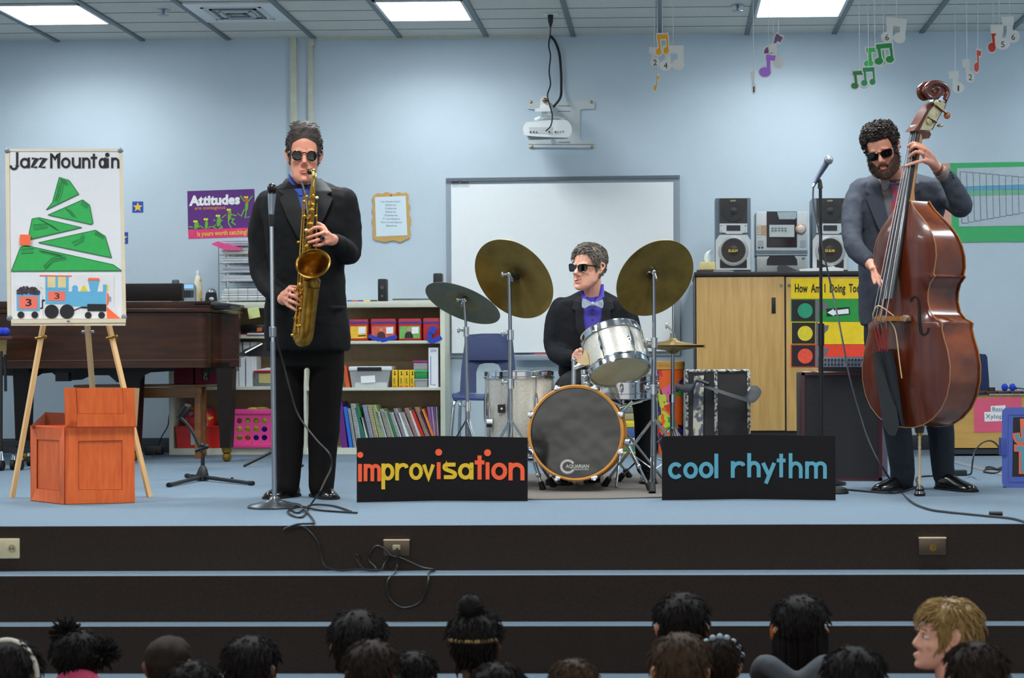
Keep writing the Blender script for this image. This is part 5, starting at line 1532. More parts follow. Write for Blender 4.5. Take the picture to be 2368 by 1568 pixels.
wb = MB(); wb.pp(YP(8.53), bez2([(1333, 834), (1338, 830), (1346, 826), (1350, 812), (1354, 810), (1358, 818), (1362, 832), (1360, 844), (1340, 842), (1333, 834)], 3)[:-1], 0.03, -0.015); wb.build('mount_plate', M('cream mount', (226, 196, 146), rough=0.4), t)
# snare
sc_ = P(1440, 916, 8.85)
t, m4 = drum('snare_drum', 'chrome snare drum under the tilted tom', sc_, Vector((0, -0.03, 1)), 0.175, 0.10, head_w, lugs=8, loc=(sc_.x, sc_.y, 0))
for o in kids_of(t):
    if o.name.startswith('shell'):
        o.data.materials.clear(); o.data.materials.append(chrome)
mb = MB(); mb.tube([sc_ - Vector((0, 0, 0.02)), Vector((sc_.x, sc_.y, 0.2))], 0.011)
for k in range(3):
    a = k * 2 * PI / 3 + 0.4
    mb.tube([sc_ - Vector((0, 0, 0.05)), sc_ + Vector((0.17 * math.cos(a), 0.17 * math.sin(a), -0.01)), sc_ + Vector((0.185 * math.cos(a), 0.185 * math.sin(a), 0.015))], 0.006)
    mb.tube([Vector((sc_.x, sc_.y, 0.3)), Vector((sc_.x + 0.24 * math.cos(a), sc_.y + 0.24 * math.sin(a), 0.012))], 0.007)
mb.build('stand', chrome, t)
# floor tom
fc = P(1200, 862, 8.95)
t, m4 = drum('floor_tom', 'large silver floor tom standing left of the bass drum', Vector((fc.x, fc.y, fc.z - 0.375)), Vector((0, 0, 1)), 0.178, 0.375, head_w, lugs=8, a0=0.2, loc=(fc.x, fc.y, 0))
FB = YP(8.95 - 0.182)
mb = MB(); mb.pp(FB, [(1151, 936), (1168, 935), (1169, 952), (1166, 955), (1153, 955), (1151, 952)], 0.005, -0.012); bdg = mb.build('badge', black_plastic, t)
mb = MB(); mb.pdisc(FB, 1160, 945, 2.6, 0.001, -0.006); mb.build('badge_print', chrome, bdg)
for a in (-2.4, -0.6, 1.5):
    x, y = fc.x + 0.192 * math.cos(a), fc.y + 0.192 * math.sin(a)
    mb = MB(); mb.tube([(x, y, 0.0), (x, y, 0.42)], 0.006); mb.boxm(Matrix.Translation((x, y, 0.33)), 0.035, 0.035, 0.05, bev=0.005); lg = mb.build('leg', chrome, t)
    mb = MB(); mb.tube([(x, y, 0.0), (x, y, 0.035)], 0.014); mb.build('rubber_foot', black_rubber, lg)


def cymbal(parent, c, ntop, r, m, ring=None, name='cymbal'):
    m4 = axm(c, ntop)
    prof = [(0.008, 0.0), (r * 0.10, -0.001), (r * 0.17, -0.010), (r * 0.20, -0.016), (r * 0.5, -0.024), (r * 0.8, -0.034), (r, -0.043)]
    mb = MB(); mb.lathe(prof + [(a - 0.0005, h - 0.0022) for a, h in reversed(prof)], m4, n=72, cap=False)
    mats = [m]
    if ring:
        mats.append(ring)
    o = mb.build(name, mats, parent, sharp=50)
    if ring:
        inv = m4.inverted()
        off = Vector((0, 0, 0))
        for p in o.data.polygons:
            q = inv @ (p.center + parent.location)
            if 0.35 * r > math.hypot(q.x, q.y) or abs(math.hypot(q.x, q.y) - r * 0.42) < r * 0.16:
                p.material_index = 1
    return o, m4


def tripod(parent, c, h, spread, a0):
    for k in range(3):
        a = a0 + k * 2 * PI / 3
        e = Vector((c.x + spread * math.cos(a), c.y + spread * math.sin(a), 0.012))
        mb = MB()
        s, u, d = frame(e - Vector((c.x, c.y, h)))
        for q in (-0.008, 0.008):
            mb.tube([Vector((c.x, c.y, h)) + s * q, e + s * q], 0.0045, n=6)
        mid = (Vector((c.x, c.y, h)) + e) / 2
        mb.tube([Vector((c.x, c.y, 0.1)), mid], 0.004, n=6)
        lg = mb.build('leg', chrome, parent)
        mb = MB(); mb.tube([e - (e - Vector((c.x, c.y, h))).normalized() * 0.05, e + Vector((0, 0, -0.004))], [0.015, 0.018], n=10); mb.build('rubber_foot', black_rubber, lg)


def cym_stand(label, cpx, nvis, r, m, poles, joints, Yc, a0, ring=None, spread=0.3):
    c = P(cpx[0], cpx[1], Yc)
    top = P(poles[0][0], poles[0][1], Yc - 0.03)
    bx = P(poles[-1][0], poles[-1][1], Yc - 0.03)
    t = thing('cymbal_stand', label, 'cymbal stand', (bx.x, bx.y, 0), 'cymbal stands')
    nt = -Vector(nvis).normalized()
    cymbal(t, c, nt, r, m, ring)
    mb = MB(); mb.tube([c - nt * 0.06, c + nt * 0.035], 0.005, n=8); mb.build('tilter_rod', chrome, t)
    mb = MB(); mb.tube([c + nt * 0.002, c + nt * 0.016], 0.02, n=14); mb.tube([c - nt * 0.018, c - nt * 0.03], [0.019, 0.014], n=14); mb.build('felt', M('black felt', (20, 19, 20), rough=0.95), t)
    mb = MB(); q = c - nt * 0.05
    mb.tube([q, top], 0.009); mb.ell(top, 0.016); mb.tube([top + Vector((-0.03, 0, 0)), top + Vector((0.012, 0, 0))], 0.006); mb.ell(top + Vector((-0.034, 0, 0)), (0.008, 0.006, 0.014)); mb.build('tilter', chrome, t)
    prev = top
    for i, (x, y, rr) in enumerate(joints):
        p = P(x, y, Yc - 0.03)
        mb = MB(); mb.tube([prev, p], rr, n=12); mb.build('tube', steel, t)
        mb = MB(); mb.tube([p + Vector((0, 0, 0.02)), p - Vector((0, 0, 0.03))], rr + 0.008, n=12); mb.tube([p, p + Vector((-0.035, -0.01, 0.002))], 0.006); mb.ell(p + Vector((-0.038, -0.011, 0.002)), (0.008, 0.006, 0.015)); mb.build('clamp', chrome, t)
        prev = p
    mb = MB(); mb.tube([prev, Vector((prev.x, prev.y, 0.06))], 0.0125, n=12); mb.build('tube', steel, t)
    tripod(t, Vector((prev.x, prev.y, 0)), 0.36, spread, a0)
    return t


cym_stand('cymbal stand with dark flat-tilted cymbal, leftmost of the drum kit', (1077, 685), (-0.31, -0.40, -0.86), 0.205, cym_d, [(1074, 692), (1081, 930)], [(1078, 765, 0.007), (1081, 938, 0.0095)], 8.8, 1.2, M('cymbal ring olive', (116, 110, 74), rough=0.5, metal=0.6), 0.2)
cym_stand('cymbal stand with big bronze cymbal left of the drummer', (1198, 636), (-0.44, -0.73, -0.52), 0.228, cym_m, [(1178, 634), (1180, 760)], [(1180, 772, 0.0095), (1180, 885, 0.012)], 8.62, 0.5, None, 0.24)
cym_stand('cymbal stand with big bronze cymbal right of the drummer', (1506, 634), (0.46, -0.72, -0.52), 0.218, cym_m, [(1511, 628), (1513, 780)], [(1513, 790, 0.0095), (1511, 898, 0.012)], 8.62, 2.6, None, 0.3)
# hi-hat
YH = 9.05
c = P(1556, 794, YH)
t = thing('hi_hat', 'pair of hi-hat cymbals on a stand beside the right cymbal', 'hi-hat', (c.x, YH, 0))
cymbal(t, c + Vector((0, 0, 0.028)), Vector((0.03, -0.02, 1)), 0.178, cym_m, name='top_cymbal')
m4 = axm(c - Vector((0, 0, 0.03)), Vector((0, 0.0, -1)))
cymbal(t, c - Vector((0, 0, 0.055)), Vector((0.0, 0.0, -1)), 0.175, cym_m, name='bottom_cymbal')
mb = MB(); mb.tube([P(1555, 676, YH), c], 0.0032, n=8); mb.build('pull_rod', steel, t)
mb = MB(); mb.tube([P(1555, 770, YH), P(1556, 783, YH)], [0.012, 0.016], n=12); mb.tube([P(1555, 765, YH), P(1540, 752, YH)], 0.005); mb.ell(P(1541, 754, YH), (0.006, 0.005, 0.016)); mb.build('clutch', chrome, t)
mb = MB(); mb.tube([P(1556, 799, YH), P(1556, 808, YH)], [0.024, 0.022], n=14); mb.build('seat_cup', black_plastic, t)
mb = MB(); mb.tube([P(1556, 806, YH), P(1555, 915, YH)], 0.0095, n=12); mb.build('upper_tube', steel, t)
mb = MB(); mb.tube([P(1555, 912, YH), P(1555, 930, YH)], 0.018, n=12); mb.build('clamp', chrome, t)
mb = MB(); p = P(1555, 925, YH); mb.tube([p, Vector((p.x, YH, 0.05))], 0.013, n=12); mb.build('lower_tube', steel, t)
tripod(t, Vector((p.x, YH, 0)), 0.30, 0.3, 0.9)
mb = MB(); mb.prism([Vector((p.x - 0.05, YH - 0.32, 0.02)), Vector((p.x + 0.05, YH - 0.32, 0.02)), Vector((p.x + 0.045, YH, 0.05)), Vector((p.x - 0.045, YH, 0.05))], [Vector((p.x - 0.05, YH - 0.32, 0.005)), Vector((p.x + 0.05, YH - 0.32, 0.005)), Vector((p.x + 0.045, YH, 0.035)), Vector((p.x - 0.045, YH, 0.035))]); mb.build('pedal', chrome, t)
# bass drum pedal
pc = Vector((bc.x + 0.05, YBD + 0.42, 0))
t = thing('drum_pedal', 'chrome pedal behind the bass drum at the right side', 'pedal', pc)
mb = MB(); mb.prism([pc + Vector((x, y, z)) for x, y, z in ((-0.045, 0, 0.07), (0.045, 0, 0.07), (0.05, 0.3, 0.02), (-0.05, 0.3, 0.02))], [pc + Vector((x, y, z - 0.014)) for x, y, z in ((-0.045, 0, 0.07), (0.045, 0, 0.07), (0.05, 0.3, 0.02), (-0.05, 0.3, 0.02))]); mb.build('footboard', steel, t)
mb = MB()
for s in (-0.06, 0.06):
    mb.tube([pc + Vector((s, 0, 0)), pc + Vector((s, 0, 0.2))], 0.009)
mb.tube([pc + Vector((-0.06, 0, 0.2)), pc + Vector((0.06, 0, 0.2))], 0.006)
mb.build('frame', chrome, t)
# drum throne
th = P(1365, 900, 9.28)
t = thing('drum_throne', 'black round drum throne under the drummer', 'stool', (th.x, 9.28, 0))
mb = MB(); mb.lathe([(0.02, 0.41), (0.16, 0.41), (0.17, 0.43), (0.165, 0.475), (0.12, 0.485), (0.01, 0.487)], Matrix.Translation((th.x, 9.28, 0)), n=32); mb.build('seat', M('black vinyl', (18, 18, 20), rough=0.4), t)
mb = MB(); mb.tube([(th.x, 9.28, 0.08), (th.x, 9.28, 0.41)], 0.013); mb.build('post', chrome, t)
tripod(t, Vector((th.x, 9.28, 0)), 0.3, 0.24, 0.5)
# ---------------------------------------------------------------- blue school chair
bl = M('navy chair plastic', (44, 58, 100), rough=0.45, var=0.04)
bl_t = M('navy chair fabric', (48, 58, 92), rough=0.9, bump=0.6, bscale=300, var=0.1, scale=200)


def school_chair(cx, yb, label, s=1.0, px=None):
    t = thing('school_chair', label, 'chair', (cx, yb - 0.2, 0))
    zt, zs, w = 0.835, 0.435, 0.185
    mb = MB()
    outer = [(-w * 1.02, zs), (-w * 0.98, 0.6), (-w * 0.86, zt - 0.03), (-w * 0.78, zt - 0.008), (-0.05, zt), (0.05, zt), (w * 0.78, zt - 0.008), (w * 0.86, zt - 0.03), (w * 0.98, 0.6), (w * 1.02, zs)]
    inner = [(-w * 0.45, zs), (-w * 0.46, 0.57), (-w * 0.42, 0.6), (-w * 0.35, 0.625), (-0.03, 0.635), (0.03, 0.635), (w * 0.35, 0.625), (w * 0.42, 0.6), (w * 0.46, 0.57), (w * 0.45, zs)]
    f = lambda x, z: Vector((cx + x, yb + 0.16 * (z - zs) ** 1.0 - 0.25 * x * x / w, z))
    for i in range(9):
        q = [outer[i], outer[i + 1], inner[i + 1], inner[i]]
        mb.prism([f(*p) for p in q], [f(*p) + Vector((0, 0.012, 0)) for p in q])
    mb.build('backrest', bl, t)
    mb = MB(); q = [(-w * 0.8, 0.655), (-w * 0.74, zt - 0.03), (-0.05, zt - 0.014), (0.05, zt - 0.014), (w * 0.74, zt - 0.03), (w * 0.8, 0.655)]
    for i in range(5):
        pass
    mb.prism([f(*p) - Vector((0, 0.016 + 0.1 * abs(p[0]) * 0, 0)) for p in q], [f(*p) + Vector((0, 0.004, 0)) for p in q]); mb.build('back_pad', bl_t, t)
    mb = MB()
    rings = []
    for k in range(7):
        u = k / 6
        y = yb - 0.40 * (1 - u) + 0.01
        zc = zs - 0.008 * math.sin(u * PI) + (-0.02 if k == 0 else 0)
        rings.append([Vector((cx + w * 1.08 * x, y, zc + zz)) for x, zz in ((-1, 0.012), (-0.9, 0.0), (0, -0.008), (0.9, 0.0), (1, 0.012), (0.95, -0.018), (0, -0.022), (-0.95, -0.018))])
    mb.loft(rings); mb.build('seat', bl, t)
    for sx in (-1, 1):
        for y0, y1, yk in ((yb - 0.34, yb - 0.40, yb - 0.39), (yb - 0.06, yb + 0.1, yb - 0.02)):
            mb = MB(); mb.tube(bez([Vector((cx + sx * 0.11, y0, zs - 0.028)), Vector((cx + sx * 0.17, (y0 + yk) / 2, zs - 0.035)), Vector((cx + sx * 0.19, yk, zs - 0.1)), Vector((cx + sx * 0.215, y1, 0.01))], 5), 0.0115, n=10); mb.build('leg', chrome, t)
    return t


school_chair(P(1129, 830, 11.4).x, 11.42, 'navy blue school chair behind the floor tom and left cymbals')
# ---------------------------------------------------------------- colourful drum, stacked trays, black case behind
Yd = 11.75
c = Vector((P(1550, 830, Yd).x, Yd, 0))
t = thing('hand_drum', 'hand drum with colourful painted shell and tan head behind the hi-hat', 'drum', c)
vm = bpy.data.materials.new('painted shell'); vm.use_nodes = True
nt = vm.node_tree; b_ = nt.nodes['Principled BSDF']
tc = nt.nodes.new('ShaderNodeTexCoord'); wn = nt.nodes.new('ShaderNodeTexNoise'); wn.inputs['Scale'].default_value = 12
vo = nt.nodes.new('ShaderNodeTexVoronoi'); vo.inputs['Scale'].default_value = 17
mx = nt.nodes.new('ShaderNodeMixRGB'); mx.inputs[0].default_value = 0.18
nt.links.new(tc.outputs['Object'], wn.inputs['Vector']); nt.links.new(tc.outputs['Object'], mx.inputs[1]); nt.links.new(wn.outputs['Color'], mx.inputs[2]); nt.links.new(mx.outputs[0], vo.inputs['Vector'])
sp_ = nt.nodes.new('ShaderNodeSeparateColor'); nt.links.new(vo.outputs['Color'], sp_.inputs[0])
rp_ = nt.nodes.new('ShaderNodeValToRGB'); rp_.color_ramp.interpolation = 'CONSTANT'
for i, (p_, cc) in enumerate(((0.0, (230, 96, 30)), (0.3, (206, 56, 36)), (0.5, (60, 40, 110)), (0.62, (60, 150, 60)), (0.74, (216, 96, 140)), (0.86, (190, 200, 60)), (0.93, (30, 28, 50)))):
    e = rp_.color_ramp.elements[i] if i < 2 else rp_.color_ramp.elements.new(p_)
    e.position = p_; e.color = lin(cc)
nt.links.new(sp_.outputs[0], rp_.inputs[0]); nt.links.new(rp_.outputs[0], b_.inputs['Base Color'])
b_.inputs['Roughness'].default_value = 0.4
ztp = P(1550, 835, Yd).z
mb = MB(); mb.lathe([(0.085, 0.0), (0.092, ztp - 0.09), (0.093, ztp - 0.06)], Matrix.Translation(c), n=32); mb.build('shell', vm, t)
mb = MB(); mb.lathe([(0.094, ztp - 0.06), (0.1, ztp - 0.055), (0.097, ztp - 0.035), (0.1, ztp - 0.03), (0.099, ztp - 0.004), (0.092, ztp), (0.001, ztp)], Matrix.Translation(c), n=32); mb.build('drum_head', M('tan drum head', (196, 142, 64), rough=0.45), t)
z = 0.0
for i, (cc, h, nm) in enumerate((((226, 206, 40), 0.02, 'yellow'), ((60, 140, 110), 0.045, 'green'), ((206, 212, 216), 0.05, 'pale grey'), ((74, 96, 160), 0.07, 'blue'), ((222, 204, 60), 0.05, 'yellow'), ((176, 160, 110), 0.05, 'tan'), ((120, 130, 128), 0.04, 'grey'), ((214, 222, 70), 0.05, 'lime'))):
    Yt = 11.8
    xa, xb = P(1425, 830, Yt).x, P(1484, 830, Yt).x
    mb = MB(); mb.box((xa, Yt, z), (xb, Yt + 0.3, z + h - 0.002), bev=0.006)
    tag(mb.build('plastic_tray', M('tray %d' % i, cc, rough=0.4)), '%s plastic tray, %s of the stack behind the bass drum' % (nm, ('lowest', 'second', 'third', 'fourth', 'fifth', 'sixth', 'seventh', 'top')[i]), 'tray', 'stacked trays behind the drum kit')
    z += h
bk = M('worn black case', (30, 29, 31), rgb2=(44, 40, 38), rough=0.6, scale=10)
worn = M('worn silver edge', (176, 176, 170), rgb2=(52, 50, 50), rough=0.5, scale=60, sharp=True)
Yk = 9.7
A, B, C_ = P(1655, 830, Yk), P(1731, 830, Yk + 0.05), P(1588, 830, Yk + 0.16)
for v_ in (A, B, C_): v_.z = 0
zt = P(1655, 858, Yk).z
D = B + (C_ - A)
t = thing('equipment_case', 'worn black equipment case with a strap standing behind the cool rhythm sign', 'case', (A + D) / 2)
mb = MB(); mb.prism([Vector((p.x, p.y, zt)) for p in (A, B, D, C_)], [Vector((p.x, p.y, 0)) for p in (A, B, D, C_)]); mb.build('body', bk, t)
for p in (A, B, C_):
    mb = MB(); mb.boxm(Matrix.Translation((p.x, p.y, zt / 2)), 0.018, 0.018, zt + 0.004, bev=0.003); mb.build('edge_strip', worn, t)
for p, q in ((A, B), (A, C_)):
    mb = MB(); mb.tube([Vector((p.x, p.y, zt)), Vector((q.x, q.y, zt))], 0.009, n=8); mb.build('edge_strip', worn, t)
sl = Plane(A, Vector(((A - C_).y, -(A - C_).x, 0)))
mb = MB(); mb.pp(sl, [(1605, 870), (1628, 868), (1626, 1010), (1602, 1010)], 0.004, 0.001); mb.build('sticker_strip', M('torn sticker', (206, 200, 180), rgb2=(96, 100, 110), rough=0.6, scale=22, sharp=True), t)
mb = MB()
mb.tube(bez([P(1632, 893, Yk - 0.04), P(1665, 905, Yk - 0.12), P(1705, 918, Yk - 0.1), P(1732, 924, Yk - 0.02), P(1747, 905, Yk + 0.04), P(1738, 893, Yk + 0.1)], 6), 0.035, n=8, flat=0.12, up=(0, 0, 1))
mb.tube(bez([P(1640, 888, Yk - 0.03), P(1612, 880, Yk - 0.02), P(1602, 895, Yk - 0.02), P(1585, 898, Yk + 0.1), P(1562, 894, Yk + 0.1)], 6), [0.03] * 20 + [0.02] * 5, n=8, flat=0.3, up=(0, 0, 1))
mb.build('strap', M('dark nylon strap', (26, 30, 38), rough=0.6), t)
# ================================================================ right part of the stage
oak_c = M('cabinet oak laminate', (204, 164, 98), rgb2=(184, 142, 80), rough=0.42, scale=3.0, stretch=(14, 14, 1.1))
blk_trim = M('cabinet black trim', (30, 29, 32), rough=0.45)
YK = 11.35
KP = YP(YK)
t = thing('cabinet', 'tall oak cabinet with black edges carrying the stereo', 'cabinet', (X(1815, YK), YK + 0.3, 0))
zt = Z(1800, 628, YK)
mb = MB(); mb.box((X(1608, YK), YK + 0.02, 0), (X(2024, YK), YW - 0.02, zt - 0.028)); mb.build('body', blk_trim, t)
mb = MB(); mb.box((X(1606, YK), YK - 0.015, zt - 0.028), (X(2026, YK), YW - 0.02, zt), bev=0.004); mb.build('top', blk_trim, t)
for x0, x1, hx in ((1612, 1814, 1789), (1819, 2021, 1843)):
    mb = MB(); a, b = P(x0, 997, YK), P(x1, 639, YK)
    mb.box((a.x, YK, a.z), (b.x, YK + 0.022, b.z), bev=0.008); d = mb.build('door', oak_c, t)
    if hx == 1789:
        mb = MB(); a, b = P(1784.5, 725, YK), P(1793.5, 688, YK); mb.box((a.x, YK - 0.006, a.z), (b.x, YK + 0.004, b.z), bev=0.002); mb.build('handle', black_plastic, d)
    mb = MB(); p = P(1806.5 if hx == 1789 else 1824.5, 660, YK); mb.tube([p, p - Vector((0, 0.008, 0))], [0.011, 0.009], n=14); mb.build('lock', chrome, d)
# traffic-light poster
t = thing('traffic_light_chart', 'How Am I Doing Today chart with three traffic lights on the cabinet door', 'poster', P(1920, 849, YK))
off = 0.004
mb = MB(); mb.pp(KP, [(1829, 644), (2012, 644), (2012, 691), (1829, 691)], 0.002, off); mb.build('heading_panel', M('chart yellow', (240, 206, 32), rough=0.25), t)
mb = MB(); mb.text(KP, 'How  Am  I  Doing  Today?', 1838, 2006, 676, 656, off=off + 0.003, bold=0.025); mb.build('heading_lettering', ink, t)
for y0, c, lc, nm in ((692, (36, 150, 62), (44, 150, 112), 'green'), (744.5, (226, 212, 36), (226, 206, 50), 'yellow'), (797, (238, 66, 40), (236, 84, 60), 'red')):
    mb = MB(); mb.pp(KP, [(1829, y0), (2012, y0), (2012, y0 + 51.5), (1829, y0 + 51.5)], 0.002, off); b_ = mb.build('band', M('chart ' + nm, c, rough=0.25), t)
    mb = MB(); mb.pp(KP, [(1831, y0 + 1.5), (1885, y0 + 1.5), (1885, y0 + 50.5), (1831, y0 + 50.5)], 0.001, off + 0.002); mb.build('lamp_panel', M('chart black', (36, 32, 38), rough=0.3), b_)
    mb = MB(); mb.pdisc(KP, 1862, y0 + 26.5, 17.3, 0.0015, off + 0.003, n=36); mb.build('lamp_disc', M('lamp ' + nm, lc, rough=0.3, var=0.1, scale=60), b_)
    mb = MB(); mb.pp(KP, [(1886, y0 + 1), (1892, y0 + 1), (1892, y0 + 51), (1886, y0 + 51)], 0.001, off + 0.002); mb.pp(KP, [(1892, y0 + 7), (1917, y0 + 8), (1915, y0 + 18), (1906, y0 + 27), (1892, y0 + 30)], 0.001, off + 0.002); mb.build('visor', M('visor grey', (112, 106, 112), rough=0.3), b_)
o = MB().pp(KP, [(1911, 714), (1964, 710), (1966, 727), (1912, 732)], 0.003, off + 0.002)
ar = o.build('arrow_marker', M('marker black', (30, 30, 32), rough=0.3)); tag(ar, 'small black arrow marker with white arrow pinned on the green band', 'marker')
mb = MB(); mb.pp(KP, [(1913, 723), (1928, 714), (1928, 718), (1962, 714), (1963, 725), (1929, 728), (1929, 731)], 0.001, off + 0.005); mb.build('arrow', white_paper, ar)
# ---------------------------------------------------------------- stereo
silver = M('stereo silver', (200, 206, 208), rough=0.35, metal=0.25, var=0.02)
dgrey = M('speaker side grey', (96, 110, 122), rough=0.4)
cone_m = M('cone black', (50, 49, 50), rough=0.7)
YT = 11.42
TP = YP(YT)
for x0, lb in ((1654, 'silver stereo loudspeaker with yellow badge left of the hi-fi'), (1878, 'silver stereo loudspeaker behind the microphone stand and bass player')):
    d = x0 - 1654
    t = thing('loudspeaker', lb, 'speaker', (X(x0 + 41, YT), YT + 0.12, zt), 'stereo loudspeakers')
    g = lambda pts: [(x + d, y) for x, y in pts]
    mb = MB(); a, b = P(x0 + 1, 624, YT), P(x0 + 82, 457.5, YT); mb.box((a.x, YT, zt), (b.x, YT + 0.24, b.z), bev=0.004); mb.build('cabinet', dgrey, t)
    mb = MB(); mb.pp(TP, g([(1664, 459), (1728, 459), (1728, 515), (1664, 515)]), 0.008); gr = mb.build('upper_grille', M('grille brown black', (64, 60, 58), rough=0.8), t)
    mb = MB(); cc = TP.at(1696 + d, 488, 0.008); mb.lathe([(0.071, 0), (0.073, 0.003), (0.066, 0.004), (0.03, 0.0005), (0.022, 0.001), (0.014, 0.007), (0.001, 0.009)], axm(cc, Vector((0, -1, 0))), n=36); mb.build('driver', cone_m, gr)
    mb = MB(); mb.text(TP, 'SONY', 1689 + d, 1702 + d, 466, 462.5, off=0.0115, bold=0.03); mb.build('badge', M('badge cream', (216, 196, 150), rough=0.4), gr)
    mb = MB(); mb.pp(TP, g([(1664, 517), (1728, 517), (1728, 538), (1719, 538), (1715, 541), (1680, 541), (1676, 538), (1664, 538)]), 0.012); hp = mb.build('horn_panel', silver, t)
    mb = MB(); mb.prism([TP.at(x, y, 0.013) for x, y in g([(1680, 521), (1712, 521), (1712, 534), (1680, 534)])], [TP.at(x, y, 0.0) for x, y in g([(1692, 525), (1700, 525), (1700, 531), (1692, 531)])]); mb.build('horn', cone_m, hp)
    for x, y in ((1668, 521.5), (1724, 521.5), (1668, 533.5), (1724, 533.5)):
        mb = MB(); mb.ell(TP.at(x + d, y, 0.013), 0.005, n=8, k=6); mb.build('screw', M('bolt brass', (190, 160, 110)), hp)
    mb = MB(); mb.pp(TP, g([(1664, 543), (1728, 543), (1736, 556), (1736, 624), (1655, 624), (1655, 556)]), 0.014); lp = mb.build('lower_panel', silver, t)
    mb = MB(); mb.pp(TP, g([(1665, 600), (1727, 600), (1727, 620), (1665, 620)]), 0.002, 0.014); mb.build('port', black_plastic, lp)
    cc = TP.at(1696 + d, 580, 0.014)
    mb = MB(); mb.lathe([(0.101, 0), (0.101, 0.006), (0.094, 0.009), (0.083, 0.009), (0.079, 0.002)], axm(cc, Vector((0, -1, 0))), n=48, cap=False); mb.build('woofer_ring', M('ring silver', (168, 170, 168), rough=0.35, metal=0.3), lp)
    mb = MB(); mb.lathe([(0.079, 0.003), (0.06, 0.0), (0.03, 0.004), (0.001, 0.008)], axm(cc, Vector((0, -1, 0))), n=48); mb.build('woofer_cone', M('woofer dark', (44, 38, 38), rough=0.35), lp)
    mb = MB(); mb.text(TP, 'D.S.M', 1684.5 + d, 1706 + d, 582.5, 577, off=0.026, bold=0.06); mb.build('woofer_badge', M('badge yellow', (216, 180, 50), rough=0.4), lp)
t = thing('stereo_system', 'silver hi-fi unit with round volume knob between the two loudspeakers', 'stereo', (X(1808, YT), YT + 0.15, Z(1808, 591, YT)))
mb = MB(); mb.pbox(1748.5, 489, 1868, 591, YT, 0.3, bev=0.006); mb.build('body', silver, t)
mb = MB(); mb.pp(TP, [(1773, 489), (1843, 489), (1843, 572), (1773, 572)], 0.006); fp = mb.build('front_panel', M('stereo navy black', (28, 30, 44), rough=0.15), t)
mb = MB(); mb.pp(TP, [(1797, 490), (1842, 490), (1842, 503), (1838, 507), (1802, 507)], 0.001, 0.006); mb.build('display_window', M('display pale', (168, 184, 188), rough=0.12), fp)
mb = MB(); mb.pp(TP, [(1779, 520), (1837, 520), (1837, 548), (1779, 548)], 0.004, 0.006); kp = mb.build('key_panel', M('key panel silver', (188, 194, 192), rough=0.35), fp)
for r_ in range(2):
    for k in range(5):
        mb = MB(); x = 1784 + k * 7.5; y = 526.5 + r_ * 5.5; mb.pp(TP, [(x, y), (x + 5, y), (x + 5, y + 3), (x, y + 3)], 0.002, 0.010); mb.build('key', dgrey, kp)
mb = MB(); mb.pp(TP, [(1774, 553), (1842, 553), (1842, 570), (1774, 570)], 0.002, 0.006); mb.build('tape_door', M('tape door', (34, 30, 36), rough=0.1), fp)
mb = MB(); cc = TP.at(1851.5, 530, 0.0); mb.lathe([(0.036, 0), (0.036, 0.012), (0.03, 0.016)], axm(cc, Vector((0, -1, 0))), n=32); kn = mb.build('knob_ring', M('copper ring', (190, 140, 110), rough=0.3, metal=0.6), t)
mb = MB(); mb.lathe([(0.027, 0.012), (0.027, 0.03), (0.022, 0.034)], axm(cc, Vector((0, -1, 0))), n=32); mb.build('volume_knob', M('knob pale', (206, 196, 190), rough=0.3), kn)
mb = MB(); mb.pp(TP, [(1751, 521), (1773, 521), (1773, 544), (1751, 542)], 0.004); cp = mb.build('control_panel', M('copper panel', (186, 150, 112), rough=0.35), t)
for k in range(4):
    mb = MB(); mb.pp(TP, [(1752, 523 + 5 * k), (1761, 523 + 5 * k), (1760, 526 + 5 * k), (1752, 526 + 5 * k)], 0.003, 0.004); mb.build('button', silver, cp)
for x, n_ in ((1752, 5), (1850, 5)):
    for k in range(n_):
        mb = MB(); mb.pp(TP, [(x, 557 + 3.6 * k), (x + 14, 557 + 3.6 * k), (x + 14, 558 + 3.6 * k), (x, 558 + 3.6 * k)], 0.002); mb.build('slot', dgrey, t)
mb = MB(); mb.pp(TP, [(1749, 579), (1867, 579), (1867, 588), (1749, 588)], 0.002); mb.build('lower_band', dgrey, t)
for x in (1755, 1763):
    mb = MB(); mb.pdisc(TP, x, 573, 2.2, 0.004, n=12); mb.build('jack', black_plastic, t)
t = thing('disc_player', 'lower silver unit with dark tray under the hi-fi', 'player', (X(1808, YT), YT + 0.15, zt))
mb = MB(); a, b = P(1750, 624, YT), P(1867, 591.5, YT); mb.box((a.x, YT, zt), (b.x, YT + 0.3, b.z - 0.001), bev=0.004); mb.build('body', M('player silver', (160, 166, 164), rough=0.35, metal=0.2), t)
mb = MB(); mb.pp(TP, [(1773, 613), (1774, 600), (1780, 592), (1837, 591.5), (1843, 600), (1844, 613)], 0.006); mb.build('disc_tray', M('tray black', (30, 32, 38), rough=0.3), t)
mb = MB(); mb.ell(TP.at(1858, 597, 0.004), (0.012, 0.005, 0.009)); mb.build('button', dgrey, t)
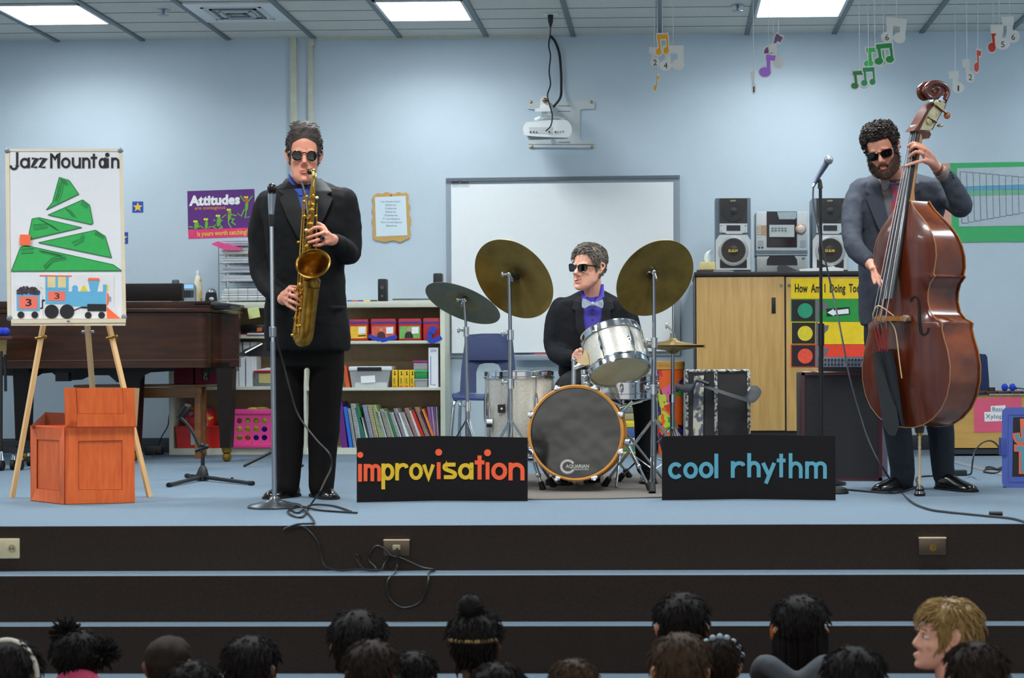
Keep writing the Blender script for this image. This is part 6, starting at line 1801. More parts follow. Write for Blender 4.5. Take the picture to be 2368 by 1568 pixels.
# odds and ends on the cabinet top
tb_ = thing('tissue_box', 'small pale yellow tissue box at the left end of the cabinet top', 'box', (X(1637, YT), YT, zt))
mb = MB(); a, b = P(1618, 622, YT - 0.03), P(1654, 605.5, YT - 0.03); mb.box((a.x, YT - 0.03, zt + 0.018), (b.x, YT + 0.08, b.z), bev=0.003); mb.build('carton', M('tissue yellow', (222, 206, 140), rough=0.6), tb_)
mb = MB()
rings = []
for k, (y, x0, x1) in enumerate(((606, 1631, 1642), (598, 1628, 1644), (590, 1629, 1646), (582, 1634, 1648), (578, 1644, 1648))):
    a, b = P(x0, y, YT + 0.02), P(x1, y, YT + 0.02)
    rings.append([a, (a + b) / 2 + Vector((0, -0.02, 0)), b, (a + b) / 2 + Vector((0, 0.015, 0))])
mb.loft(rings); mb.build('tissue', M('tissue white', (226, 234, 238), rough=0.8), tb_)
mb = MB(); mb.box((X(1612, YT), YT - 0.05, zt), (X(1650, YT), YT + 0.1, zt + 0.016), bev=0.002); tag(mb.build('book', M('dark book', (70, 52, 50))), 'thin dark book under the tissue box', 'book')
mb = MB(); mb.box((X(1650, YT), YT - 0.075, zt), (X(1696, YT), YT - 0.02, zt + 0.009)); mb.box((X(1652, YT), YT - 0.07, zt + 0.010), (X(1690, YT), YT - 0.02, zt + 0.016)); tag(mb.build('paper_stack', M('grey papers', (150, 152, 150))), 'grey papers stacked in front of the left loudspeaker', 'paper')
mb = MB(); mb.prism([P(x, y, YT - 0.06) for x, y in ((1797, 620), (1800, 614), (1818, 614), (1846, 626), (1798, 627))], [P(x, y, YT - 0.03) for x, y in ((1797, 620), (1800, 614), (1818, 614), (1846, 626), (1798, 627))]); tag(mb.build('handset', M('handset grey', (60, 64, 72), rough=0.4)), 'dark grey handset lying in front of the disc player', 'remote')
mb = MB(); mb.prism([P(x, y, YT - 0.06) for x, y in ((1848, 622), (1900, 619), (1928, 615), (1932, 618), (1945, 620), (1952, 622), (1950, 626.5), (1850, 627))], [P(x, y, YT - 0.0205) for x, y in ((1848, 622), (1900, 619), (1928, 615), (1932, 618), (1945, 620), (1952, 622), (1950, 626.5), (1850, 627))]); tag(mb.build('paper_stack', white_paper), 'curled white papers in front of the right loudspeaker', 'paper')
# ---------------------------------------------------------------- bass amplifier
YA = 9.12
AP = YP(YA)
zA = Z(1945, 861, YA)
t = thing('amplifier_cabinet', 'big black bass speaker cabinet behind the bass player', 'amplifier', (X(1946, YA), YA + 0.2, 0))
mb = MB(); mb.box((X(1854, YA), YA + 0.02, 0.02), (X(2040, YA), YA + 0.4, zA), bev=0.01); mb.build('box', M('amp black', (26, 20, 24), rough=0.6), t)
mb = MB(); mb.pp(AP, [(1862, 868), (2032, 868), (2032, 1106), (1862, 1106)], 0.004, -0.022); mb.build('grille', M('amp grille', (34, 34, 38), rough=0.9, bump=0.8, bscale=400), t)
red_t = M('amp dark red trim', (70, 26, 34), rough=0.35)
for q in ([(1854, 861), (2040, 861), (2040, 868), (1854, 868)], [(1854, 861), (1861, 861), (1861, 1112), (1854, 1112)], [(2032, 861), (2040, 861), (2040, 1112), (2032, 1112)], [(1854, 1105), (2040, 1105), (2040, 1112), (1854, 1112)]):
    mb = MB(); mb.pp(AP, q, 0.008, -0.022); mb.build('trim', red_t, t)
mb = MB(); mb.pp(AP, [(1856, 858.5), (2038, 858.5), (2038, 861.5), (1856, 861.5)], 0.006, -0.022); mb.pp(AP, [(1930, 1112), (2020, 1112), (2020, 1115), (1930, 1115)], 0.006, -0.03); mb.build('metal_edge', chrome, t)
for x in (1866, 2028):
    for y in (YA + 0.05, YA + 0.35):
        mb = MB(); mb.tube([(X(x, YA), y, 0), (X(x, YA), y, 0.024)], 0.02); mb.build('foot', black_rubber, t)
t = thing('bass_amplifier', 'grey amplifier with rows of knobs on top of the black cabinet', 'amplifier', (X(1957, YA), YA + 0.15, zA))
mb = MB(); mb.box((X(1903, YA), YA + 0.005, zA + 0.004), (X(2014, YA), YA + 0.3, Z(1950, 825, YA)), bev=0.004); mb.build('body', M('amp body', (40, 32, 36), rough=0.5), t)
mb = MB(); mb.pp(AP, [(1904, 826), (2013, 826), (2013, 849), (1904, 849)], 0.004, -0.005); fpn = mb.build('face_plate', M('amp face grey', (136, 146, 162), rough=0.35, metal=0.3), t)
for r_ in range(2):
    for k in range(13):
        if r_ and k in (6, 11): continue
        mb = MB(); mb.pdisc(AP, 1908.5 + k * 7.8, 832 + r_ * 11, 2.6, 0.014, -0.001, n=12); mb.build('knob', M('knob navy', (32, 36, 52), rough=0.35), fpn)
mb = MB(); mb.pdisc(AP, 2004, 833, 2, 0.006, -0.001, n=10); mb.build('indicator_light', M('green led', (110, 230, 40), emit=1.5), fpn)
mb = MB(); mb.pbox(2040, 950, 2052, 1114, 9.5, 0.03); tag(mb.build('panel_board', M('mauve board', (120, 110, 124), rough=0.6)), 'narrow mauve grey board standing behind the bass cabinet', 'board')
# ---------------------------------------------------------------- xylophone, chair, label
YX = 11.45
XP = YP(YX)
t = thing('bass_xylophone', 'wooden bass xylophone with pink label at the right edge', 'xylophone', (X(2330, YX), YX + 0.2, 0))
mb = MB(); mb.prism([XP.at(x, y) for x, y in ((2190, 914), (2480, 912), (2480, 1036), (2190, 1036))], [XP.at(x, y, -0.35) for x, y in ((2190, 914), (2480, 912), (2480, 1036), (2190, 1036))]); mb.build('box', M('xylophone maple', (206, 162, 84), rgb2=(190, 146, 74), rough=0.4, scale=3, stretch=(1, 8, 8)), t)
for k in range(10):
    x = 2196 + k * 28
    mb = MB(); a, b = P(x, 912, YX - 0.02), P(x + 25, 906, YX - 0.02); mb.box((a.x, YX - 0.03, a.z + 0.003), (b.x, YX + 0.32, b.z + 0.003), bev=0.004); mb.build('tone_bar', M('rosewood dark', (58, 36, 30), rough=0.4), t)
mb = MB(); mb.box((X(2190, YX), YX, 0.012), (X(2480, YX), YX + 0.3, 0.045)); mb.build('base_rail', M('rail dark', (40, 46, 52), rough=0.5), t)
for x in (2216, 2440):
    mb = MB(); c = Vector((X(x, YX), YX + 0.1, 0.0)); mb.tube([c + Vector((0, 0, 0.0)), c + Vector((0, 0, 0.07))], 0.014); mb.build('foot', black_rubber, t)
zb_ = Z(2300, 906, YX) + 0.003
mb = MB(); mb.tube([(X(2294, YX), YX + 0.02, zb_), (X(2294, YX), YX + 0.02, Z(2294, 896, YX))], 0.024, n=14); tag(mb.build('wooden_block', M('dark cylinder', (56, 28, 26))), 'dark wooden cylinder standing on the bass xylophone', 'block')
for i, (x, lb) in enumerate(((2323, 'left'), (2341, 'right'))):
    c = Vector((X(x, YX - 0.01), YX - 0.01, zb_ + 0.0245 + 0.002))
    t2 = thing('mallet', lb + ' blue headed mallet on the bass xylophone at the right edge', 'mallet', c)
    mb = MB(); mb.ell(c, (0.022, 0.022, 0.0255)); mb.build('head', blue_ball, t2)
    mb = MB(); mb.tube([c, c + Vector((0.12, 0.2, -0.016))], 0.004); mb.build('stick', black_plastic, t2)
t2 = thing('name_label', 'pink paper label reading Bass Xylophone taped to the xylophone', 'label', XP.at(2306, 1000))
mb = MB(); mb.pp(XP, [(2252, 922), (2362, 918), (2364, 998), (2253, 1000)], 0.002, 0.001); pk = mb.build('sheet', M('label pink', (226, 92, 122), rough=0.3, var=0.06, scale=8), t2)
mb = MB(); mb.pp(XP, [(2291, 939), (2325, 937), (2325, 952), (2291, 953)], 0.001, 0.003); mb.build('white_strip', white_paper, t2); mb = MB(); mb.pp(XP, [(2276, 953), (2356, 950), (2356, 972), (2277, 975)], 0.001, 0.003); mb.build('white_strip', white_paper, t2)
mb = MB(); mb.text(XP, 'Bass', 2295, 2319, 950, 941, off=0.0045); mb.build('lettering', M('label ink', (90, 90, 100)), t2); mb = MB(); mb.text(XP, 'Xylophone', 2279, 2352, 968, 957, off=0.0045); mb.build('lettering', M('label ink', (90, 90, 100)), t2)
sc0 = [o for o in COL.objects if o.name == 'school_chair'][0]
c2 = copy_tree(sc0)
c2.scale = (0.82, 0.82, 0.82)
c2.location = (P(2236, 830, 11.9).x, 12.04, 0)
c2.rotation_euler = (0, 0, PI)
c2['label'] = 'small navy school chair behind the double bass and xylophone'
# ---------------------------------------------------------------- blue plastic case at the right edge
YB_ = 8.66
BP = YP(YB_)
bp_m = M('periwinkle plastic', (84, 104, 186), rough=0.4, var=0.03)
t = thing('plastic_case', 'periwinkle blue plastic case with black lettered panel at the right edge', 'case', (X(2415, YB_), YB_ + 0.05, 0))
mb = MB()
x0, x1, y0, y1, r = 2317, 2515, 942, 1128, 14
ol = [(x0 + r + r * math.cos(math.radians(a)), y0 + r - r * math.sin(math.radians(a))) for a in range(90, 181, 15)] + [(x0 + r + r * math.cos(math.radians(a)), y1 - r - r * math.sin(math.radians(a))) for a in range(180, 271, 15)] + [(x1 - r + r * math.cos(math.radians(a)), y1 - r - r * math.sin(math.radians(a))) for a in range(270, 361, 15)] + [(x1 - r + r * math.cos(math.radians(a)), y0 + r - r * math.sin(math.radians(a))) for a in range(0, 91, 15)]
mb.pp(BP, ol, 0.09, -0.09); mb.build('shell', bp_m, t)
mb = MB()
il = [(2334, 958), (2498, 958), (2498, 1113), (2334, 1113)]
for i in range(4):
    mb.stroke(BP, [il[i], il[(i + 1) % 4]], 3, 0.004, 0.0)
mb.build('rib', bp_m, t)
mb = MB(); mb.pbox(2314, 1012, 2328, 1054, YB_ - 0.012, 0.05, bev=0.004); mb.build('latch', M('latch blue', (66, 84, 166), rough=0.4), t)
mb = MB(); mb.pp(BP, [(2343, 965), (2492, 965), (2492, 1102), (2341, 1102)], 0.0015, 0.0005); pn = mb.build('panel', M('panel black', (36, 32, 32), rough=0.6), t)
cor, tea = M('letter coral', (240, 116, 86), rough=0.5), M('letter teal', (86, 160, 180), rough=0.5)
mb = MB()
mb.stroke(BP, bez2([(2367, 968), (2368, 995), (2369, 1012), (2360, 1020), (2352, 1014), (2350, 1001)], 5), 17, 0.0015, 0.002); mb.stroke(BP, [(2345, 1036), (2400, 1036)], 17, 0.0015, 0.002); mb.stroke(BP, [(2369, 1036), (2369, 1096)], 26, 0.0015, 0.002); mb.build('letter_outline', cor, pn)
mb = MB()
mb.stroke(BP, bez2([(2368, 990), (2369, 1012), (2360, 1018), (2354, 1014), (2352, 1003)], 5), 8, 0.001, 0.0036); mb.stroke(BP, [(2350, 1037), (2395, 1037)], 9, 0.001, 0.0036); mb.stroke(BP, [(2369, 1037), (2369, 1091)], 15, 0.001, 0.0036); mb.build('letter_fill', tea, pn)
# ---------------------------------------------------------------- floor cables and boxes at the right
mb = MB(); c = Fl(1941, 1143); mb.lathe([(0.048, 0), (0.05, 0.006), (0.04, 0.026), (0.02, 0.034), (0.005, 0.035)], Matrix.Translation(c + Vector((0, 0.04, 0))) , n=24); tag(mb.build('foot_pedal', black_rubber), 'black domed floor pedal at the right end of the cool rhythm sign', 'pedal')
cable('pedal_cable', 'thin black cable from the domed pedal to the bass player shoe', [Fl(1956, 1132, 0.005), Fl(1990, 1135, 0.005), Fl(2040, 1139, 0.005), Fl(2080, 1138, 0.005), Fl(2120, 1124, 0.005), Fl(2122, 1104, 0.005), Fl(2170, 1100, 0.005)], 0.005)
cable('microphone_cable', 'grey cable from the bass microphone running forward over the carpet', [P(1881, 431, yr), P(1881, 470, yr - 0.02), P(1893, 530, yr - 0.04), P(1908, 600, yr - 0.05), P(1926, 680, yr - 0.06), P(1943, 760, 8.7), P(1960, 850, 8.6), P(1975, 910, 8.55), P(1990, 960, 8.5), P(2010, 1020, 8.4), P(2040, 1080, 8.3), Fl(2075, 1130, 0.006), Fl(2110, 1162, 0.006), Fl(2150, 1178, 0.006), Fl(2190, 1184, 0.006), Fl(2230, 1188, 0.006), Fl(2290, 1194, 0.006), Fl(2340, 1199, 0.006), Fl(2380, 1210, 0.006)], 0.005, M('cable grey', (44, 48, 54), rough=0.5))
mb = MB(); p = Fl(2298, 1194); mb.tube([p + Vector((-0.02, 0, 0.012)), p + Vector((0.035, -0.01, 0.012))], 0.010); tag(mb.build('cable_connector', black_plastic), 'black connector joint in the cable near the right stage edge', 'connector')
c = Fl(2222, 1101)
mb = MB(); mb.box((c.x - 0.035, c.y, 0), (c.x + 0.035, c.y + 0.06, 0.032), bev=0.005); tag(mb.build('power_adapter', M('adapter green black', (20, 34, 34), rough=0.5)), 'dark power adapter behind the bass player right shoe', 'adapter')
cable('adapter_cable', 'dark green cable arching from the adapter behind the blue case', [Fl(2238, 1098, 0.015), Fl(2246, 1094, 0.02), P(2249, 1070, 9.2), P(2254, 1045, 9.2), P(2270, 1025, 9.2), P(2289, 1019, 9.2), P(2304, 1027, 9.2), P(2315, 1045, 9.2), P(2330, 1075, 9.25)], 0.005, M('cable green', (24, 50, 48), rough=0.5))
cable('coiled_cable', 'small coil of dark cable on the carpet left of the blue case', [Fl(2318, 1080, 0.01), Fl(2300, 1086, 0.006), Fl(2280, 1082, 0.01), Fl(2290, 1080, 0.016), Fl(2312, 1088, 0.006), Fl(2300, 1094, 0.006), Fl(2276, 1091, 0.006), Fl(2284, 1085, 0.014), Fl(2325, 1086, 0.01)], 0.005)
# ---------------------------------------------------------------- hanging paper notes
cw = M('note card white', (226, 224, 218), rough=0.6, var=0.02)
string_m = M('white string', (206, 212, 214), rough=0.6)


def note(x0, y0, x1, y1, kind, colr, label, num=None, Yn=10.6, tilt=0.0, mirror=False, border=True):
    pl = YP(Yn)
    w, h = x1 - x0, y1 - y0
    cx = (x0 + x1) / 2
    tt = math.radians(tilt)

    def tr(u, v):
        if mirror: u = 1 - u
        X_, Y_ = (u - 0.5) * w, v * h
        return (cx + X_ * math.cos(tt) - Y_ * math.sin(tt), y0 + X_ * math.sin(tt) + Y_ * math.cos(tt))

    def ellp(cu, cv, ru, rv, n=22):
        return [tr(cu + ru * math.cos(2 * PI * i / n), cv + rv * math.sin(2 * PI * i / n)) for i in range(n)]

    def shape(mb, g, t_, off, m=0):
        if kind == 'beam':
            mb.pp(pl, [tr(0.12 + g, 0 + g), tr(1 - g, 0 + g), tr(1 - g, 0.33 - g), tr(0.12 + g, 0.33 - g)], t_, off, m)
            mb.pp(pl, [tr(0.16 + g, 0.1), tr(0.44 - g, 0.1), tr(0.46 - g, 0.8), tr(0.20 + g, 0.8)], t_, off, m)
            mb.pp(pl, [tr(0.73 + g, 0.1), tr(1 - g, 0.1), tr(1 - g, 0.75), tr(0.76 + g, 0.75)], t_, off, m)
            mb.pp(pl, ellp(0.24, 0.80, 0.27 - g, 0.215 - g), t_, off, m)
            mb.pp(pl, ellp(0.77, 0.77, 0.26 - g, 0.215 - g), t_, off, m)
        else:
            mb.pp(pl, [tr(0.34 + g, 0 + g), tr(1 - g, 0.02 + g), tr(0.95 - g, 0.36 - g), tr(0.34 + g, 0.33 - g)], t_, off, m)
            mb.pp(pl, [tr(0.36 + g, 0.05), tr(0.70 - g, 0.05), tr(0.74 - g, 0.75), tr(0.42 + g, 0.75)], t_, off, m)
            mb.pp(pl, ellp(0.38, 0.76, 0.38 - g, 0.245 - g * 0.8), t_, off, m)
    hole = tr(0.56, 0.05)
    t = thing('hanging_note', label, 'paper note', pl.at(*hole), 'paper music notes hanging from the ceiling')
    mb = MB(); shape(mb, 0.0, 0.003, 0.0); mb.build('card', cw, t)
    if colr:
        mb = MB(); shape(mb, 0.065, 0.0006, 0.003); mb.build('coloured_face', M('note colour %d %d %d' % colr, colr, rough=0.3, var=0.04), t)
    if num:
        q = tr(0.62 if not mirror else 0.38, 0.78)
        q = tr(0.37, 0.78) if kind != 'beam' else tr(0.24, 0.8)
        mb = MB(); nw = 1.6 if num == '1' else 4.2; mb.text(pl, num, q[0] - nw, q[0] + nw, q[1] + 7, q[1] - 7, off=0.0034); mb.build('number', ink, t)
    a = pl.at(*hole)
    mb = MB(); mb.tube([a, Vector((a.x, a.y, ZC))], 0.0022, n=5); mb.build('string', string_m, t)
    return t


note(1513, 76, 1546, 130, 'beam', (236, 166, 34), 'yellow orange beamed paper note hanging left of the others', tilt=-3)
note(1501, 109, 1529, 154, 'single', None, 'white paper note numbered 2, half behind the yellow note', '2', 10.72, mirror=True, tilt=6)
note(1526, 105, 1581, 163, 'beam', None, 'white beamed paper note numbered 4 behind the yellow note', '4', 10.65, tilt=0)
note(1515, 172, 1526, 213, 'single', (222, 170, 80), 'narrow yellow paper note turned edge-on below the yellow group', None, 10.7, tilt=8)
note(1783, 76, 1816, 140, 'single', (92, 28, 96), 'dark purple paper note, top of the purple group', None, 10.75, tilt=22)
note(1774, 100, 1806, 160, 'single', None, 'bright white paper note in the purple group', None, 10.62, mirror=True, tilt=-8)
note(1754, 123, 1797, 181, 'single', (150, 70, 206), 'violet paper note with big round head, lowest of its group', None, 10.6, tilt=2)
note(1736, 165, 1751, 218, 'single', None, 'narrow white paper note numbered 1 left of the purple group', '1', 10.7, mirror=True, tilt=3)
note(2044, 41, 2098, 100, 'beam', None, 'white beamed paper note numbered 6 above the green notes', '6', 10.6, tilt=7)
note(1993, 107, 2047, 156, 'beam', (62, 202, 104), 'bright green beamed paper note, left in the upper green pair', None, 10.66, tilt=-4)
note(2016, 98, 2065, 151, 'beam', (34, 146, 74), 'dark green beamed paper note, right in the upper green pair', None, 10.6, tilt=-6)
note(1964, 161, 2006, 207, 'beam', (28, 128, 64), 'dark green beamed paper note, left in the lower green pair', None, 10.66, tilt=-4)
note(1988, 153, 2024, 201, 'beam', (30, 150, 92), 'teal green beamed paper note, right in the lower green pair', None, 10.6, tilt=-3)
note(2193, 164, 2230, 215, 'single', None, 'white paper note numbered 1 hanging right of the bass scroll', '1', 10.7, mirror=True)
note(2224, 136, 2251, 191, 'single', None, 'white paper note numbered 2 above the note numbered 1', '2', 10.7, mirror=True, tilt=-4)
note(2251, 113, 2270, 169, 'single', (226, 82, 66), 'narrow red paper note turned nearly edge-on', None, 10.6)
note(2280, 67, 2308, 123, 'single', (226, 70, 52), 'red paper note half behind the note numbered 5', None, 10.64, tilt=-4)
note(2290, 57, 2336, 115, 'single', None, 'white paper note numbered 5 beside the red note', '5', 10.58, mirror=True)
note(2316, 38, 2359, 99, 'single', None, 'white paper note numbered 6 at the far right', '6', 10.66, mirror=True)
# ================================================================ people
hair_dark = M('dark brown hair', (40, 32, 29), rgb2=(66, 54, 48), rough=0.45, scale=90, stretch=(1, 1, 0.4))
HEAD = [(-0.116, 0.014, -0.082, -0.052), (-0.108, 0.033, -0.090, -0.03), (-0.09, 0.049, -0.093, 0.0), (-0.065, 0.0595, -0.091, 0.04), (-0.03, 0.066, -0.089, 0.074),
        (0.0, 0.069, -0.085, 0.091), (0.03, 0.074, -0.086, 0.098), (0.058, 0.0745, -0.083, 0.097), (0.083, 0.066, -0.071, 0.088), (0.1, 0.050, -0.052, 0.072), (0.112, 0.028, -0.026, 0.046), (0.117, 0.008, -0.002, 0.02)]


def head_at(z):
    if z <= HEAD[0][0]: return HEAD[0][1:]
    for a, b in zip(HEAD, HEAD[1:]):
        if z <= b[0]:
            t = (z - a[0]) / (b[0] - a[0])
            return tuple(a[i] + (b[i] - a[i]) * t for i in (1, 2, 3))
    return HEAD[-1][1:]


def head_pt(th, z, off=0.0):
    hw, yf, yb = head_at(z)
    y0, hd = (yf + yb) / 2, (yb - yf) / 2
    s, c = math.sin(th), math.cos(th)
    e = 2.25
    k = 1 / (abs(s) ** e + abs(c) ** e) ** (1 / e)
    up = 0.0 if z < 0.06 else (z - 0.06) / 0.057
    return Vector(((hw + off) * s * k, y0 - (hd + off) * c * k, z + off * up))


def headM(c, yaw=0, pitch=0, roll=0, s=(1, 1, 1)):
    R = Matrix.Rotation(math.radians(yaw), 4, 'Z') @ Matrix.Rotation(math.radians(pitch), 4, 'X') @ Matrix.Rotation(math.radians(roll), 4, 'Y')
    return Matrix.Translation(Vector(c)) @ R @ Matrix.Diagonal((s[0], s[1], s[2], 1))


def head(mb, Mh, ear=1.0, nose=1.0):
    n = 28
    mb.loft([[Mh @ head_pt(2 * PI * i / n, r[0]) for i in range(n)] for r in HEAD])
    e = lambda c, r: mb.ell(Mh @ Vector(c), r)
    mb.tube([Mh @ Vector(p) for p in ((0, -0.084, 0.016), (0, -0.096, -0.008), (0, -0.107 - 0.006 * nose, -0.03), (0, -0.098, -0.042))], [0.008, 0.010, 0.0125 * nose, 0.008], n=10)
    for s in (-1, 1):
        e((s * 0.0105, -0.097, -0.036), (0.008, 0.010, 0.0075))
        e((s * 0.028, -0.080, 0.019), (0.021, 0.012, 0.007))
        e((s * 0.036, -0.058, -0.028), (0.022, 0.018, 0.018))
        # ear: rim and lobe
        pts = [Mh @ Vector((s * (0.070 + dx * 1.2), y, z)) for dx, y, z in ((0.0, 0.006, -0.026), (0.006, 0.014, -0.01), (0.013, 0.025, 0.01), (0.014, 0.024, 0.025), (0.010, 0.012, 0.031), (0.003, 0.002, 0.022))]
        mb.tube([p for p in pts], [0.007, 0.0065, 0.006, 0.006, 0.006, 0.005], n=8)
        e((s * 0.072, 0.013, 0.004), (0.006, 0.013, 0.022))
    e((0, -0.086, -0.1), (0.02, 0.014, 0.014))
    e((0, -0.0905, -0.063), (0.024, 0.009, 0.006))
    e((0, -0.090, -0.074), (0.02, 0.009, 0.0065))


def lips(parent, Mh, m=None, open_=0.0):
    mb = MB()
    for zc, rz, ry in ((-0.0625 + open_, 0.0042, 0.0065), (-0.0725 - open_, 0.005, 0.007)):
        mb.tube([Mh @ Vector((x, -0.0965 + 22 * x * x, zc - 6 * x * x * (1 if rz < 0.0045 else -1) * 0.3)) for x in (-0.022, -0.012, 0, 0.012, 0.022)], [0.002, rz, rz * 1.15, rz, 0.002], n=8)
    mb.build('lips', m or M('lip skin', (188, 104, 92), rough=0.5), parent)
    if open_:
        mb = MB(); mb.ell(Mh @ Vector((0, -0.0955, -0.0675)), (0.013, 0.004, 0.005)); mb.build('mouth', M('mouth dark', (60, 22, 22)), parent)


def hair(parent, Mh, hairline, thick, strands, mat, comb, ln, rad=0.0022, bump=0.006, seed=1, curl=0, name='hair', ztop=0.117, lift=0.35, extra=None):
    random.seed(seed)
    mb = MB()
    n, k = 56, 14
    grid = []

    def pt(th, u):
        z0 = hairline(th)
        z = z0 + (ztop - z0) * (u ** 0.8)
        off = thick(th, u)
        p = head_pt(th, z, off)
        q = noise.noise(Vector((p.x * 38 + seed, p.y * 38, p.z * 38))) * bump * min(1, u * 5)
        d = Vector((p.x, p.y - 0.01, max(0.0, p.z) * 0.9)).normalized()
        return p + d * q, d
    for j in range(k + 1):
        grid.append([Mh @ pt(-PI + 2 * PI * i / n, j / k)[0] for i in range(n)])
    inner = [Mh @ head_pt(-PI + 2 * PI * i / n, hairline(-PI + 2 * PI * i / n), -0.004) for i in range(n)]
    mb.loft([inner] + grid, cap=True)
    for _ in range(strands):
        th, u = random.uniform(-PI, PI), random.uniform(0.0, 1.0) ** 0.8
        if 1.3 < abs(th) < 2.0 and u < 0.3: continue
        p, d = pt(th, u)
        cdir = comb(th, u) + Vector((random.gauss(0, 0.22), random.gauss(0, 0.22), random.gauss(0, 0.22)))
        cdir = (cdir - d * cdir.dot(d))
        cdir = cdir.normalized() if cdir.length > 1e-4 else Vector((1, 0, 0))
        L = ln * random.uniform(0.6, 1.25) * (0.55 if abs(th) > 1.05 and ln < 0.028 else 1)
        if curl:
            s, t_, _q = frame(cdir + d * 0.3)
            r = curl * random.uniform(0.7, 1.3)
            a0 = random.uniform(0, 6.28)
            pts = [p + d * (0.002 + r * 0.4) + (s * math.cos(a0 + a) + t_ * math.sin(a0 + a)) * r + _q * (a * 0.0018) for a in (0, 0.8, 1.6, 2.4, 3.2, 4.0, 4.8)]
            rr = [rad * 0.5, rad, rad * 1.1, rad * 1.1, rad, rad * 0.8, rad * 0.3]
        else:
            pts = [p - d * 0.001, p + cdir * L * 0.35 + d * L * lift * 0.55, p + cdir * L * 0.7 + d * L * lift * 0.6, p + cdir * L + d * L * lift * 0.25]
            rr = [rad, rad, rad * 0.8, rad * 0.2]
        mb.tube([Mh @ q for q in pts], rr, n=4)
    if extra:
        extra(mb)
    return mb.build(name, mat, parent)


def sunglasses(parent, Mh, round_=False, wide=0.026, hi=0.019):
    root = MB()
    fm = M('glasses black', (12, 11, 13), rough=0.18)
    lens = M('dark lens', (6, 7, 9), rough=0.06, spec=0.6)
    yf = -0.103
    mb = MB()
    mb.tube([Mh @ Vector(p) for p in ((-0.012, yf, 0.008), (0, yf - 0.004, 0.011), (0.012, yf, 0.008))], 0.0028, n=8)
    for s in (-1, 1):
        mb.tube([Mh @ Vector(p) for p in ((s * 0.060, yf + 0.008, 0.012), (s * 0.071, yf + 0.035, 0.012), (s * 0.0755, -0.02, 0.010), (s * 0.076, 0.012, 0.006))], [0.0045, 0.004, 0.003, 0.003], n=8)
    N = 28
    ols = []
    for s in (-1, 1):
        ol = []
        for i in range(N):
            a = 2 * PI * i / N
            e = 2.0 if round_ else 3.4
            c, q = math.cos(a), math.sin(a)
            k = 1 / (abs(c) ** e + abs(q) ** e) ** (1 / e)
            w = wide * (1 + (0 if round_ else 0.10 * q * 1))
            x = s * 0.034 + w * c * k
            z = -0.002 + hi * q * k + (0 if round_ else 0.003 * s * c * (q > 0))
            ol.append((x, yf + 0.0012 + 9.0 * max(0, abs(x) - 0.03) ** 2, z))
        ols.append(ol)
        mb.tube([Mh @ Vector(p) for p in ol + [ol[0], ol[1]]], 0.0028, n=6)
    fr = mb.build('sunglasses', fm, parent)
    for ol in ols:
        mb = MB(); mb.prism([Mh @ Vector(p) for p in ol], [Mh @ (Vector(p) + Vector((0, 0.003, 0))) for p in ol]); mb.build('lens', lens, fr)
    return fr


class Torso:
    def __init__(self, rows, e=2.5):
        self.rows, self.e = rows, e

    def at(self, py):
        r = self.rows
        if py <= r[0][0]: return r[0][1:]
        for a, b in zip(r, r[1:]):
            if py <= b[0]:
                t = (py - a[0]) / (b[0] - a[0])
                return tuple(a[i] + (b[i] - a[i]) * t for i in range(1, 5))
        return r[-1][1:]

    def mesh(self, mb, n=28, grow=0.0):
        rings = []
        for row in self.rows:
            py, xl, xr, yc, dp = row
            c = P((xl + xr) / 2, py, yc)
            hw = (xr - xl) / 2 * S(yc) + grow
            ring = []
            for i in range(n):
                a = 2 * PI * i / n
                s, q = math.sin(a), math.cos(a)
                k = 1 / (abs(s) ** self.e + abs(q) ** self.e) ** (1 / self.e)
                ring.append(c + Vector((hw * s * k, -(dp + grow) * q * k, 0)))
            rings.append(ring)
        mb.loft(rings)

    def Y(self, px, py):
        xl, xr, yc, dp = self.at(py)
        u = min(0.98, abs(px - (xl + xr) / 2) / ((xr - xl) / 2))
        return yc - dp * (1 - u ** self.e) ** (1 / self.e)

    def patch(self, mb, rows, off=0.012, th=0.01, cols=8, m=0):
        "cloth patch on the front of the torso: rows of (y, x left, x right)"
        front, back = [], []
        sub = []
        for a, b in zip(rows, rows[1:]):
            for k in range(4):
                t = k / 4
                sub.append(tuple(a[i] + (b[i] - a[i]) * t for i in range(3)))
        sub.append(rows[-1])
        for py, x0, x1 in sub:
            f, bk = [], []
            for c in range(cols + 1):
                px = x0 + (x1 - x0) * c / cols
                y = self.Y(px, py)
                f.append(P(px, py, y - off)); bk.append(P(px, py, y - off + th))
            front.append(f); back.append(bk)
        rings = [f + list(reversed(b)) for f, b in zip(front, back)]
        mb.loft(rings, m)


def limb(mb, pts, flat=1.0, n=14):
    "pts: (px, py, Y, radius in metres)"
    q = bez([(p[0], p[1], p[2]) for p in pts], 6)
    rr = []
    for i in range(len(pts) - 1):
        for k in range(6):
            rr.append(pts[i][3] + (pts[i + 1][3] - pts[i][3]) * k / 6)
    rr.append(pts[-1][3])
    mb.tube([P(a.x, a.y, a.z) for a in q], rr, n=n, flat=flat)
    for p, r in ((q[0], rr[0]), (q[-1], rr[-1])):
        mb.ell(P(p.x, p.y, p.z), r * 0.98)


def finger(mb, pts, r=0.0088):
    k = len(pts)
    w = [P(*p) for p in pts]
    mb.tube(bez(w, 3), [r * (1.08 - 0.28 * i / (3 * (k - 1))) for i in range(3 * (k - 1) + 1)], n=8)
    mb.ell(w[-1], r * 0.8, n=8, k=6)
    for p in w[1:-1]:
        mb.ell(p, r * 1.06, n=8, k=6)


FOLDS = bpy.data.textures.new('folds', 'CLOUDS')
FOLDS.noise_scale = 0.075
FOLDS2 = bpy.data.textures.new('folds long', 'CLOUDS')
FOLDS2.noise_scale = 0.16


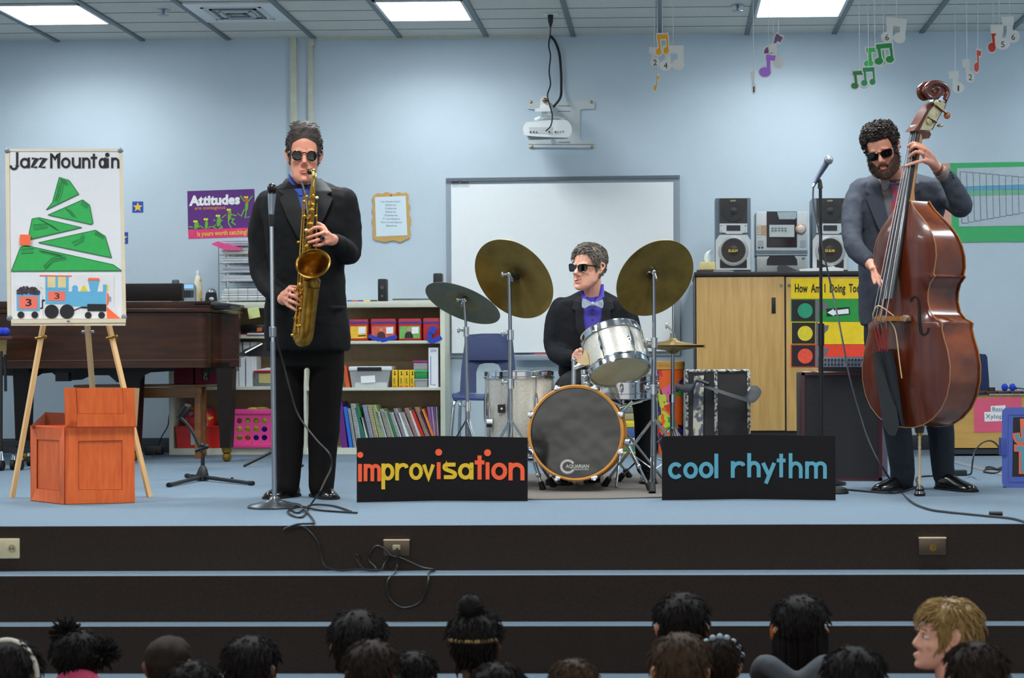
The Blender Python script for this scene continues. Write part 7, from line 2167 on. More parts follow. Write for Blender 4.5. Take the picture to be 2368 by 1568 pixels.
def cloth(o, vox=0.008, it=5, strength=0.012, tex=None):
    remesh(o, vox, it, 0.5)
    if strength:
        d = o.modifiers.new('folds', 'DISPLACE')
        d.texture = tex or FOLDS
        d.strength = strength
        d.mid_level = 0.5
        d.texture_coords = 'LOCAL'
    return o


def shoe(parent, heel, toe, w=0.047, h=0.075, m=None):
    heel, toe = Vector(heel), Vector(toe)
    heel.z = toe.z = 0
    d = (toe - heel).normalized()
    s = Vector((-d.y, d.x, 0))
    L = (toe - heel).length
    rings = []
    for u, wd, ht in ((0.0, 0.55, 0.75), (0.06, 0.78, 1.0), (0.25, 0.85, 1.05), (0.42, 0.86, 0.95), (0.6, 0.98, 0.72), (0.78, 1.0, 0.56), (0.92, 0.8, 0.45), (1.0, 0.35, 0.3)):
        c = heel + d * (L * u)
        rings.append([c + s * (w * wd * x) + Vector((0, 0, 0.004 + h * ht * z)) for x, z in ((-1, 0), (-1.02, 0.28), (-0.85, 0.65), (-0.4, 0.95), (0, 1.0), (0.4, 0.95), (0.85, 0.65), (1.02, 0.28), (1, 0))])
    mb = MB(); mb.loft(rings); o = mb.build('shoe', m or M('black leather', (14, 13, 14), rough=0.22, coat=0.3), parent, sharp=70)
    sub = o.modifiers.new('sub', 'SUBSURF'); sub.levels = 1; sub.render_levels = 1
    mb = MB()
    rings = []
    for u, wd in ((0.0, 0.6), (0.06, 0.84), (0.42, 0.9), (0.6, 1.02), (0.78, 1.05), (0.92, 0.86), (1.0, 0.4)):
        c = heel + d * (L * u)
        rings.append([c + s * (w * wd * x) + Vector((0, 0, z)) for x, z in ((-1, 0.0005), (-1, 0.012), (1, 0.012), (1, 0.0005))])
    mb.loft(rings); mb.build('sole', black_rubber, o)
    mb = MB()
    for q in (0.36, 0.43, 0.5):
        c = heel + d * (L * q) + Vector((0, 0, h * (1.12 - 0.62 * q)))
        mb.tube([c - s * w * 0.4 - Vector((0, 0, 0.008)), c + Vector((0, 0, 0.006)), c + s * w * 0.4 - Vector((0, 0, 0.008))], 0.0028, n=6)
    mb.build('laces', black_rubber, o)
    return o


# ---------------------------------------------------------------- saxophonist
YSX = 8.2
sx = thing('person', 'saxophonist in black suit and blue shirt with round sunglasses, playing', 'person', (P(705, 830, YSX).x, YSX, 0))
Mh = headM(P(703, 363, 8.15), yaw=13, pitch=2, roll=1, s=(1.02, 1.0, 1.14))
suit = M('black suit cloth', (11, 11, 13), rgb2=(15, 15, 18), rough=0.8, scale=120, spec=0.22)
tor = Torso([(410, 674, 736, 8.255, 0.025), (424, 655, 762, 8.235, 0.062), (440, 622, 800, 8.2, 0.105), (456, 604, 814, 8.2, 0.115), (480, 602, 814, 8.19, 0.125), (530, 610, 806, 8.18, 0.13), (600, 617, 797, 8.19, 0.128), (660, 618, 797, 8.2, 0.128), (720, 613, 803, 8.2, 0.135), (780, 612, 811, 8.2, 0.14), (812, 618, 808, 8.2, 0.14)])
b = MB()
head(b, Mh)
limb(b, [(704, 385, 8.18, 0.056), (704, 425, 8.2, 0.058), (705, 470, 8.2, 0.075)])
Torso([(450, 640, 770, 8.2, 0.07), (560, 640, 775, 8.2, 0.085), (760, 640, 775, 8.2, 0.09), (830, 645, 775, 8.2, 0.08)]).mesh(b)
limb(b, [(625, 478, 8.2, 0.045), (606, 625, 8.2, 0.036), (650, 688, 8.0, 0.026), (661, 690, 7.95, 0.028)])
limb(b, [(795, 475, 8.2, 0.045), (810, 588, 8.18, 0.036), (775, 558, 7.97, 0.026), (764, 554, 7.92, 0.030)])
limb(b, [(664, 820, 8.2, 0.06), (668, 1000, 8.2, 0.042), (668, 1115, 8.22, 0.034)])
limb(b, [(752, 820, 8.2, 0.06), (748, 1000, 8.2, 0.042), (744, 1115, 8.22, 0.034)])
# left hand over the upper stack
for kn, pts in (((741, 526), [(741, 526, 7.86), (727, 527, 7.845), (714, 536, 7.85)]), ((752, 537), [(752, 537, 7.855), (733, 543, 7.835), (711, 550, 7.85)]), ((750, 550), [(750, 550, 7.86), (733, 556, 7.84), (714, 561, 7.85)]), ((750, 562), [(750, 562, 7.87), (739, 567, 7.85), (726, 568, 7.855)])):
    finger(b, pts, 0.0092)
    b.tube([P(768, 555, 7.93), P((768 + kn[0]) / 2, (555 + kn[1]) / 2 - 1, 7.885), P(kn[0], kn[1], 7.865)], [0.022, 0.017, 0.0125], n=10)
finger(b, [(760, 545, 7.92), (748, 524, 7.94), (734, 516, 7.96)], 0.0105)
# right hand on the lower stack
for kn, pts in (((672, 668), [(672, 668, 7.89), (682, 672, 7.862), (690, 681, 7.86)]), ((668, 680), [(668, 680, 7.88), (680, 685, 7.85), (691, 693, 7.855)]), ((667, 694), [(667, 694, 7.88), (679, 699, 7.85), (690, 705, 7.855)]), ((669, 707), [(669, 707, 7.89), (678, 713, 7.86), (686, 719, 7.862)])):
    finger(b, pts, 0.0092)
    b.tube([P(656, 684, 7.96), P((656 + kn[0]) / 2, (684 + kn[1]) / 2, 7.925), P(kn[0], kn[1], 7.89)], [0.022, 0.018, 0.0125], n=10)
finger(b, [(660, 676, 7.95), (671, 664, 7.97), (684, 664, 7.985)], 0.0105)
remesh(b.build('body', skin_a, sx), 0.0042, 4, 0.4)
lips(sx, Mh)
hl = lambda th: (0.062 + 0.012 * math.cos(th * 3)) if abs(th) < 0.75 else (0.062 - 0.1 * min(1, (abs(th) - 0.75) / 0.45) if abs(th) < 1.25 else (-0.038 if abs(th) < 1.5 else (0.02 if abs(th) < 1.85 else -0.05)))
hair(sx, Mh, hl, lambda th, u: 0.003 + (0.015 if abs(th) < 0.9 else 0.001) * min(1, u * 1.6) + 0.011 * u * u, 900, M('greying brown hair', (44, 38, 36), rgb2=(70, 62, 57), rough=0.6, scale=60, spec=0.25), lambda th, u: Vector((0.9 * math.copysign(1, math.sin(th + 0.4)), 0.7, 0.5)) if abs(th) < 1.3 else Vector((0, 0.3, -0.9)), 0.026, 0.0022, 0.004, seed=4, lift=0.06)
sunglasses(sx, Mh, round_=True, wide=0.0215, hi=0.0195)
b = MB()
tor.mesh(b)
limb(b, [(622, 470, 8.2, 0.066), (603, 520, 8.2, 0.058), (603, 622, 8.18, 0.055), (626, 668, 8.1, 0.05), (648, 687, 8.01, 0.041)])
limb(b, [(796, 464, 8.2, 0.066), (806, 510, 8.2, 0.062), (809, 585, 8.17, 0.056), (794, 572, 8.06, 0.050), (774, 559, 7.97, 0.041)])
cloth(b.build('jacket', suit, sx), 0.008, 5, 0.012)
shirt_m = M('royal blue shirt', (34, 62, 142), rough=0.7, var=0.05)
b = MB(); tor.patch(b, [(414, 680, 730), (430, 678, 724), (440, 680, 722), (460, 685, 714), (480, 692, 707), (497, 698, 701)], 0.012); b.build('shirt', shirt_m, sx)
b = MB(); tor.patch(b, [(414, 667, 676), (424, 669, 688), (436, 675, 699), (441, 684, 702), (452, 692, 702)], 0.018, 0.01); tor.patch(b, [(408, 728, 738), (424, 718, 736), (438, 706, 728)], 0.018, 0.01); b.tube([P(669, 403, 8.20), P(674, 418, 8.155), P(690, 434, 8.13), P(702, 440, 8.125)], [0.006, 0.012, 0.014, 0.008], flat=0.5, n=10); b.build('shirt_collar', shirt_m, sx)
lap = M('black lapel', (16, 17, 20), rough=0.65, spec=0.3)
b = MB(); tor.patch(b, [(412, 732, 742), (420, 728, 752), (442, 722, 768), (450, 720, 755), (458, 718, 770), (500, 712, 752), (545, 708, 726), (565, 708, 712)], 0.02, 0.012); b.build('lapel', lap, sx)
b = MB(); tor.patch(b, [(412, 662, 670), (420, 655, 674), (442, 645, 684), (450, 656, 687), (458, 646, 690), (500, 662, 702), (545, 686, 706), (565, 700, 706)], 0.02, 0.012); b.build('lapel', lap, sx)
b = MB(); tor.patch(b, [(706, 766, 800), (712, 765, 800)], 0.012, 0.008); b.build('pocket_flap', lap, sx)
trs = M('black trouser cloth', (13, 11, 11), rgb2=(17, 14, 14), rough=0.85, scale=100, spec=0.18)
b = MB()
Torso([(750, 632, 788, 8.2, 0.10), (800, 630, 795, 8.2, 0.11), (850, 632, 795, 8.2, 0.10)]).mesh(b)
limb(b, [(664, 850, 8.2, 0.08), (665, 900, 8.2, 0.078), (669, 1000, 8.2, 0.07), (668, 1085, 8.2, 0.061), (664, 1126, 8.19, 0.058)])
limb(b, [(756, 850, 8.2, 0.084), (754, 900, 8.2, 0.081), (748, 1000, 8.2, 0.074), (745, 1085, 8.2, 0.064), (744, 1126, 8.19, 0.060)])
cloth(b.build('trousers', trs, sx), 0.008, 4, 0.014, FOLDS2)
h = Fl(680, 1140); shoe(sx, Vector((P(684, 830, 8.28).x, 8.28, 0)), Vector((P(616, 830, 8.07).x, 8.06, 0)))
shoe(sx, Vector((P(728, 830, 8.28).x, 8.28, 0)), Vector((P(770, 830, 8.04).x, 8.03, 0)))
b = MB(); b.tube([P(747.5, 547, 7.835), P(743.5, 554, 7.835)], 0.0105, n=12); b.build('ring', M('dark ring', (60, 58, 56), metal=1, rough=0.3), sx)
b = MB(); b.tube([P(698, 420, 8.06), P(706, 450, 8.03), P(712, 500, 7.98)], 0.006, n=8); b.build('neck_strap', black_plastic, sx)

# saxophone
t = thing('saxophone', 'brass tenor saxophone held by the man in the black suit', 'saxophone', P(705, 790, 7.9))
b = MB()
b.tube([P(724, 432, 7.93), P(719, 500, 7.92), P(711, 580, 7.91), P(700, 680, 7.90), P(691, 762, 7.90)], [0.013, 0.0165, 0.020, 0.024, 0.027], n=20)
b.build('body_tube', brass, t)
b = MB()
bp = bez([P(691, 760, 7.90), P(691, 775, 7.90), P(696, 787, 7.895), P(704, 787, 7.88), P(709, 772, 7.87), P(712, 740, 7.865), P(716, 700, 7.86), P(720, 664, 7.85)], 4)
b.tube(bp, [0.027 + 0.010 * i / (len(bp) - 1) for i in range(len(bp))], n=22); b.build('bow', brass, t)
b = MB()
rings = []
dirs = []
pts = [(720, 664, 7.85, 0.0375, (0.06, -0.12, 1)), (721, 648, 7.845, 0.041, (0.05, -0.2, 1)), (722.5, 632, 7.835, 0.048, (0.03, -0.42, 0.9)), (723.5, 620, 7.82, 0.058, (0.02, -0.62, 0.78)), (724, 612, 7.80, 0.071, (0.0, -0.8, 0.6)), (724, 609, 7.79, 0.079, (0, -0.86, 0.5)), (724, 609, 7.787, 0.0805, (0, -0.86, 0.5)), (724, 609.5, 7.788, 0.077, (0, -0.86, 0.5)), (724, 612, 7.802, 0.066, (0, -0.8, 0.6)), (723.5, 620, 7.825, 0.053, (0.02, -0.62, 0.78)), (722.5, 632, 7.838, 0.044, (0.03, -0.42, 0.9)), (721, 655, 7.846, 0.034, (0.05, -0.2, 1))]
for x, y, Y_, r, n_ in pts:
    m4 = axm(P(x, y, Y_), Vector(n_))
    rings.append([m4 @ Vector((r * math.cos(2 * PI * i / 40), r * math.sin(2 * PI * i / 40), 0)) for i in range(40)])
b.loft(rings); b.build('bell', brass, t, sharp=60)
b = MB(); b.tube(bez([P(724, 440, 7.93), P(727, 415, 7.93), P(726, 400, 7.935), P(722, 394, 7.95), P(716, 397, 7.985)], 5), [0.0125] * 8 + [0.011] * 6 + [0.0095] * 7, n=16); b.build('neck', M('neck lacquer', (196, 168, 96), rough=0.18, metal=1.0), t)
b = MB(); b.tube([P(717, 397, 7.975), P(713, 396, 8.01), P(710, 393, 8.045)], [0.0125, 0.0115, 0.006], n=14); b.build('mouthpiece', black_plastic, t)
b = MB(); b.tube([P(716, 397.5, 7.985), P(714.5, 396.7, 8.0)], 0.0138, n=14); b.build('ligature', M('silver plate', (216, 218, 206), rough=0.15, metal=1.0), t)
random.seed(8)
kg = M('key brass', (206, 158, 66), rough=0.18, metal=1.0)
b = MB()
b.tube([P(702, 452, 7.905), P(693, 590, 7.885), P(682, 762, 7.87)], 0.0035, n=8); b.build('key_rod', kg, t)
b = MB(); b.tube([P(733, 470, 7.9), P(731, 590, 7.885)], 0.003, n=8); b.build('key_rod', kg, t)
b = MB(); b.tube([P(706, 448, 7.90), P(699, 590, 7.88), P(690, 770, 7.865)], 0.0028, n=8); b.build('key_rod', kg, t)
axis = lambda y: 724 - (y - 432) * 0.098
for i, y in enumerate((455, 470, 486, 502, 518, 534, 552, 570, 586, 660, 677, 695, 714, 733, 752, 768)):
    x = axis(y) + (-4 if i % 2 else 2) + (0 if y < 600 else -3)
    r = 0.010 + 0.006 * (y - 440) / 330
    c = P(x, y, 7.885 - 0.006)
    n_ = Vector((-0.35 if i % 2 else 0.25, -1, 0.1))
    b = MB(); b.lathe([(r, -0.004), (r, 0.003), (r * 0.8, 0.005), (r * 0.25, 0.0045), (0.001, 0.006)], axm(c, n_), n=18); b.build('key_cup', kg if i % 3 else brass, t)
for i, (x, y) in enumerate(((696, 678), (695, 714), (693, 753), (708, 532), (724, 473), (733, 457), (731, 500), (731, 528), (709, 455), (690, 560), (683, 670), (703, 466), (704, 500), (676, 775))):
    b = MB(); b.ell(P(x, y, 7.852), (0.008, 0.006, 0.007), n=10, k=8); b.build('key_touch', M('pearl touch', (232, 214, 160), rough=0.2) if i in (3, 5, 7) else kg, t)
for i in range(14):
    y = 452 + i * 10.2
    b = MB(); x = axis(y); b.tube([P(x - 19 + i * 0.6, y, 7.9), P(x - 4, y + 2, 7.886)], 0.0022, n=6); b.build('key_post', kg, t)
for y in (668, 704, 742):
    b = MB(); x = axis(y); b.tube(bez([P(x - 16, y - 8, 7.88), P(x - 10, y, 7.86), P(x - 2, y + 8, 7.865)], 4), 0.0026, n=6); b.build('key_guard', kg, t)

# ---------------------------------------------------------------- drummer
YD = 9.25
dr = thing('person', 'drummer in dark suit, blue shirt and bow tie, seated behind the drums', 'person', (P(1366, 830, YD).x, YD, 0))
Mh = headM(P(1362, 621, 9.2), yaw=-36, pitch=-1, roll=3, s=(1.0, 1.0, 1.04))
dsuit = M('charcoal suit', (15, 17, 23), rgb2=(19, 22, 28), rough=0.85, scale=120, spec=0.22)
tor = Torso([(672, 1338, 1398, 9.315, 0.025), (684, 1318, 1420, 9.30, 0.06), (698, 1285, 1450, 9.27, 0.11), (716, 1276, 1462, 9.27, 0.12), (760, 1282, 1455, 9.27, 0.13), (820, 1290, 1450, 9.28, 0.135), (865, 1292, 1450, 9.29, 0.15), (885, 1300, 1442, 9.29, 0.15)])
skin_b = M('fair skin', (222, 164, 142), rough=0.55, var=0.06, scale=18, sss=0.12)
b = MB()
head(b, Mh, nose=1.15)
limb(b, [(1368, 645, 9.23, 0.052), (1367, 680, 9.26, 0.055), (1366, 710, 9.27, 0.07)])
Torso([(700, 1310, 1425, 9.27, 0.07), (800, 1315, 1425, 9.28, 0.09), (885, 1315, 1425, 9.29, 0.09)]).mesh(b)
limb(b, [(1292, 720, 9.27, 0.042), (1284, 805, 9.25, 0.035), (1325, 828, 9.08, 0.026), (1334, 824, 9.02, 0.027)])
limb(b, [(1445, 720, 9.27, 0.042), (1466, 800, 9.25, 0.035), (1445, 850, 9.05, 0.026), (1438, 858, 8.98, 0.027)])
limb(b, [(1345, 884, 9.2, 0.06), (1312, 900, 8.93, 0.04), (1302, 960, 8.95, 0.034), (1300, 1085, 8.98, 0.034)])
limb(b, [(1395, 884, 9.2, 0.06), (1478, 912, 9.0, 0.04), (1492, 960, 9.03, 0.034), (1494, 1080, 9.06, 0.034)])
for kn, pts in (((1341, 813), [(1341, 813, 8.99), (1349, 815, 8.965), (1347, 824, 8.955)]), ((1342, 819), [(1342, 819, 8.98), (1351, 822, 8.955), (1348, 830, 8.95)]), ((1342, 826), [(1342, 826, 8.98), (1350, 830, 8.955), (1346, 836, 8.955)]), ((1340, 832), [(1340, 832, 8.985), (1346, 836, 8.965), (1343, 841, 8.965)])):
    finger(b, pts, 0.009)
    b.tube([P(1331, 824, 9.03), P(kn[0] - 4, kn[1], 9.0), P(kn[0], kn[1], 8.985)], [0.022, 0.018, 0.0125], n=10)
finger(b, [(1336, 815, 9.0), (1342, 808, 8.975), (1349, 811, 8.955)], 0.0105)
for k in range(4):
    finger(b, [(1434 - 1, 852 + 5 * k, 8.95), (1427, 856 + 5 * k, 8.93), (1428, 864 + 5 * k, 8.925)], 0.009)
    b.tube([P(1440, 856, 9.0), P(1434, 852 + 5 * k, 8.95)], [0.022, 0.0125], n=10)
finger(b, [(1437, 850, 8.97), (1430, 846, 8.94), (1424, 851, 8.93)], 0.0105)
remesh(b.build('body', skin_b, dr), 0.0044, 4, 0.4)
lips(dr, Mh, M('pink lips', (206, 124, 118), rough=0.5), 0.004)
hl = lambda th: (0.058 + 0.014 * math.sin(th * 2.5 + 1.2)) if abs(th) < 0.7 else (0.058 - 0.06 * min(1, (abs(th) - 0.7) / 0.5) if abs(th) < 1.25 else (-0.02 if abs(th) < 1.5 else (0.015 if abs(th) < 1.85 else -0.05)))
hair(dr, Mh, hl, lambda th, u: 0.003 + 0.010 * min(1, u * 2), 1100, M('grey brown short hair', (72, 64, 56), rgb2=(112, 104, 96), rough=0.5, scale=80), lambda th, u: Vector((-0.5, -0.9, 0.1)) if u > 0.35 or abs(th) < 0.8 else Vector((0, 0.3, -0.9)), 0.02, 0.0019, 0.004, seed=9, lift=0.5)
sunglasses(dr, Mh, False, 0.027, 0.0185)
b = MB(); tor.mesh(b)
limb(b, [(1298, 714, 9.27, 0.064), (1284, 750, 9.26, 0.06), (1282, 805, 9.24, 0.056), (1302, 826, 9.14, 0.05), (1324, 828, 9.06, 0.042)])
limb(b, [(1440, 714, 9.27, 0.064), (1455, 750, 9.26, 0.06), (1464, 800, 9.24, 0.056), (1455, 835, 9.14, 0.05), (1446, 850, 9.05, 0.042)])
cloth(b.build('jacket', dsuit, dr), 0.009, 5, 0.012)
pshirt = M('violet blue shirt', (52, 44, 152), rough=0.6, var=0.06)
b = MB(); tor.patch(b, [(685, 1348, 1392), (704, 1346, 1394), (720, 1347, 1394), (750, 1350, 1390), (775, 1356, 1376), (790, 1362, 1366)], 0.012); b.build('shirt', pshirt, dr)
b = MB()
b.tube([P(1346, 672, 9.19), P(1351, 692, 9.135), P(1365, 703, 9.12)], [0.008, 0.015, 0.008], flat=0.4, n=10)
b.tube([P(1393, 658, 9.2), P(1391, 685, 9.14), P(1377, 703, 9.12)], [0.008, 0.016, 0.008], flat=0.4, n=10)
b.build('shirt_collar', pshirt, dr)
for k in range(2):
    b = MB(); b.ell(P(1370, 725 + 14 * k, tor.Y(1370, 725) - 0.014), 0.005, n=8, k=6); b.build('button', M('button dark', (30, 30, 60)), dr)
b = MB()
bt = YP(9.085)
b.pp(bt, [(1367, 699), (1358, 694), (1348, 690), (1345, 700), (1346, 711), (1352, 713), (1362, 707), (1367, 706)], 0.012, -0.004)
b.pp(bt, [(1374, 700), (1384, 696), (1394, 692), (1396, 702), (1394, 712), (1388, 711), (1379, 707), (1374, 706)], 0.012, -0.004)
b.ell(P(1370.5, 703, 9.085), (0.013, 0.012, 0.012)); b.build('bow_tie', M('silver plaid', (176, 190, 200), rgb2=(120, 132, 156), rough=0.5, scale=40), dr)
dlap = M('charcoal lapel', (20, 23, 30), rough=0.75, spec=0.25)
b = MB(); tor.patch(b, [(686, 1392, 1406), (694, 1392, 1418), (712, 1394, 1420), (718, 1394, 1412), (760, 1386, 1412), (800, 1370, 1384)], 0.02, 0.012); b.build('lapel', dlap, dr)
b = MB(); tor.patch(b, [(686, 1336, 1348), (694, 1328, 1347), (712, 1322, 1348), (718, 1330, 1348), (760, 1332, 1352), (800, 1354, 1364)], 0.02, 0.012); b.build('lapel', dlap, dr)
b = MB()
Torso([(858, 1305, 1435, 9.29, 0.13), (885, 1300, 1440, 9.28, 0.15), (895, 1310, 1430, 9.28, 0.12)]).mesh(b)
limb(b, [(1345, 884, 9.2, 0.085), (1312, 900, 8.93, 0.072), (1302, 960, 8.95, 0.064), (1300, 1075, 8.98, 0.054)])
limb(b, [(1395, 884, 9.2, 0.085), (1478, 912, 9.0, 0.073), (1492, 960, 9.03, 0.064), (1494, 1078, 9.06, 0.055)])
cloth(b.build('trousers', M('dark trouser cloth', (17, 18, 22), rough=0.85, spec=0.3), dr), 0.009, 4, 0.01, FOLDS2)
shoe(dr, Vector((P(1300, 830, 9.04).x, 9.08, 0)), Vector((P(1302, 830, 8.8).x, 8.83, 0)))
shoe(dr, Vector((P(1494, 830, 9.12).x, 9.14, 0)), Vector((P(1500, 830, 8.88).x, 8.88, 0)))

# ---------------------------------------------------------------- bass player
YBP = 8.55
bs = thing('person', 'bearded bass player in grey suit, red tie and sunglasses, looking down', 'person', (P(2090, 830, YBP).x, YBP, 0))
Mh = headM(P(2041, 347, 8.43), yaw=-16, pitch=20, roll=-12, s=(1.0, 1.0, 1.0))
gsuit = M('slate grey suit', (56, 61, 72), rgb2=(64, 69, 80), rough=0.85, scale=150, spec=0.3)
tor = Torso([(396, 2036, 2098, 8.6, 0.025), (408, 2010, 2140, 8.61, 0.06), (424, 1980, 2185, 8.6, 0.108), (446, 1972, 2198, 8.6, 0.118), (500, 1980, 2180, 8.6, 0.128), (560, 1984, 2170, 8.6, 0.128), (640, 1986, 2165, 8.6, 0.128), (700, 1986, 2168, 8.6, 0.132), (752, 1992, 2168, 8.6, 0.135)])
b = MB()
head(b, Mh)
limb(b, [(2052, 375, 8.47, 0.056), (2062, 402, 8.54, 0.058), (2070, 440, 8.59, 0.075)])
Torso([(440, 2010, 2160, 8.6, 0.075), (560, 2010, 2145, 8.6, 0.09), (740, 2010, 2145, 8.6, 0.09), (800, 2015, 2140, 8.6, 0.08)]).mesh(b)
limb(b, [(1990, 445, 8.6, 0.04), (1974, 490, 8.55, 0.036), (1971, 555, 8.46, 0.034), (2008, 604, 8.36, 0.026), (2014, 612, 8.34, 0.028)])
limb(b, [(2176, 440, 8.57, 0.04), (2204, 462, 8.5, 0.038), (2222, 474, 8.42, 0.036), (2182, 402, 8.32, 0.027), (2164, 386, 8.29, 0.027)])
limb(b, [(2050, 800, 8.6, 0.062), (2078, 950, 8.52, 0.046), (2086, 1085, 8.56, 0.036), (2086, 1105, 8.56, 0.036)])
limb(b, [(2135, 800, 8.6, 0.062), (2172, 950, 8.6, 0.046), (2180, 1085, 8.6, 0.036), (2182, 1105, 8.6, 0.036)])
# left hand on the neck (image right)
for kn, pts in (((2131, 338), [(2131, 338, 8.115), (2113, 331, 8.10), (2099, 339, 8.135)]), ((2139, 347), [(2139, 347, 8.10), (2117, 338, 8.085), (2103, 349, 8.13)]), ((2136, 357), [(2136, 357, 8.10), (2118, 351, 8.08), (2102, 364, 8.125)]), ((2137, 371), [(2137, 371, 8.105), (2120, 375, 8.09), (2095, 384, 8.115)])):
    finger(b, pts, 0.0095)
    b.tube([P(2162, 384, 8.29), P((2162 + kn[0]) / 2 + 3, (384 + kn[1]) / 2 - 2, 8.18), P(kn[0], kn[1], 8.11)], [0.024, 0.019, 0.0135], n=10)
finger(b, [(2152, 362, 8.22), (2140, 352, 8.25), (2126, 350, 8.255)], 0.011)
# right hand plucking (image left)
for kn, pts in (((2018, 624), [(2018, 624, 8.28), (2019, 642, 8.255), (2023, 656, 8.23)]), ((2025, 622), [(2025, 622, 8.265), (2029, 644, 8.235), (2036, 662, 8.20)]), ((2032, 620), [(2032, 620, 8.255), (2037, 640, 8.22), (2042, 655, 8.185)]), ((2039, 618), [(2039, 618, 8.25), (2045, 630, 8.22), (2047, 642, 8.18)])):
    finger(b, pts, 0.0095)
    b.tube([P(2013, 608, 8.34), P((2013 + kn[0]) / 2, 614, 8.30), P(kn[0], kn[1], 8.265)], [0.023, 0.019, 0.0135], n=10)
finger(b, [(2026, 610, 8.30), (2040, 612, 8.265), (2048, 622, 8.235)], 0.011)
remesh(b.build('body', M('tan skin', (206, 142, 118), rough=0.55, var=0.07, scale=18, sss=0.12), bs), 0.0043, 4, 0.4)
lips(bs, Mh)
hl = lambda th: 0.066 if abs(th) < 0.75 else (0.066 - 0.1 * min(1, (abs(th) - 0.75) / 0.4) if abs(th) < 1.2 else (-0.03 if abs(th) < 1.5 else (0.02 if abs(th) < 1.85 else -0.05)))
hair(bs, Mh, hl, lambda th, u: 0.003 + 0.013 * min(1, u * 1.4), 1300, M('curly dark hair', (34, 29, 27), rgb2=(60, 52, 48), rough=0.6, scale=40, spec=0.25), lambda th, u: Vector((0, 0, 1)), 0.02, 0.0028, 0.010, seed=12, curl=0.0065)
# beard: shell round the jaw
bm_ = M('brown beard', (48, 32, 24), rgb2=(84, 52, 36), rough=0.7, scale=120)
b = MB()
random.seed(2)


def bpt(u, v, off):
    th = -1.45 + 2.9 * u
    a = abs(th)
    zt_ = -0.058 + (0.062 * max(0, (a - 0.5) / 0.95) if a > 0.5 else -0.03 * (1 - a / 0.5) * (a < 0.35))
    zb_ = -0.117 + 0.03 * max(0, a - 0.6)
    z = zt_ + (zb_ - zt_) * v
    p = head_pt(th, z, off * math.sin(PI * min(1, v * 0.6 + 0.12)))
    return p


gr_ = [[Mh @ (bpt(i / 40, j / 12, 0.014) + Vector((0, 0, -0.012 * (j / 12) ** 2))) for i in range(41)] for j in range(13)]
bk_ = [[Mh @ bpt(i / 40, j / 12, -0.006) for i in range(41)] for j in range(13)]
b.loft([f + list(reversed(k)) for f, k in zip(gr_, bk_)])
b.tube([Mh @ Vector(p) for p in ((-0.032, -0.088, -0.068), (-0.018, -0.099, -0.053), (0, -0.102, -0.050), (0.018, -0.099, -0.053), (0.032, -0.088, -0.068))], [0.006, 0.0065, 0.006, 0.0065, 0.006], n=8)
for _ in range(900):
    u, v = random.random(), random.random()
    p = bpt(u, v, 0.014); d = Vector((p.x, p.y + 0.0, -0.03)).normalized()
    q = p + d * random.uniform(0.006, 0.014) + Vector((0, 0, -random.uniform(0.003, 0.012)))
    b.tube([Mh @ p, Mh @ q], [0.0018, 0.0004], n=3)
b.build('beard', bm_, bs)
sunglasses(bs, Mh, False, 0.0265, 0.018)
b = MB(); tor.mesh(b)
limb(b, [(1994, 440, 8.6, 0.066), (1974, 490, 8.55, 0.06), (1971, 555, 8.46, 0.05), (1988, 586, 8.41, 0.048), (2006, 602, 8.37, 0.042)])
limb(b, [(2176, 436, 8.57, 0.066), (2204, 462, 8.5, 0.062), (2222, 476, 8.42, 0.056), (2206, 438, 8.37, 0.05), (2186, 405, 8.33, 0.041)])
cloth(b.build('jacket', gsuit, bs), 0.008, 4, 0.018)
gsh = M('grey shirt', (108, 108, 110), rough=0.7, var=0.05)
b = MB(); tor.patch(b, [(404, 2038, 2092), (430, 2032, 2092), (460, 2038, 2086), (500, 2046, 2076), (545, 2058, 2064)], 0.012); b.build('shirt', gsh, bs)
b = MB(); tor.patch(b, [(398, 2028, 2040), (410, 2028, 2052), (424, 2036, 2060), (440, 2042, 2050)], 0.022, 0.01); tor.patch(b, [(384, 2086, 2096), (404, 2078, 2094), (424, 2072, 2088)], 0.022, 0.01); b.build('shirt_collar', gsh, bs)
tie_m = M('red tie', (160, 34, 50), rgb2=(58, 76, 140), rough=0.5, scale=16, stretch=(1, 1, 2.4), sharp=True)
b = MB(); tor.patch(b, [(424, 2058, 2074), (436, 2062, 2076), (440, 2064, 2076), (470, 2062, 2080), (500, 2058, 2078), (530, 2056, 2070)], 0.026, 0.008); b.build('tie', tie_m, bs)
glap = M('slate lapel', (60, 65, 76), rough=0.8, spec=0.3)
b = MB(); tor.patch(b, [(404, 2020, 2030), (412, 2008, 2032), (440, 2000, 2036), (450, 2012, 2040), (456, 2002, 2042), (520, 2028, 2058), (560, 2048, 2066)], 0.021, 0.012); b.build('lapel', glap, bs)
b = MB(); tor.patch(b, [(404, 2092, 2106), (412, 2092, 2122), (436, 2090, 2128), (446, 2090, 2116), (456, 2086, 2126), (520, 2070, 2098), (560, 2062, 2074)], 0.021, 0.012); b.build('lapel', glap, bs)
b = MB(); b.tube([P(2183, 405, 8.325), P(2174, 396, 8.305)], [0.037, 0.034], n=16); b.build('shirt_cuff', M('grey cuff', (112, 104, 98), rough=0.7), bs)
b = MB(); b.tube([P(2171, 392, 8.297), P(2168, 390, 8.293)], 0.0315, n=16); b.build('bracelet', M('bracelet dark', (70, 60, 66), rough=0.5), bs)
for k in range(3):
    b = MB(); b.ell(P(2199 + 3 * k, 398 + 6 * k, 8.30), 0.0055, n=8, k=6); b.build('button', black_plastic, bs)
gtr = M('slate trouser cloth', (28, 33, 43), rgb2=(34, 40, 50), rough=0.85, scale=100, spec=0.3)
b = MB()
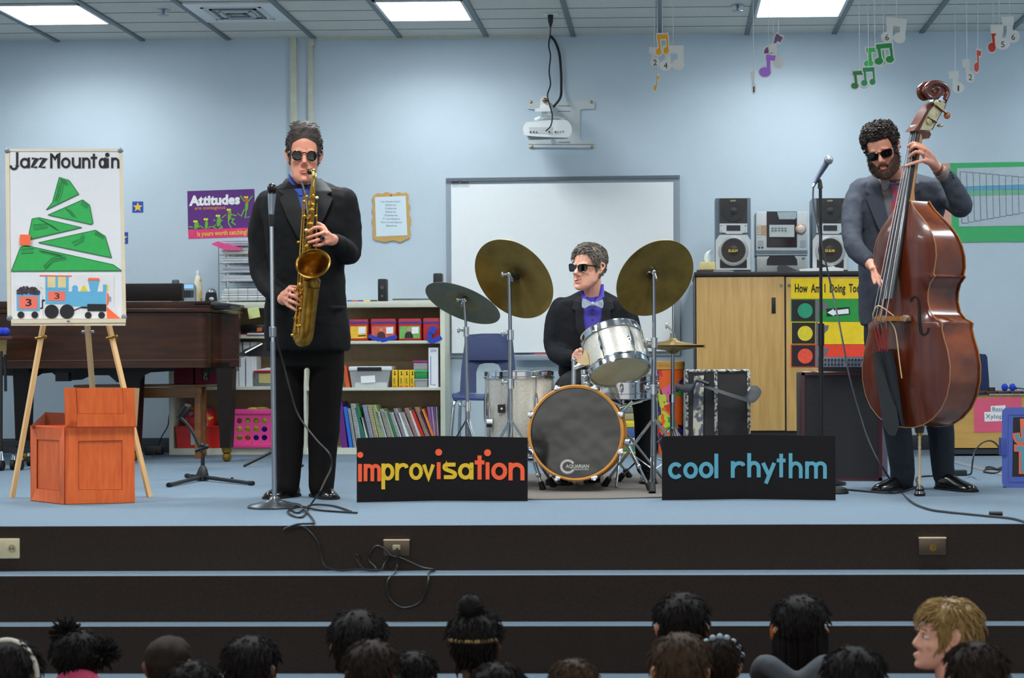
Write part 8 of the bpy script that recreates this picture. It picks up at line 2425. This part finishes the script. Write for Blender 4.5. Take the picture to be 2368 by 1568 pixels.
Torso([(735, 1998, 2160, 8.6, 0.12), (790, 1998, 2165, 8.6, 0.125), (830, 2005, 2165, 8.6, 0.11)]).mesh(b)
limb(b, [(2046, 815, 8.6, 0.088), (2060, 900, 8.52, 0.08), (2076, 1000, 8.54, 0.070), (2086, 1080, 8.56, 0.062), (2086, 1108, 8.56, 0.06)])
limb(b, [(2130, 815, 8.6, 0.088), (2160, 900, 8.6, 0.08), (2176, 1000, 8.6, 0.068), (2180, 1075, 8.6, 0.058), (2184, 1104, 8.6, 0.056)])
cloth(b.build('trousers', gtr, bs), 0.008, 4, 0.012, FOLDS2)
shoe(bs, Vector((P(2104, 830, 8.62).x, 8.64, 0)), Vector((P(2020, 830, 8.42).x, 8.40, 0)))
shoe(bs, Vector((P(2170, 830, 8.6).x, 8.62, 0)), Vector((P(2252, 830, 8.38).x, 8.36, 0)))
# ================================================================ double bass
ep = Fl(2127, 1147)
yw = math.radians(54)
BW = Vector((-math.sin(yw), -math.cos(yw), 0))   # out of the front
BU = Vector((math.cos(yw), -math.sin(yw), 0))    # across, towards the viewer
B0 = Vector((ep.x, ep.y, 0)) + BW * 0.09
RIB = 0.195


def bp3(u, z, w=0.0):
    return B0 + BU * u + BW * w + Vector((0, 0, z))


OUT = [(0.328, 0.0), (0.332, 0.06), (0.345, 0.115), (0.375, 0.175), (0.42, 0.228), (0.48, 0.266), (0.55, 0.285), (0.62, 0.287), (0.69, 0.272), (0.75, 0.248), (0.79, 0.236), (0.818, 0.242), (0.826, 0.226), (0.838, 0.196), (0.87, 0.163), (0.92, 0.146), (0.965, 0.148), (1.005, 0.163), (1.028, 0.186), (1.036, 0.196), (1.046, 0.184), (1.08, 0.193), (1.13, 0.202), (1.18, 0.198), (1.225, 0.182), (1.265, 0.155), (1.30, 0.122), (1.33, 0.09), (1.355, 0.064), (1.38, 0.045), (1.398, 0.036), (1.40, 0.0)]
var_f = WOOD('bass varnish front', (70, 27, 13), (94, 38, 17), rough=0.25, stretch=(10, 10, 0.8), scale=3, coat=0.3)
var_r = WOOD('bass varnish ribs', (76, 30, 12), (138, 66, 20), rough=0.16, stretch=(1, 1, 1.5), scale=5, coat=0.4)
edge_m = M('bass edge wear', (150, 104, 62), rough=0.35)
ebony = M('ebony', (26, 26, 29), rough=0.3, coat=0.2)
t = thing('double_bass', 'large brown double bass held upright by the bearded player', 'double bass', (ep.x, ep.y, 0))


def arch(u, z, hw, h):
    k = max(0.0, 1 - (u / max(hw, 1e-4)) ** 2)
    v = (z - 0.328) / (1.40 - 0.328)
    return h * (k ** 0.9) * min(1, 5 * v) * min(1, 5 * (1 - v)) ** 0.8


def hw_at(z):
    for a, b in zip(OUT, OUT[1:]):
        if a[0] <= z <= b[0]:
            return a[1] + (b[1] - a[1]) * (z - a[0]) / max(1e-6, b[0] - a[0])
    return 0.0


def ribw(z):
    return RIB - 0.075 * max(0.0, min(1.0, (z - 1.08) / 0.32))


def plate(w0, sgn_, h, over, m, name):
    mb = MB()
    rings = []
    for z, hw in OUT[1:-1]:
        hw += over
        w0 = 0.0 if sgn_ > 0 else -ribw(z)
        f = [bp3(hw * x, z, w0 + sgn_ * (0.004 + arch(hw * x, z, hw, h))) for x in [-1 + i / 8 for i in range(17)]]
        k = [bp3(hw * x, z, w0 - sgn_ * 0.003) for x in (1, 0, -1)]
        rings.append(f + k)
    mb.loft(rings)
    return mb.build(name, m, t, sharp=60)


plate(0.0, 1, 0.038, 0.007, var_f, 'front_plate')
plate(-RIB, -1, 0.02, 0.007, var_r, 'back_plate')
full = [(z, h) for z, h in OUT] + [(z, -h) for z, h in reversed(OUT[1:-1])]
mb = MB(); mb.loft([[bp3(h, z, -0.002) for z, h in full], [bp3(h, z, -ribw(z) + 0.002) for z, h in full]], cap=False); mb.build('ribs', var_r, t, sharp=50)
for w in (0, 1):
    mb = MB()
    pts = [bp3(h + (0.008 if h > 0 else -0.008 if h < 0 else 0), z, 0.002 if w == 0 else -ribw(z) - 0.001) for z, h in full]
    mb.tube(pts + [pts[0]], 0.0032, n=6); mb.build('edge_binding', edge_m, t)
# f holes
def on_front(px, py, off=0.0015):
    p = Plane(B0, BW).at(px, py)
    for _ in range(3):
        u, z = (p - B0).dot(BU), p.z
        p = Plane(B0 + BW * (0.004 + arch(u, z, hw_at(z) + 0.007, 0.038) + off), BW).at(px, py)
    return (p - B0).dot(BU), p.z
def fhole(mirror):
    mb = MB()
    path = bez2([(2108, 694), (2106, 697), (2109, 690), (2116, 686.5), (2122, 691), (2125, 702), (2126, 725), (2127, 752), (2131, 771), (2138, 774), (2145, 768), (2147, 758)], 5)
    wid = [5, 6, 5, 3, 4, 5.5, 7, 6.5, 5.5, 4, 4.5, 6]
    n_ = len(path)
    L, R = [], []
    for i, (x, y) in enumerate(path):
        a, b_ = path[max(0, i - 1)], path[min(n_ - 1, i + 1)]
        dx, dy = b_[0] - a[0], b_[1] - a[1]; l = math.hypot(dx, dy) or 1
        w = wid[min(len(wid) - 1, i // 5)] / 2
        L.append(on_front(x - dy / l * w, y + dx / l * w)); R.append(on_front(x + dy / l * w, y - dx / l * w))
    for i in range(n_ - 1):
        q = [L[i], L[i + 1], R[i + 1], R[i]]
        if mirror: q = [(-u, z) for u, z in q]
        f = lambda u, z, o: bp3(u, z, 0.004 + arch(u, z, hw_at(z) + 0.007, 0.038) + o)
        mb.prism([f(u, z, 0.0025) for u, z in q], [f(u, z, -0.002) for u, z in q])
    mb.build('sound_hole', M('hole black', (10, 6, 5), rough=0.9), t)
fhole(False); fhole(True)
# neck, fingerboard, nut
zn, wn, ze, we = 1.752, -0.082, 0.935, 0.120
def fbw(z): return we + (wn - we) * (z - ze) / (zn - ze)
mb = MB()
rings = []
for i in range(13):
    z = ze + (zn - ze) * i / 12
    hw = 0.047 - 0.024 * i / 12
    w = fbw(z)
    rings.append([bp3(hw * x, z, w + y) for x, y in ((-1, -0.008), (-1, 0.002), (-0.6, 0.010), (0, 0.013), (0.6, 0.010), (1, 0.002), (1, -0.008))])
mb.loft(rings); mb.build('fingerboard', ebony, t)
mb = MB()
rings = []
for z, d in ((1.33, 0.085), (1.38, 0.075), (1.41, 0.05), (1.45, 0.036), (1.6, 0.033), (1.72, 0.032), (1.757, 0.04)):
    w = fbw(z)
    hw = 0.047 - 0.024 * (z - ze) / (zn - ze)
    rings.append([bp3(hw * x, z, w - 0.0082 - d * y) for x, y in ((-1, 0), (-0.95, 0.4), (-0.6, 0.85), (0, 1), (0.6, 0.85), (0.95, 0.4), (1, 0))])
mb.loft(rings); mb.build('neck', M('neck maple', (176, 120, 54), rough=0.3, coat=0.3), t)
mb = MB(); mb.boxm(Matrix.Translation(bp3(0, zn + 0.006, wn + 0.004)) @ Matrix.Rotation(-(PI / 2 - yw) + 0.0, 4, 'Z'), 0.05, 0.03, 0.012, bev=0.002); mb.build('nut', M('bone nut', (214, 222, 232), rough=0.3), t)
# pegbox with side plates, scroll, tuners
SP = Plane(bp3(0.03, 1.8, 0), BU)
pb = [(2114, 302), (2130, 303), (2150, 303), (2158, 299), (2172, 272), (2186, 249), (2190, 236), (2186, 228), (2172, 230), (2156, 240), (2143, 256), (2132, 276), (2122, 292)]
def side_prism(pts, o0, o1):
    return [SP.at(x, y) + BU * o0 for x, y in pts], [SP.at(x, y) + BU * o1 for x, y in pts]
mb = MB(); mb.prism(*side_prism(pb, -0.002, -0.062)); mb.build('pegbox', var_f, t)
pl_ = [(2128, 300), (2151, 302), (2156, 294), (2169, 271), (2182, 250), (2185, 240), (2178, 234), (2164, 240), (2150, 256), (2138, 278)]
mb = MB(); mb.prism(*side_prism(pl_, 0.004, -0.003)); mb.build('tuner_plate', M('old brass plate', (196, 186, 150), rgb2=(160, 148, 112), rough=0.4, metal=0.4, scale=30), t)
mb = MB(); mb.prism(*side_prism([(2124, 303), (2152, 304), (2155, 311), (2150, 320), (2142, 318), (2134, 310), (2126, 308)], -0.004, -0.058)); mb.build('heel', var_f, t)
for (x0, y0, x1, y1), disc in (((2160, 243, 2183, 262), (2186, 268, 'brown')), ((2143, 272, 2162, 283), (2170, 291, 'metal'))):
    a, b_ = SP.at(x0, y0) + BU * 0.008, SP.at(x1, y1) + BU * 0.012
    mb = MB(); mb.tube([a, b_], 0.0055, n=8); tn = mb.build('tuner', M('tuner bronze', (84, 62, 40), rough=0.35, metal=0.7), t)
    c = SP.at(disc[0], disc[1]) + BU * 0.012
    mb = MB(); mb.ell(c, (0.017, 0.008, 0.017) if disc[2] == 'brown' else (0.018, 0.008, 0.008), rot=Matrix.Rotation(-0.6, 3, 'Z')); mb.build('tuner_button', M('tuner wood', (140, 84, 40), rough=0.4) if disc[2] == 'brown' else M('tuner metal', (190, 186, 160), rough=0.25, metal=0.9), tn)
    mb = MB(); c = SP.at(x0 + 3, y0 + 9 if disc[2] != 'brown' else y0 - 4) + BU * 0.006; mb.lathe([(0.016, 0), (0.016, 0.004), (0.008, 0.006), (0.001, 0.006)], axm(c, BU), n=20); mb.build('gear', M('gear brass', (176, 164, 124), rough=0.35, metal=0.6), tn)
mb = MB(); mb.prism(*side_prism([(2170, 231), (2186, 236), (2191, 226), (2178, 221)], 0.0, -0.06)); mb.build('pegbox_wrap', M('pale wrap', (196, 206, 226), rough=0.4), t)
mb = MB()
sc = bez2([(2184, 232), (2191, 214), (2186, 200), (2172, 192), (2154, 192), (2141, 203), (2142, 218), (2152, 226), (2163, 222), (2172, 212), (2168, 203), (2160, 203), (2157, 209), (2161, 213)], 5)
nsc = len(sc)
for k in range(2):
    mb.tube([SP.at(x, y) + BU * (0.0 if k == 0 else -0.045) for x, y in sc], [0.0145 - 0.008 * i / (nsc - 1) for i in range(nsc)], n=12)
mb.prism(*side_prism([(2163 + 22 * math.cos(a * PI / 12), 209 + 17 * math.sin(a * PI / 12)) for a in range(24)], 0.0, -0.045))
mb.build('scroll', var_f, t)
# bridge, strings, tailpiece, quiver, endpin
zb, wb_ = 0.842, 0.172
mb = MB()
q = [(-0.08, 0.036), (-0.05, 0.05), (-0.03, 0.06), (0.03, 0.06), (0.05, 0.05), (0.08, 0.036), (0.085, 0.05), (0.06, 0.09), (0.066, 0.11), (0.05, 0.155), (0.025, 0.168), (0, 0.172), (-0.025, 0.168), (-0.05, 0.155), (-0.066, 0.11), (-0.06, 0.09), (-0.085, 0.05)]
mb.prism([bp3(u, zb + 0.01, w) for u, w in q], [bp3(u, zb - 0.012, w) for u, w in q]); br = mb.build('bridge', M('bridge maple', (150, 100, 48), rough=0.4), t)
for u in (-0.07, 0.072):
    mb = MB(); mb.tube([bp3(u, zb, 0.055), bp3(u, zb, 0.075)], 0.016, n=14); mb.build('adjuster_wheel', M('bridge wheel', (206, 196, 180), rough=0.3, metal=0.8), br)
mb = MB(); mb.tube(bez([bp3(0.05, zb + 0.012, 0.12), bp3(0.0, zb + 0.06, 0.17), bp3(-0.04, zb + 0.015, 0.17)], 6), 0.003, n=6); mb.tube(bez([bp3(0.04, zb - 0.01, 0.14), bp3(0.05, zb - 0.06, 0.11), bp3(0.055, zb - 0.2, 0.09), bp3(0.06, zb - 0.28, 0.08)], 6), 0.003, n=6); mb.build('pickup_wire', M('cream wire', (206, 180, 130), rough=0.5), t)
zt_, wt_ = 0.690, 0.125
sst = M('string steel', (150, 150, 154), rough=0.3, metal=0.9)
red_s = M('red string wrap', (150, 26, 30), rough=0.6)
for i in range(4):
    u1, u0 = (-0.045 + 0.03 * i), (-0.016 + 0.0107 * i)
    mb = MB(); mb.tube([bp3(u0, zn + 0.012, wn + 0.014), bp3(u1, zb, 0.174 - 4 * u1 * u1)], 0.0021, n=6); s_ = mb.build('string', sst, t)
    a, b_ = bp3(u1, zb, 0.174 - 4 * u1 * u1), bp3(u1 * 0.55, zt_, wt_ + 0.012)
    mb = MB(); mb.tube([a, b_], 0.0022, n=6); mb.build('string_end', sst, s_)
    mb = MB(); mb.tube([a + (b_ - a) * 0.3, b_], 0.0036, n=6); mb.build('red_wrap', red_s, s_)
mb = MB()
rings = []
for z, hw, w in ((0.70, 0.042, 0.128), (0.62, 0.04, 0.105), (0.5, 0.032, 0.075), (0.36, 0.024, 0.045), (0.335, 0.02, 0.03)):
    rings.append([bp3(hw * x, z, w + y) for x, y in ((-1, -0.006), (-0.7, 0.008), (0, 0.014), (0.7, 0.008), (1, -0.006))])
mb.loft(rings); mb.build('tailpiece', ebony, t)
mb = MB()
QP = Plane(bp3(-0.09, 0.6, 0.10), Vector((-0.35, -0.94, 0)))
mb.pp(QP, [(2018, 818), (2046, 807), (2060, 830), (2066, 900), (2080, 985), (2070, 1008), (2056, 1006), (2042, 985), (2030, 900)], 0.05, -0.02)
mb.build('bow_quiver', M('quiver black cloth', (26, 30, 34), rough=0.7, var=0.12, scale=14), t, sharp=30)
mb = MB(); mb.tube([bp3(0, 0.335, -0.09), bp3(0, 0.30, -0.09)], [0.026, 0.02], n=16); mb.build('endpin_collar', M('endpin brown', (60, 36, 24), rough=0.4), t)
mb = MB(); mb.tube([bp3(0, 0.30, -0.09), bp3(0, 0.285, -0.09)], 0.014, n=14); mb.build('endpin_clamp', brass, t)
mb = MB()
z = 0.29
while z > 0.035:
    mb.tube([bp3(0, z, -0.09), bp3(0, z - 0.017, -0.09)], 0.0078, n=10)
    mb.tube([bp3(0, z - 0.017, -0.09), bp3(0, z - 0.024, -0.09)], 0.0062, n=10)
    z -= 0.024
mb.build('endpin_rod', M('endpin rod', (222, 196, 158), rough=0.35, metal=0.5), t)
mb = MB(); mb.lathe([(0.026, 0.0), (0.028, 0.012), (0.02, 0.024), (0.022, 0.034), (0.012, 0.05)], Matrix.Translation(bp3(0, 0, -0.09)), n=20); mb.build('rubber_tip', M('tip rubber', (14, 12, 12), rough=0.3), t)
# ================================================================ children in the audience
skin_k = {'d': M('deep brown skin', (104, 66, 48), rough=0.55, scale=18), 'm': M('light brown skin', (184, 126, 96), rough=0.55, scale=18), 'f': M('child fair skin', (224, 168, 146), rough=0.5, scale=18, sss=0.12)}
HB = M('black hair', (17, 15, 15), rgb2=(27, 23, 22), rough=0.7, scale=60, spec=0.15)
HD = M('very dark brown hair', (30, 23, 19), rgb2=(42, 33, 27), rough=0.7, scale=60, spec=0.15)
HBR = M('mid brown hair', (50, 38, 28), rgb2=(70, 54, 40), rough=0.7, scale=60, spec=0.15)
HBL = M('honey blond hair', (124, 98, 52), rgb2=(158, 128, 72), rough=0.42, scale=70, stretch=(1, 1, 0.3))
ZF = -0.72


def child(label, px, ytop, wpx, Y, hm, sk='m', shirt=(30, 30, 36), yaw=180, style='short', tilt=0, pitch=0):
    s = max(0.74, min(0.98, wpx * S(Y) / 0.172))
    sc = (s, s, s)
    top = P(px, ytop, Y)
    c = top - Vector((0, 0, 0.138 * s))
    g = thing('person', label, 'child', (c.x, Y, ZF), 'children watching from the floor')
    Mh = headM(c, yaw, pitch, tilt, sc)
    zs = c.z - 0.215 * s
    hy = Y - 0.02
    hw = 0.125 * s + 0.01
    b = MB()
    head(b, Mh, nose=0.8)
    b.tube([c + Vector((0, 0.0, -0.05 * s)), Vector((c.x, hy, zs + 0.04)), Vector((c.x, hy, zs - 0.03))], [0.045 * s, 0.042 * s, 0.07 * s])
    hip = Vector((c.x, hy - 0.03, ZF + 0.1))
    b.tube([Vector((c.x, hy, zs)), (Vector((c.x, hy, zs)) + hip) / 2, hip], [0.075, 0.08, 0.085], flat=1.2)
    arms = []
    for q in (-1, 1):
        a = [Vector((c.x + q * hw, hy, zs)), Vector((c.x + q * (hw + 0.045), hy + 0.03, (zs + ZF) / 2 + 0.05)), Vector((c.x + q * 0.09, hy + 0.2, ZF + 0.15))]
        arms.append(a)
        b.tube(bez(a, 5), [0.03] * 6 + [0.024] * 5, n=8)
        b.ell(a[2], (0.03, 0.035, 0.02))
        for k in range(4):
            b.tube([a[2] + Vector((q * (0.018 - 0.012 * k), 0.02, 0)), a[2] + Vector((q * (0.018 - 0.012 * k), 0.05, -0.005)), a[2] + Vector((q * (0.016 - 0.011 * k), 0.066, -0.02))], [0.007, 0.0065, 0.0055], n=6)
    legs = [[hip + Vector((q * 0.07, 0, -0.02)), Vector((c.x + q * 0.2, hy + 0.24, ZF + 0.1)), Vector((c.x - q * 0.08, hy + 0.3, ZF + 0.055))] for q in (-1, 1)]
    for l in legs:
        b.tube(bez(l, 5), [0.055] * 6 + [0.036] * 5, n=8)
    remesh(b.build('body', skin_k[sk], g), 0.006, 3, 0.4)
    b = MB()
    b.tube([Vector((c.x, hy, zs + 0.055 * s)), Vector((c.x, hy, zs + 0.03)), Vector((c.x, hy, zs - 0.02)), Vector((c.x, hy - 0.01, (zs + hip.z) / 2)), hip], [0.062 * s, 0.088 * s, 0.125 * s, 0.12, 0.13], n=18, flat=[0.9, 0.8, 0.66, 0.74, 0.85], up=(0, -1, 0))
    for a in arms:
        b.ell(a[0], 0.052 * s)
        b.tube(bez(a, 5)[:9], [0.05, 0.05, 0.047, 0.045, 0.044, 0.042, 0.04, 0.038, 0.036], n=10)
    cloth(b.build('shirt', M('shirt %d %d %d' % shirt, shirt, rough=0.85, scale=90), g), 0.009, 5, 0.01)
    b = MB(); b.ell(hip - Vector((0, 0, 0.015)), (0.135, 0.115, 0.085))
    for l in legs:
        b.tube(bez(l, 5), [0.07] * 6 + [0.05] * 5, n=10)
    remesh(b.build('trousers', M('child trousers', (34, 38, 50), rough=0.85), g), 0.01, 4)
    hl_ = lambda th: 0.05 if abs(th) < 0.8 else (0.05 - 0.12 * min(1, (abs(th) - 0.8) / 0.5) if abs(th) < 1.25 else (-0.03 if abs(th) < 1.5 else (0.01 if abs(th) < 1.8 else -0.075)))
    th0 = {'shaved': 0.004, 'puff': 0.024}.get(style, 0.012)
    back = Vector((0, 0.2, -1))
    n_s = {'shaved': 0, 'puff': 500}.get(style, 420)

    def extra(mb):
        if style == 'bun':
            bc_ = Vector((0.012, 0.03, 0.150))
            mb.ell(Mh @ bc_, 0.042 * s, n=18, k=12)
            for k in range(120):
                d = Vector((random.gauss(0, 1), random.gauss(0, 1), random.gauss(0, 1))).normalized()
                mb.tube([Mh @ (bc_ + d * 0.036), Mh @ (bc_ + d * 0.048 + Vector((d.y, -d.x, 0)) * 0.012)], [0.003, 0.001], n=4)
        if style == 'long':
            for k in range(260):
                a = PI + random.uniform(-1.75, 1.75)
                a = a if a <= PI else a - 2 * PI
                p = head_pt(a, random.uniform(-0.06, 0.02), 0.014)
                L = random.uniform(0.14, 0.2)
                mb.tube([Mh @ p, Mh @ (p + Vector((0, 0.012, -L * 0.5))), Mh @ (p + Vector((-p.x * 0.12, 0.02, -L)))], [0.006, 0.006, 0.0015], n=4)
        if style == 'puff':
            for cx, cy, cz in ((0.05, 0.0, 0.13), (-0.11, 0.03, 0.05)):
                for k in range(160):
                    d = Vector((random.gauss(0, 1), random.gauss(0, 1), random.gauss(0, 1))).normalized()
                    q = Vector((cx, cy, cz))
                    mb.tube([Mh @ q, Mh @ (q + d * 0.04), Mh @ (q + d * random.uniform(0.05, 0.085))], [0.008, 0.007, 0.002], n=4)
    hair(g, Mh, hl_, lambda th, u: 0.002 + th0 * min(1, u * 2) * (0.35 if 1.15 < abs(th) < 2.3 and u < 0.6 else 1), n_s, hm, (lambda th, u: Vector((0, -0.8, -0.3)) if abs(th) < 1 else back), 0.045 if style == 'bowl' else 0.03, 0.0028, 0.005, seed=int(px), lift=0.25, extra=extra)
    return g, Mh, s


def band(g, Mh, z, m, r, a0=-1.7, a1=1.7, back=True, name='headband', off=0.016):
    b = MB()
    if back:
        pts = [head_pt(PI + a0 + (a1 - a0) * i / 20 if PI + a0 + (a1 - a0) * i / 20 <= PI else a0 + (a1 - a0) * i / 20 - PI, z, off) for i in range(21)]
    else:
        pts = [Vector((0.094 * math.cos(PI * i / 20), 0.02, 0.02 + 0.115 * math.sin(PI * i / 20))) for i in range(21)]
    b.tube([Mh @ p for p in pts], r, n=8, flat=1.0)
    return b.build(name, m, g)


g, Mh, s = child('child with white headband over black hair, bottom left corner', 22, 1476, 128, 4.95, HB, 'd', (40, 40, 60))
band(g, Mh, 0, M('headband white', (206, 204, 190), rough=0.5), 0.008, back=False)
g, Mh, s = child('child in pink top with black hair in puffs, at the left', 182, 1462, 96, 5.35, HB, 'd', (226, 84, 128), style='puff')
b = MB(); b.ell(P(180, 1580, 5.28), (0.075, 0.03, 0.045)); b.build('hood', M('shirt 226 84 128', (226, 84, 128)), g)
child('child with close-cropped head, right of the puffy-haired child', 390, 1461, 112, 5.15, HD, 'd', (26, 28, 34), style='shaved')
child('child low in front of the close-cropped head', 446, 1528, 116, 4.55, HB, 'd', (24, 26, 34))
child('child with short black hair below the crate, alone in a gap', 579, 1467, 118, 5.15, HB, 'd', (28, 28, 32))
child('child with shiny black hair and one ear showing, under the saxophonist', 828, 1408, 124, 5.45, HB, 'm', (24, 26, 36))
child('child with dark hair sitting in front of the shiny-haired child', 860, 1478, 116, 4.85, HD, 'd', (26, 24, 28))
g, Mh, s = child('child with small green hair clip in black hair', 955, 1504, 92, 5.0, HB, 'd', (22, 30, 30))
b = MB(); b.ell(Mh @ Vector((0.035, 0.098, 0.055)), (0.016, 0.008, 0.009)); b.build('hair_clip', M('clip green', (30, 150, 70), rough=0.4), g)
g, Mh, s = child('child with a top bun and thin gold hairband', 1098, 1408, 118, 5.4, HB, 'd', (30, 26, 28), style='bun')
band(g, Mh, 0.045, M('hairband gold', (150, 124, 66), rough=0.5), 0.006, -0.95, 0.95)
child('child in front of the child with the bun', 1152, 1531, 122, 4.5, HB, 'd', (26, 26, 30))
child('child with brown hair low at the bottom edge, under the bass drum', 1326, 1522, 96, 4.85, HBR, 'm', (40, 36, 36))
g, Mh, s = child('tall child with black hair and black top, before the cool rhythm sign', 1576, 1368, 128, 5.55, HB, 'm', (16, 16, 19))
child('child with brown hair in front of the tall black-haired child', 1572, 1461, 132, 4.9, HBR, 'm', (30, 28, 30))
g, Mh, s = child('child with a pale beaded hairband, right of the brown-haired child', 1664, 1470, 92, 5.15, HD, 'm', (34, 30, 34))
for k in range(9):
    b = MB(); a = PI * (0.1 + 0.8 * k / 8); b.ell(Mh @ Vector((0.092 * math.cos(a), 0.03, 0.03 + 0.108 * math.sin(a))), 0.010, n=8, k=6); b.build('bead', M('pale bead', (150, 166, 180), rough=0.3), g)
g, Mh, s = child('child with long dark hair and grey hooded top', 1850, 1374, 126, 5.5, HB, 'm', (76, 82, 90), style='long')
b = MB(); c_ = P(1838, 1530, 5.40); b.tube(bez([c_ + Vector((-0.11, 0.04, -0.05)), c_ + Vector((-0.09, -0.06, 0.0)), c_ + Vector((0, -0.085, -0.05)), c_ + Vector((0.09, -0.06, 0.0)), c_ + Vector((0.11, 0.04, -0.05))], 5), 0.035, n=10); remesh(b.build('hood', M('shirt 76 82 90', (76, 82, 90)), g), 0.008, 4)
b = MB(); b.ell(P(1789, 1462, 5.5), (0.012, 0.010, 0.03)); b.build('hair_tie', M('orange tie', (176, 96, 30), rough=0.5), g)
child('child with dark hair at the bottom edge between hooded and blond children', 1975, 1492, 134, 4.75, HB, 'm', (26, 26, 32))
g, Mh, s = child('blond boy in profile looking left, dark top with orange collar', 2188, 1381, 114, 5.2, HBL, 'f', (20, 20, 24), yaw=-84, style='bowl', pitch=-4)
for q in (-1, 1):
    b = MB(); b.ell(Mh @ Vector((q * 0.032, -0.079, 0.001)), (0.0105, 0.0105, 0.0065), n=14); ey = b.build('eye', M('eye white', (206, 200, 194), rough=0.2), g)
    b = MB(); b.ell(Mh @ Vector((q * 0.0325, -0.0865, 0.001)), (0.0055, 0.004, 0.0055), n=12); b.build('iris', M('eye brown', (60, 46, 36), rough=0.2), ey)
    b = MB(); b.tube([Mh @ Vector((q * 0.015, -0.092, 0.022)), Mh @ Vector((q * 0.03, -0.093, 0.027)), Mh @ Vector((q * 0.046, -0.083, 0.023))], [0.002, 0.003, 0.0015], n=6); b.build('eyebrow', HBL, g)
c_ = Vector(Mh.translation); b = MB(); b.tube([c_ + Vector((0.01, -0.02, -0.165)), c_ + Vector((0.01, -0.02, -0.150))], [0.064, 0.056], n=20); b.build('collar', M('collar orange', (226, 92, 36), rough=0.7), g)
child('child with dark brown hair in front of the blond boy, bottom right', 2258, 1482, 132, 4.6, HD, 'm', (30, 26, 30))
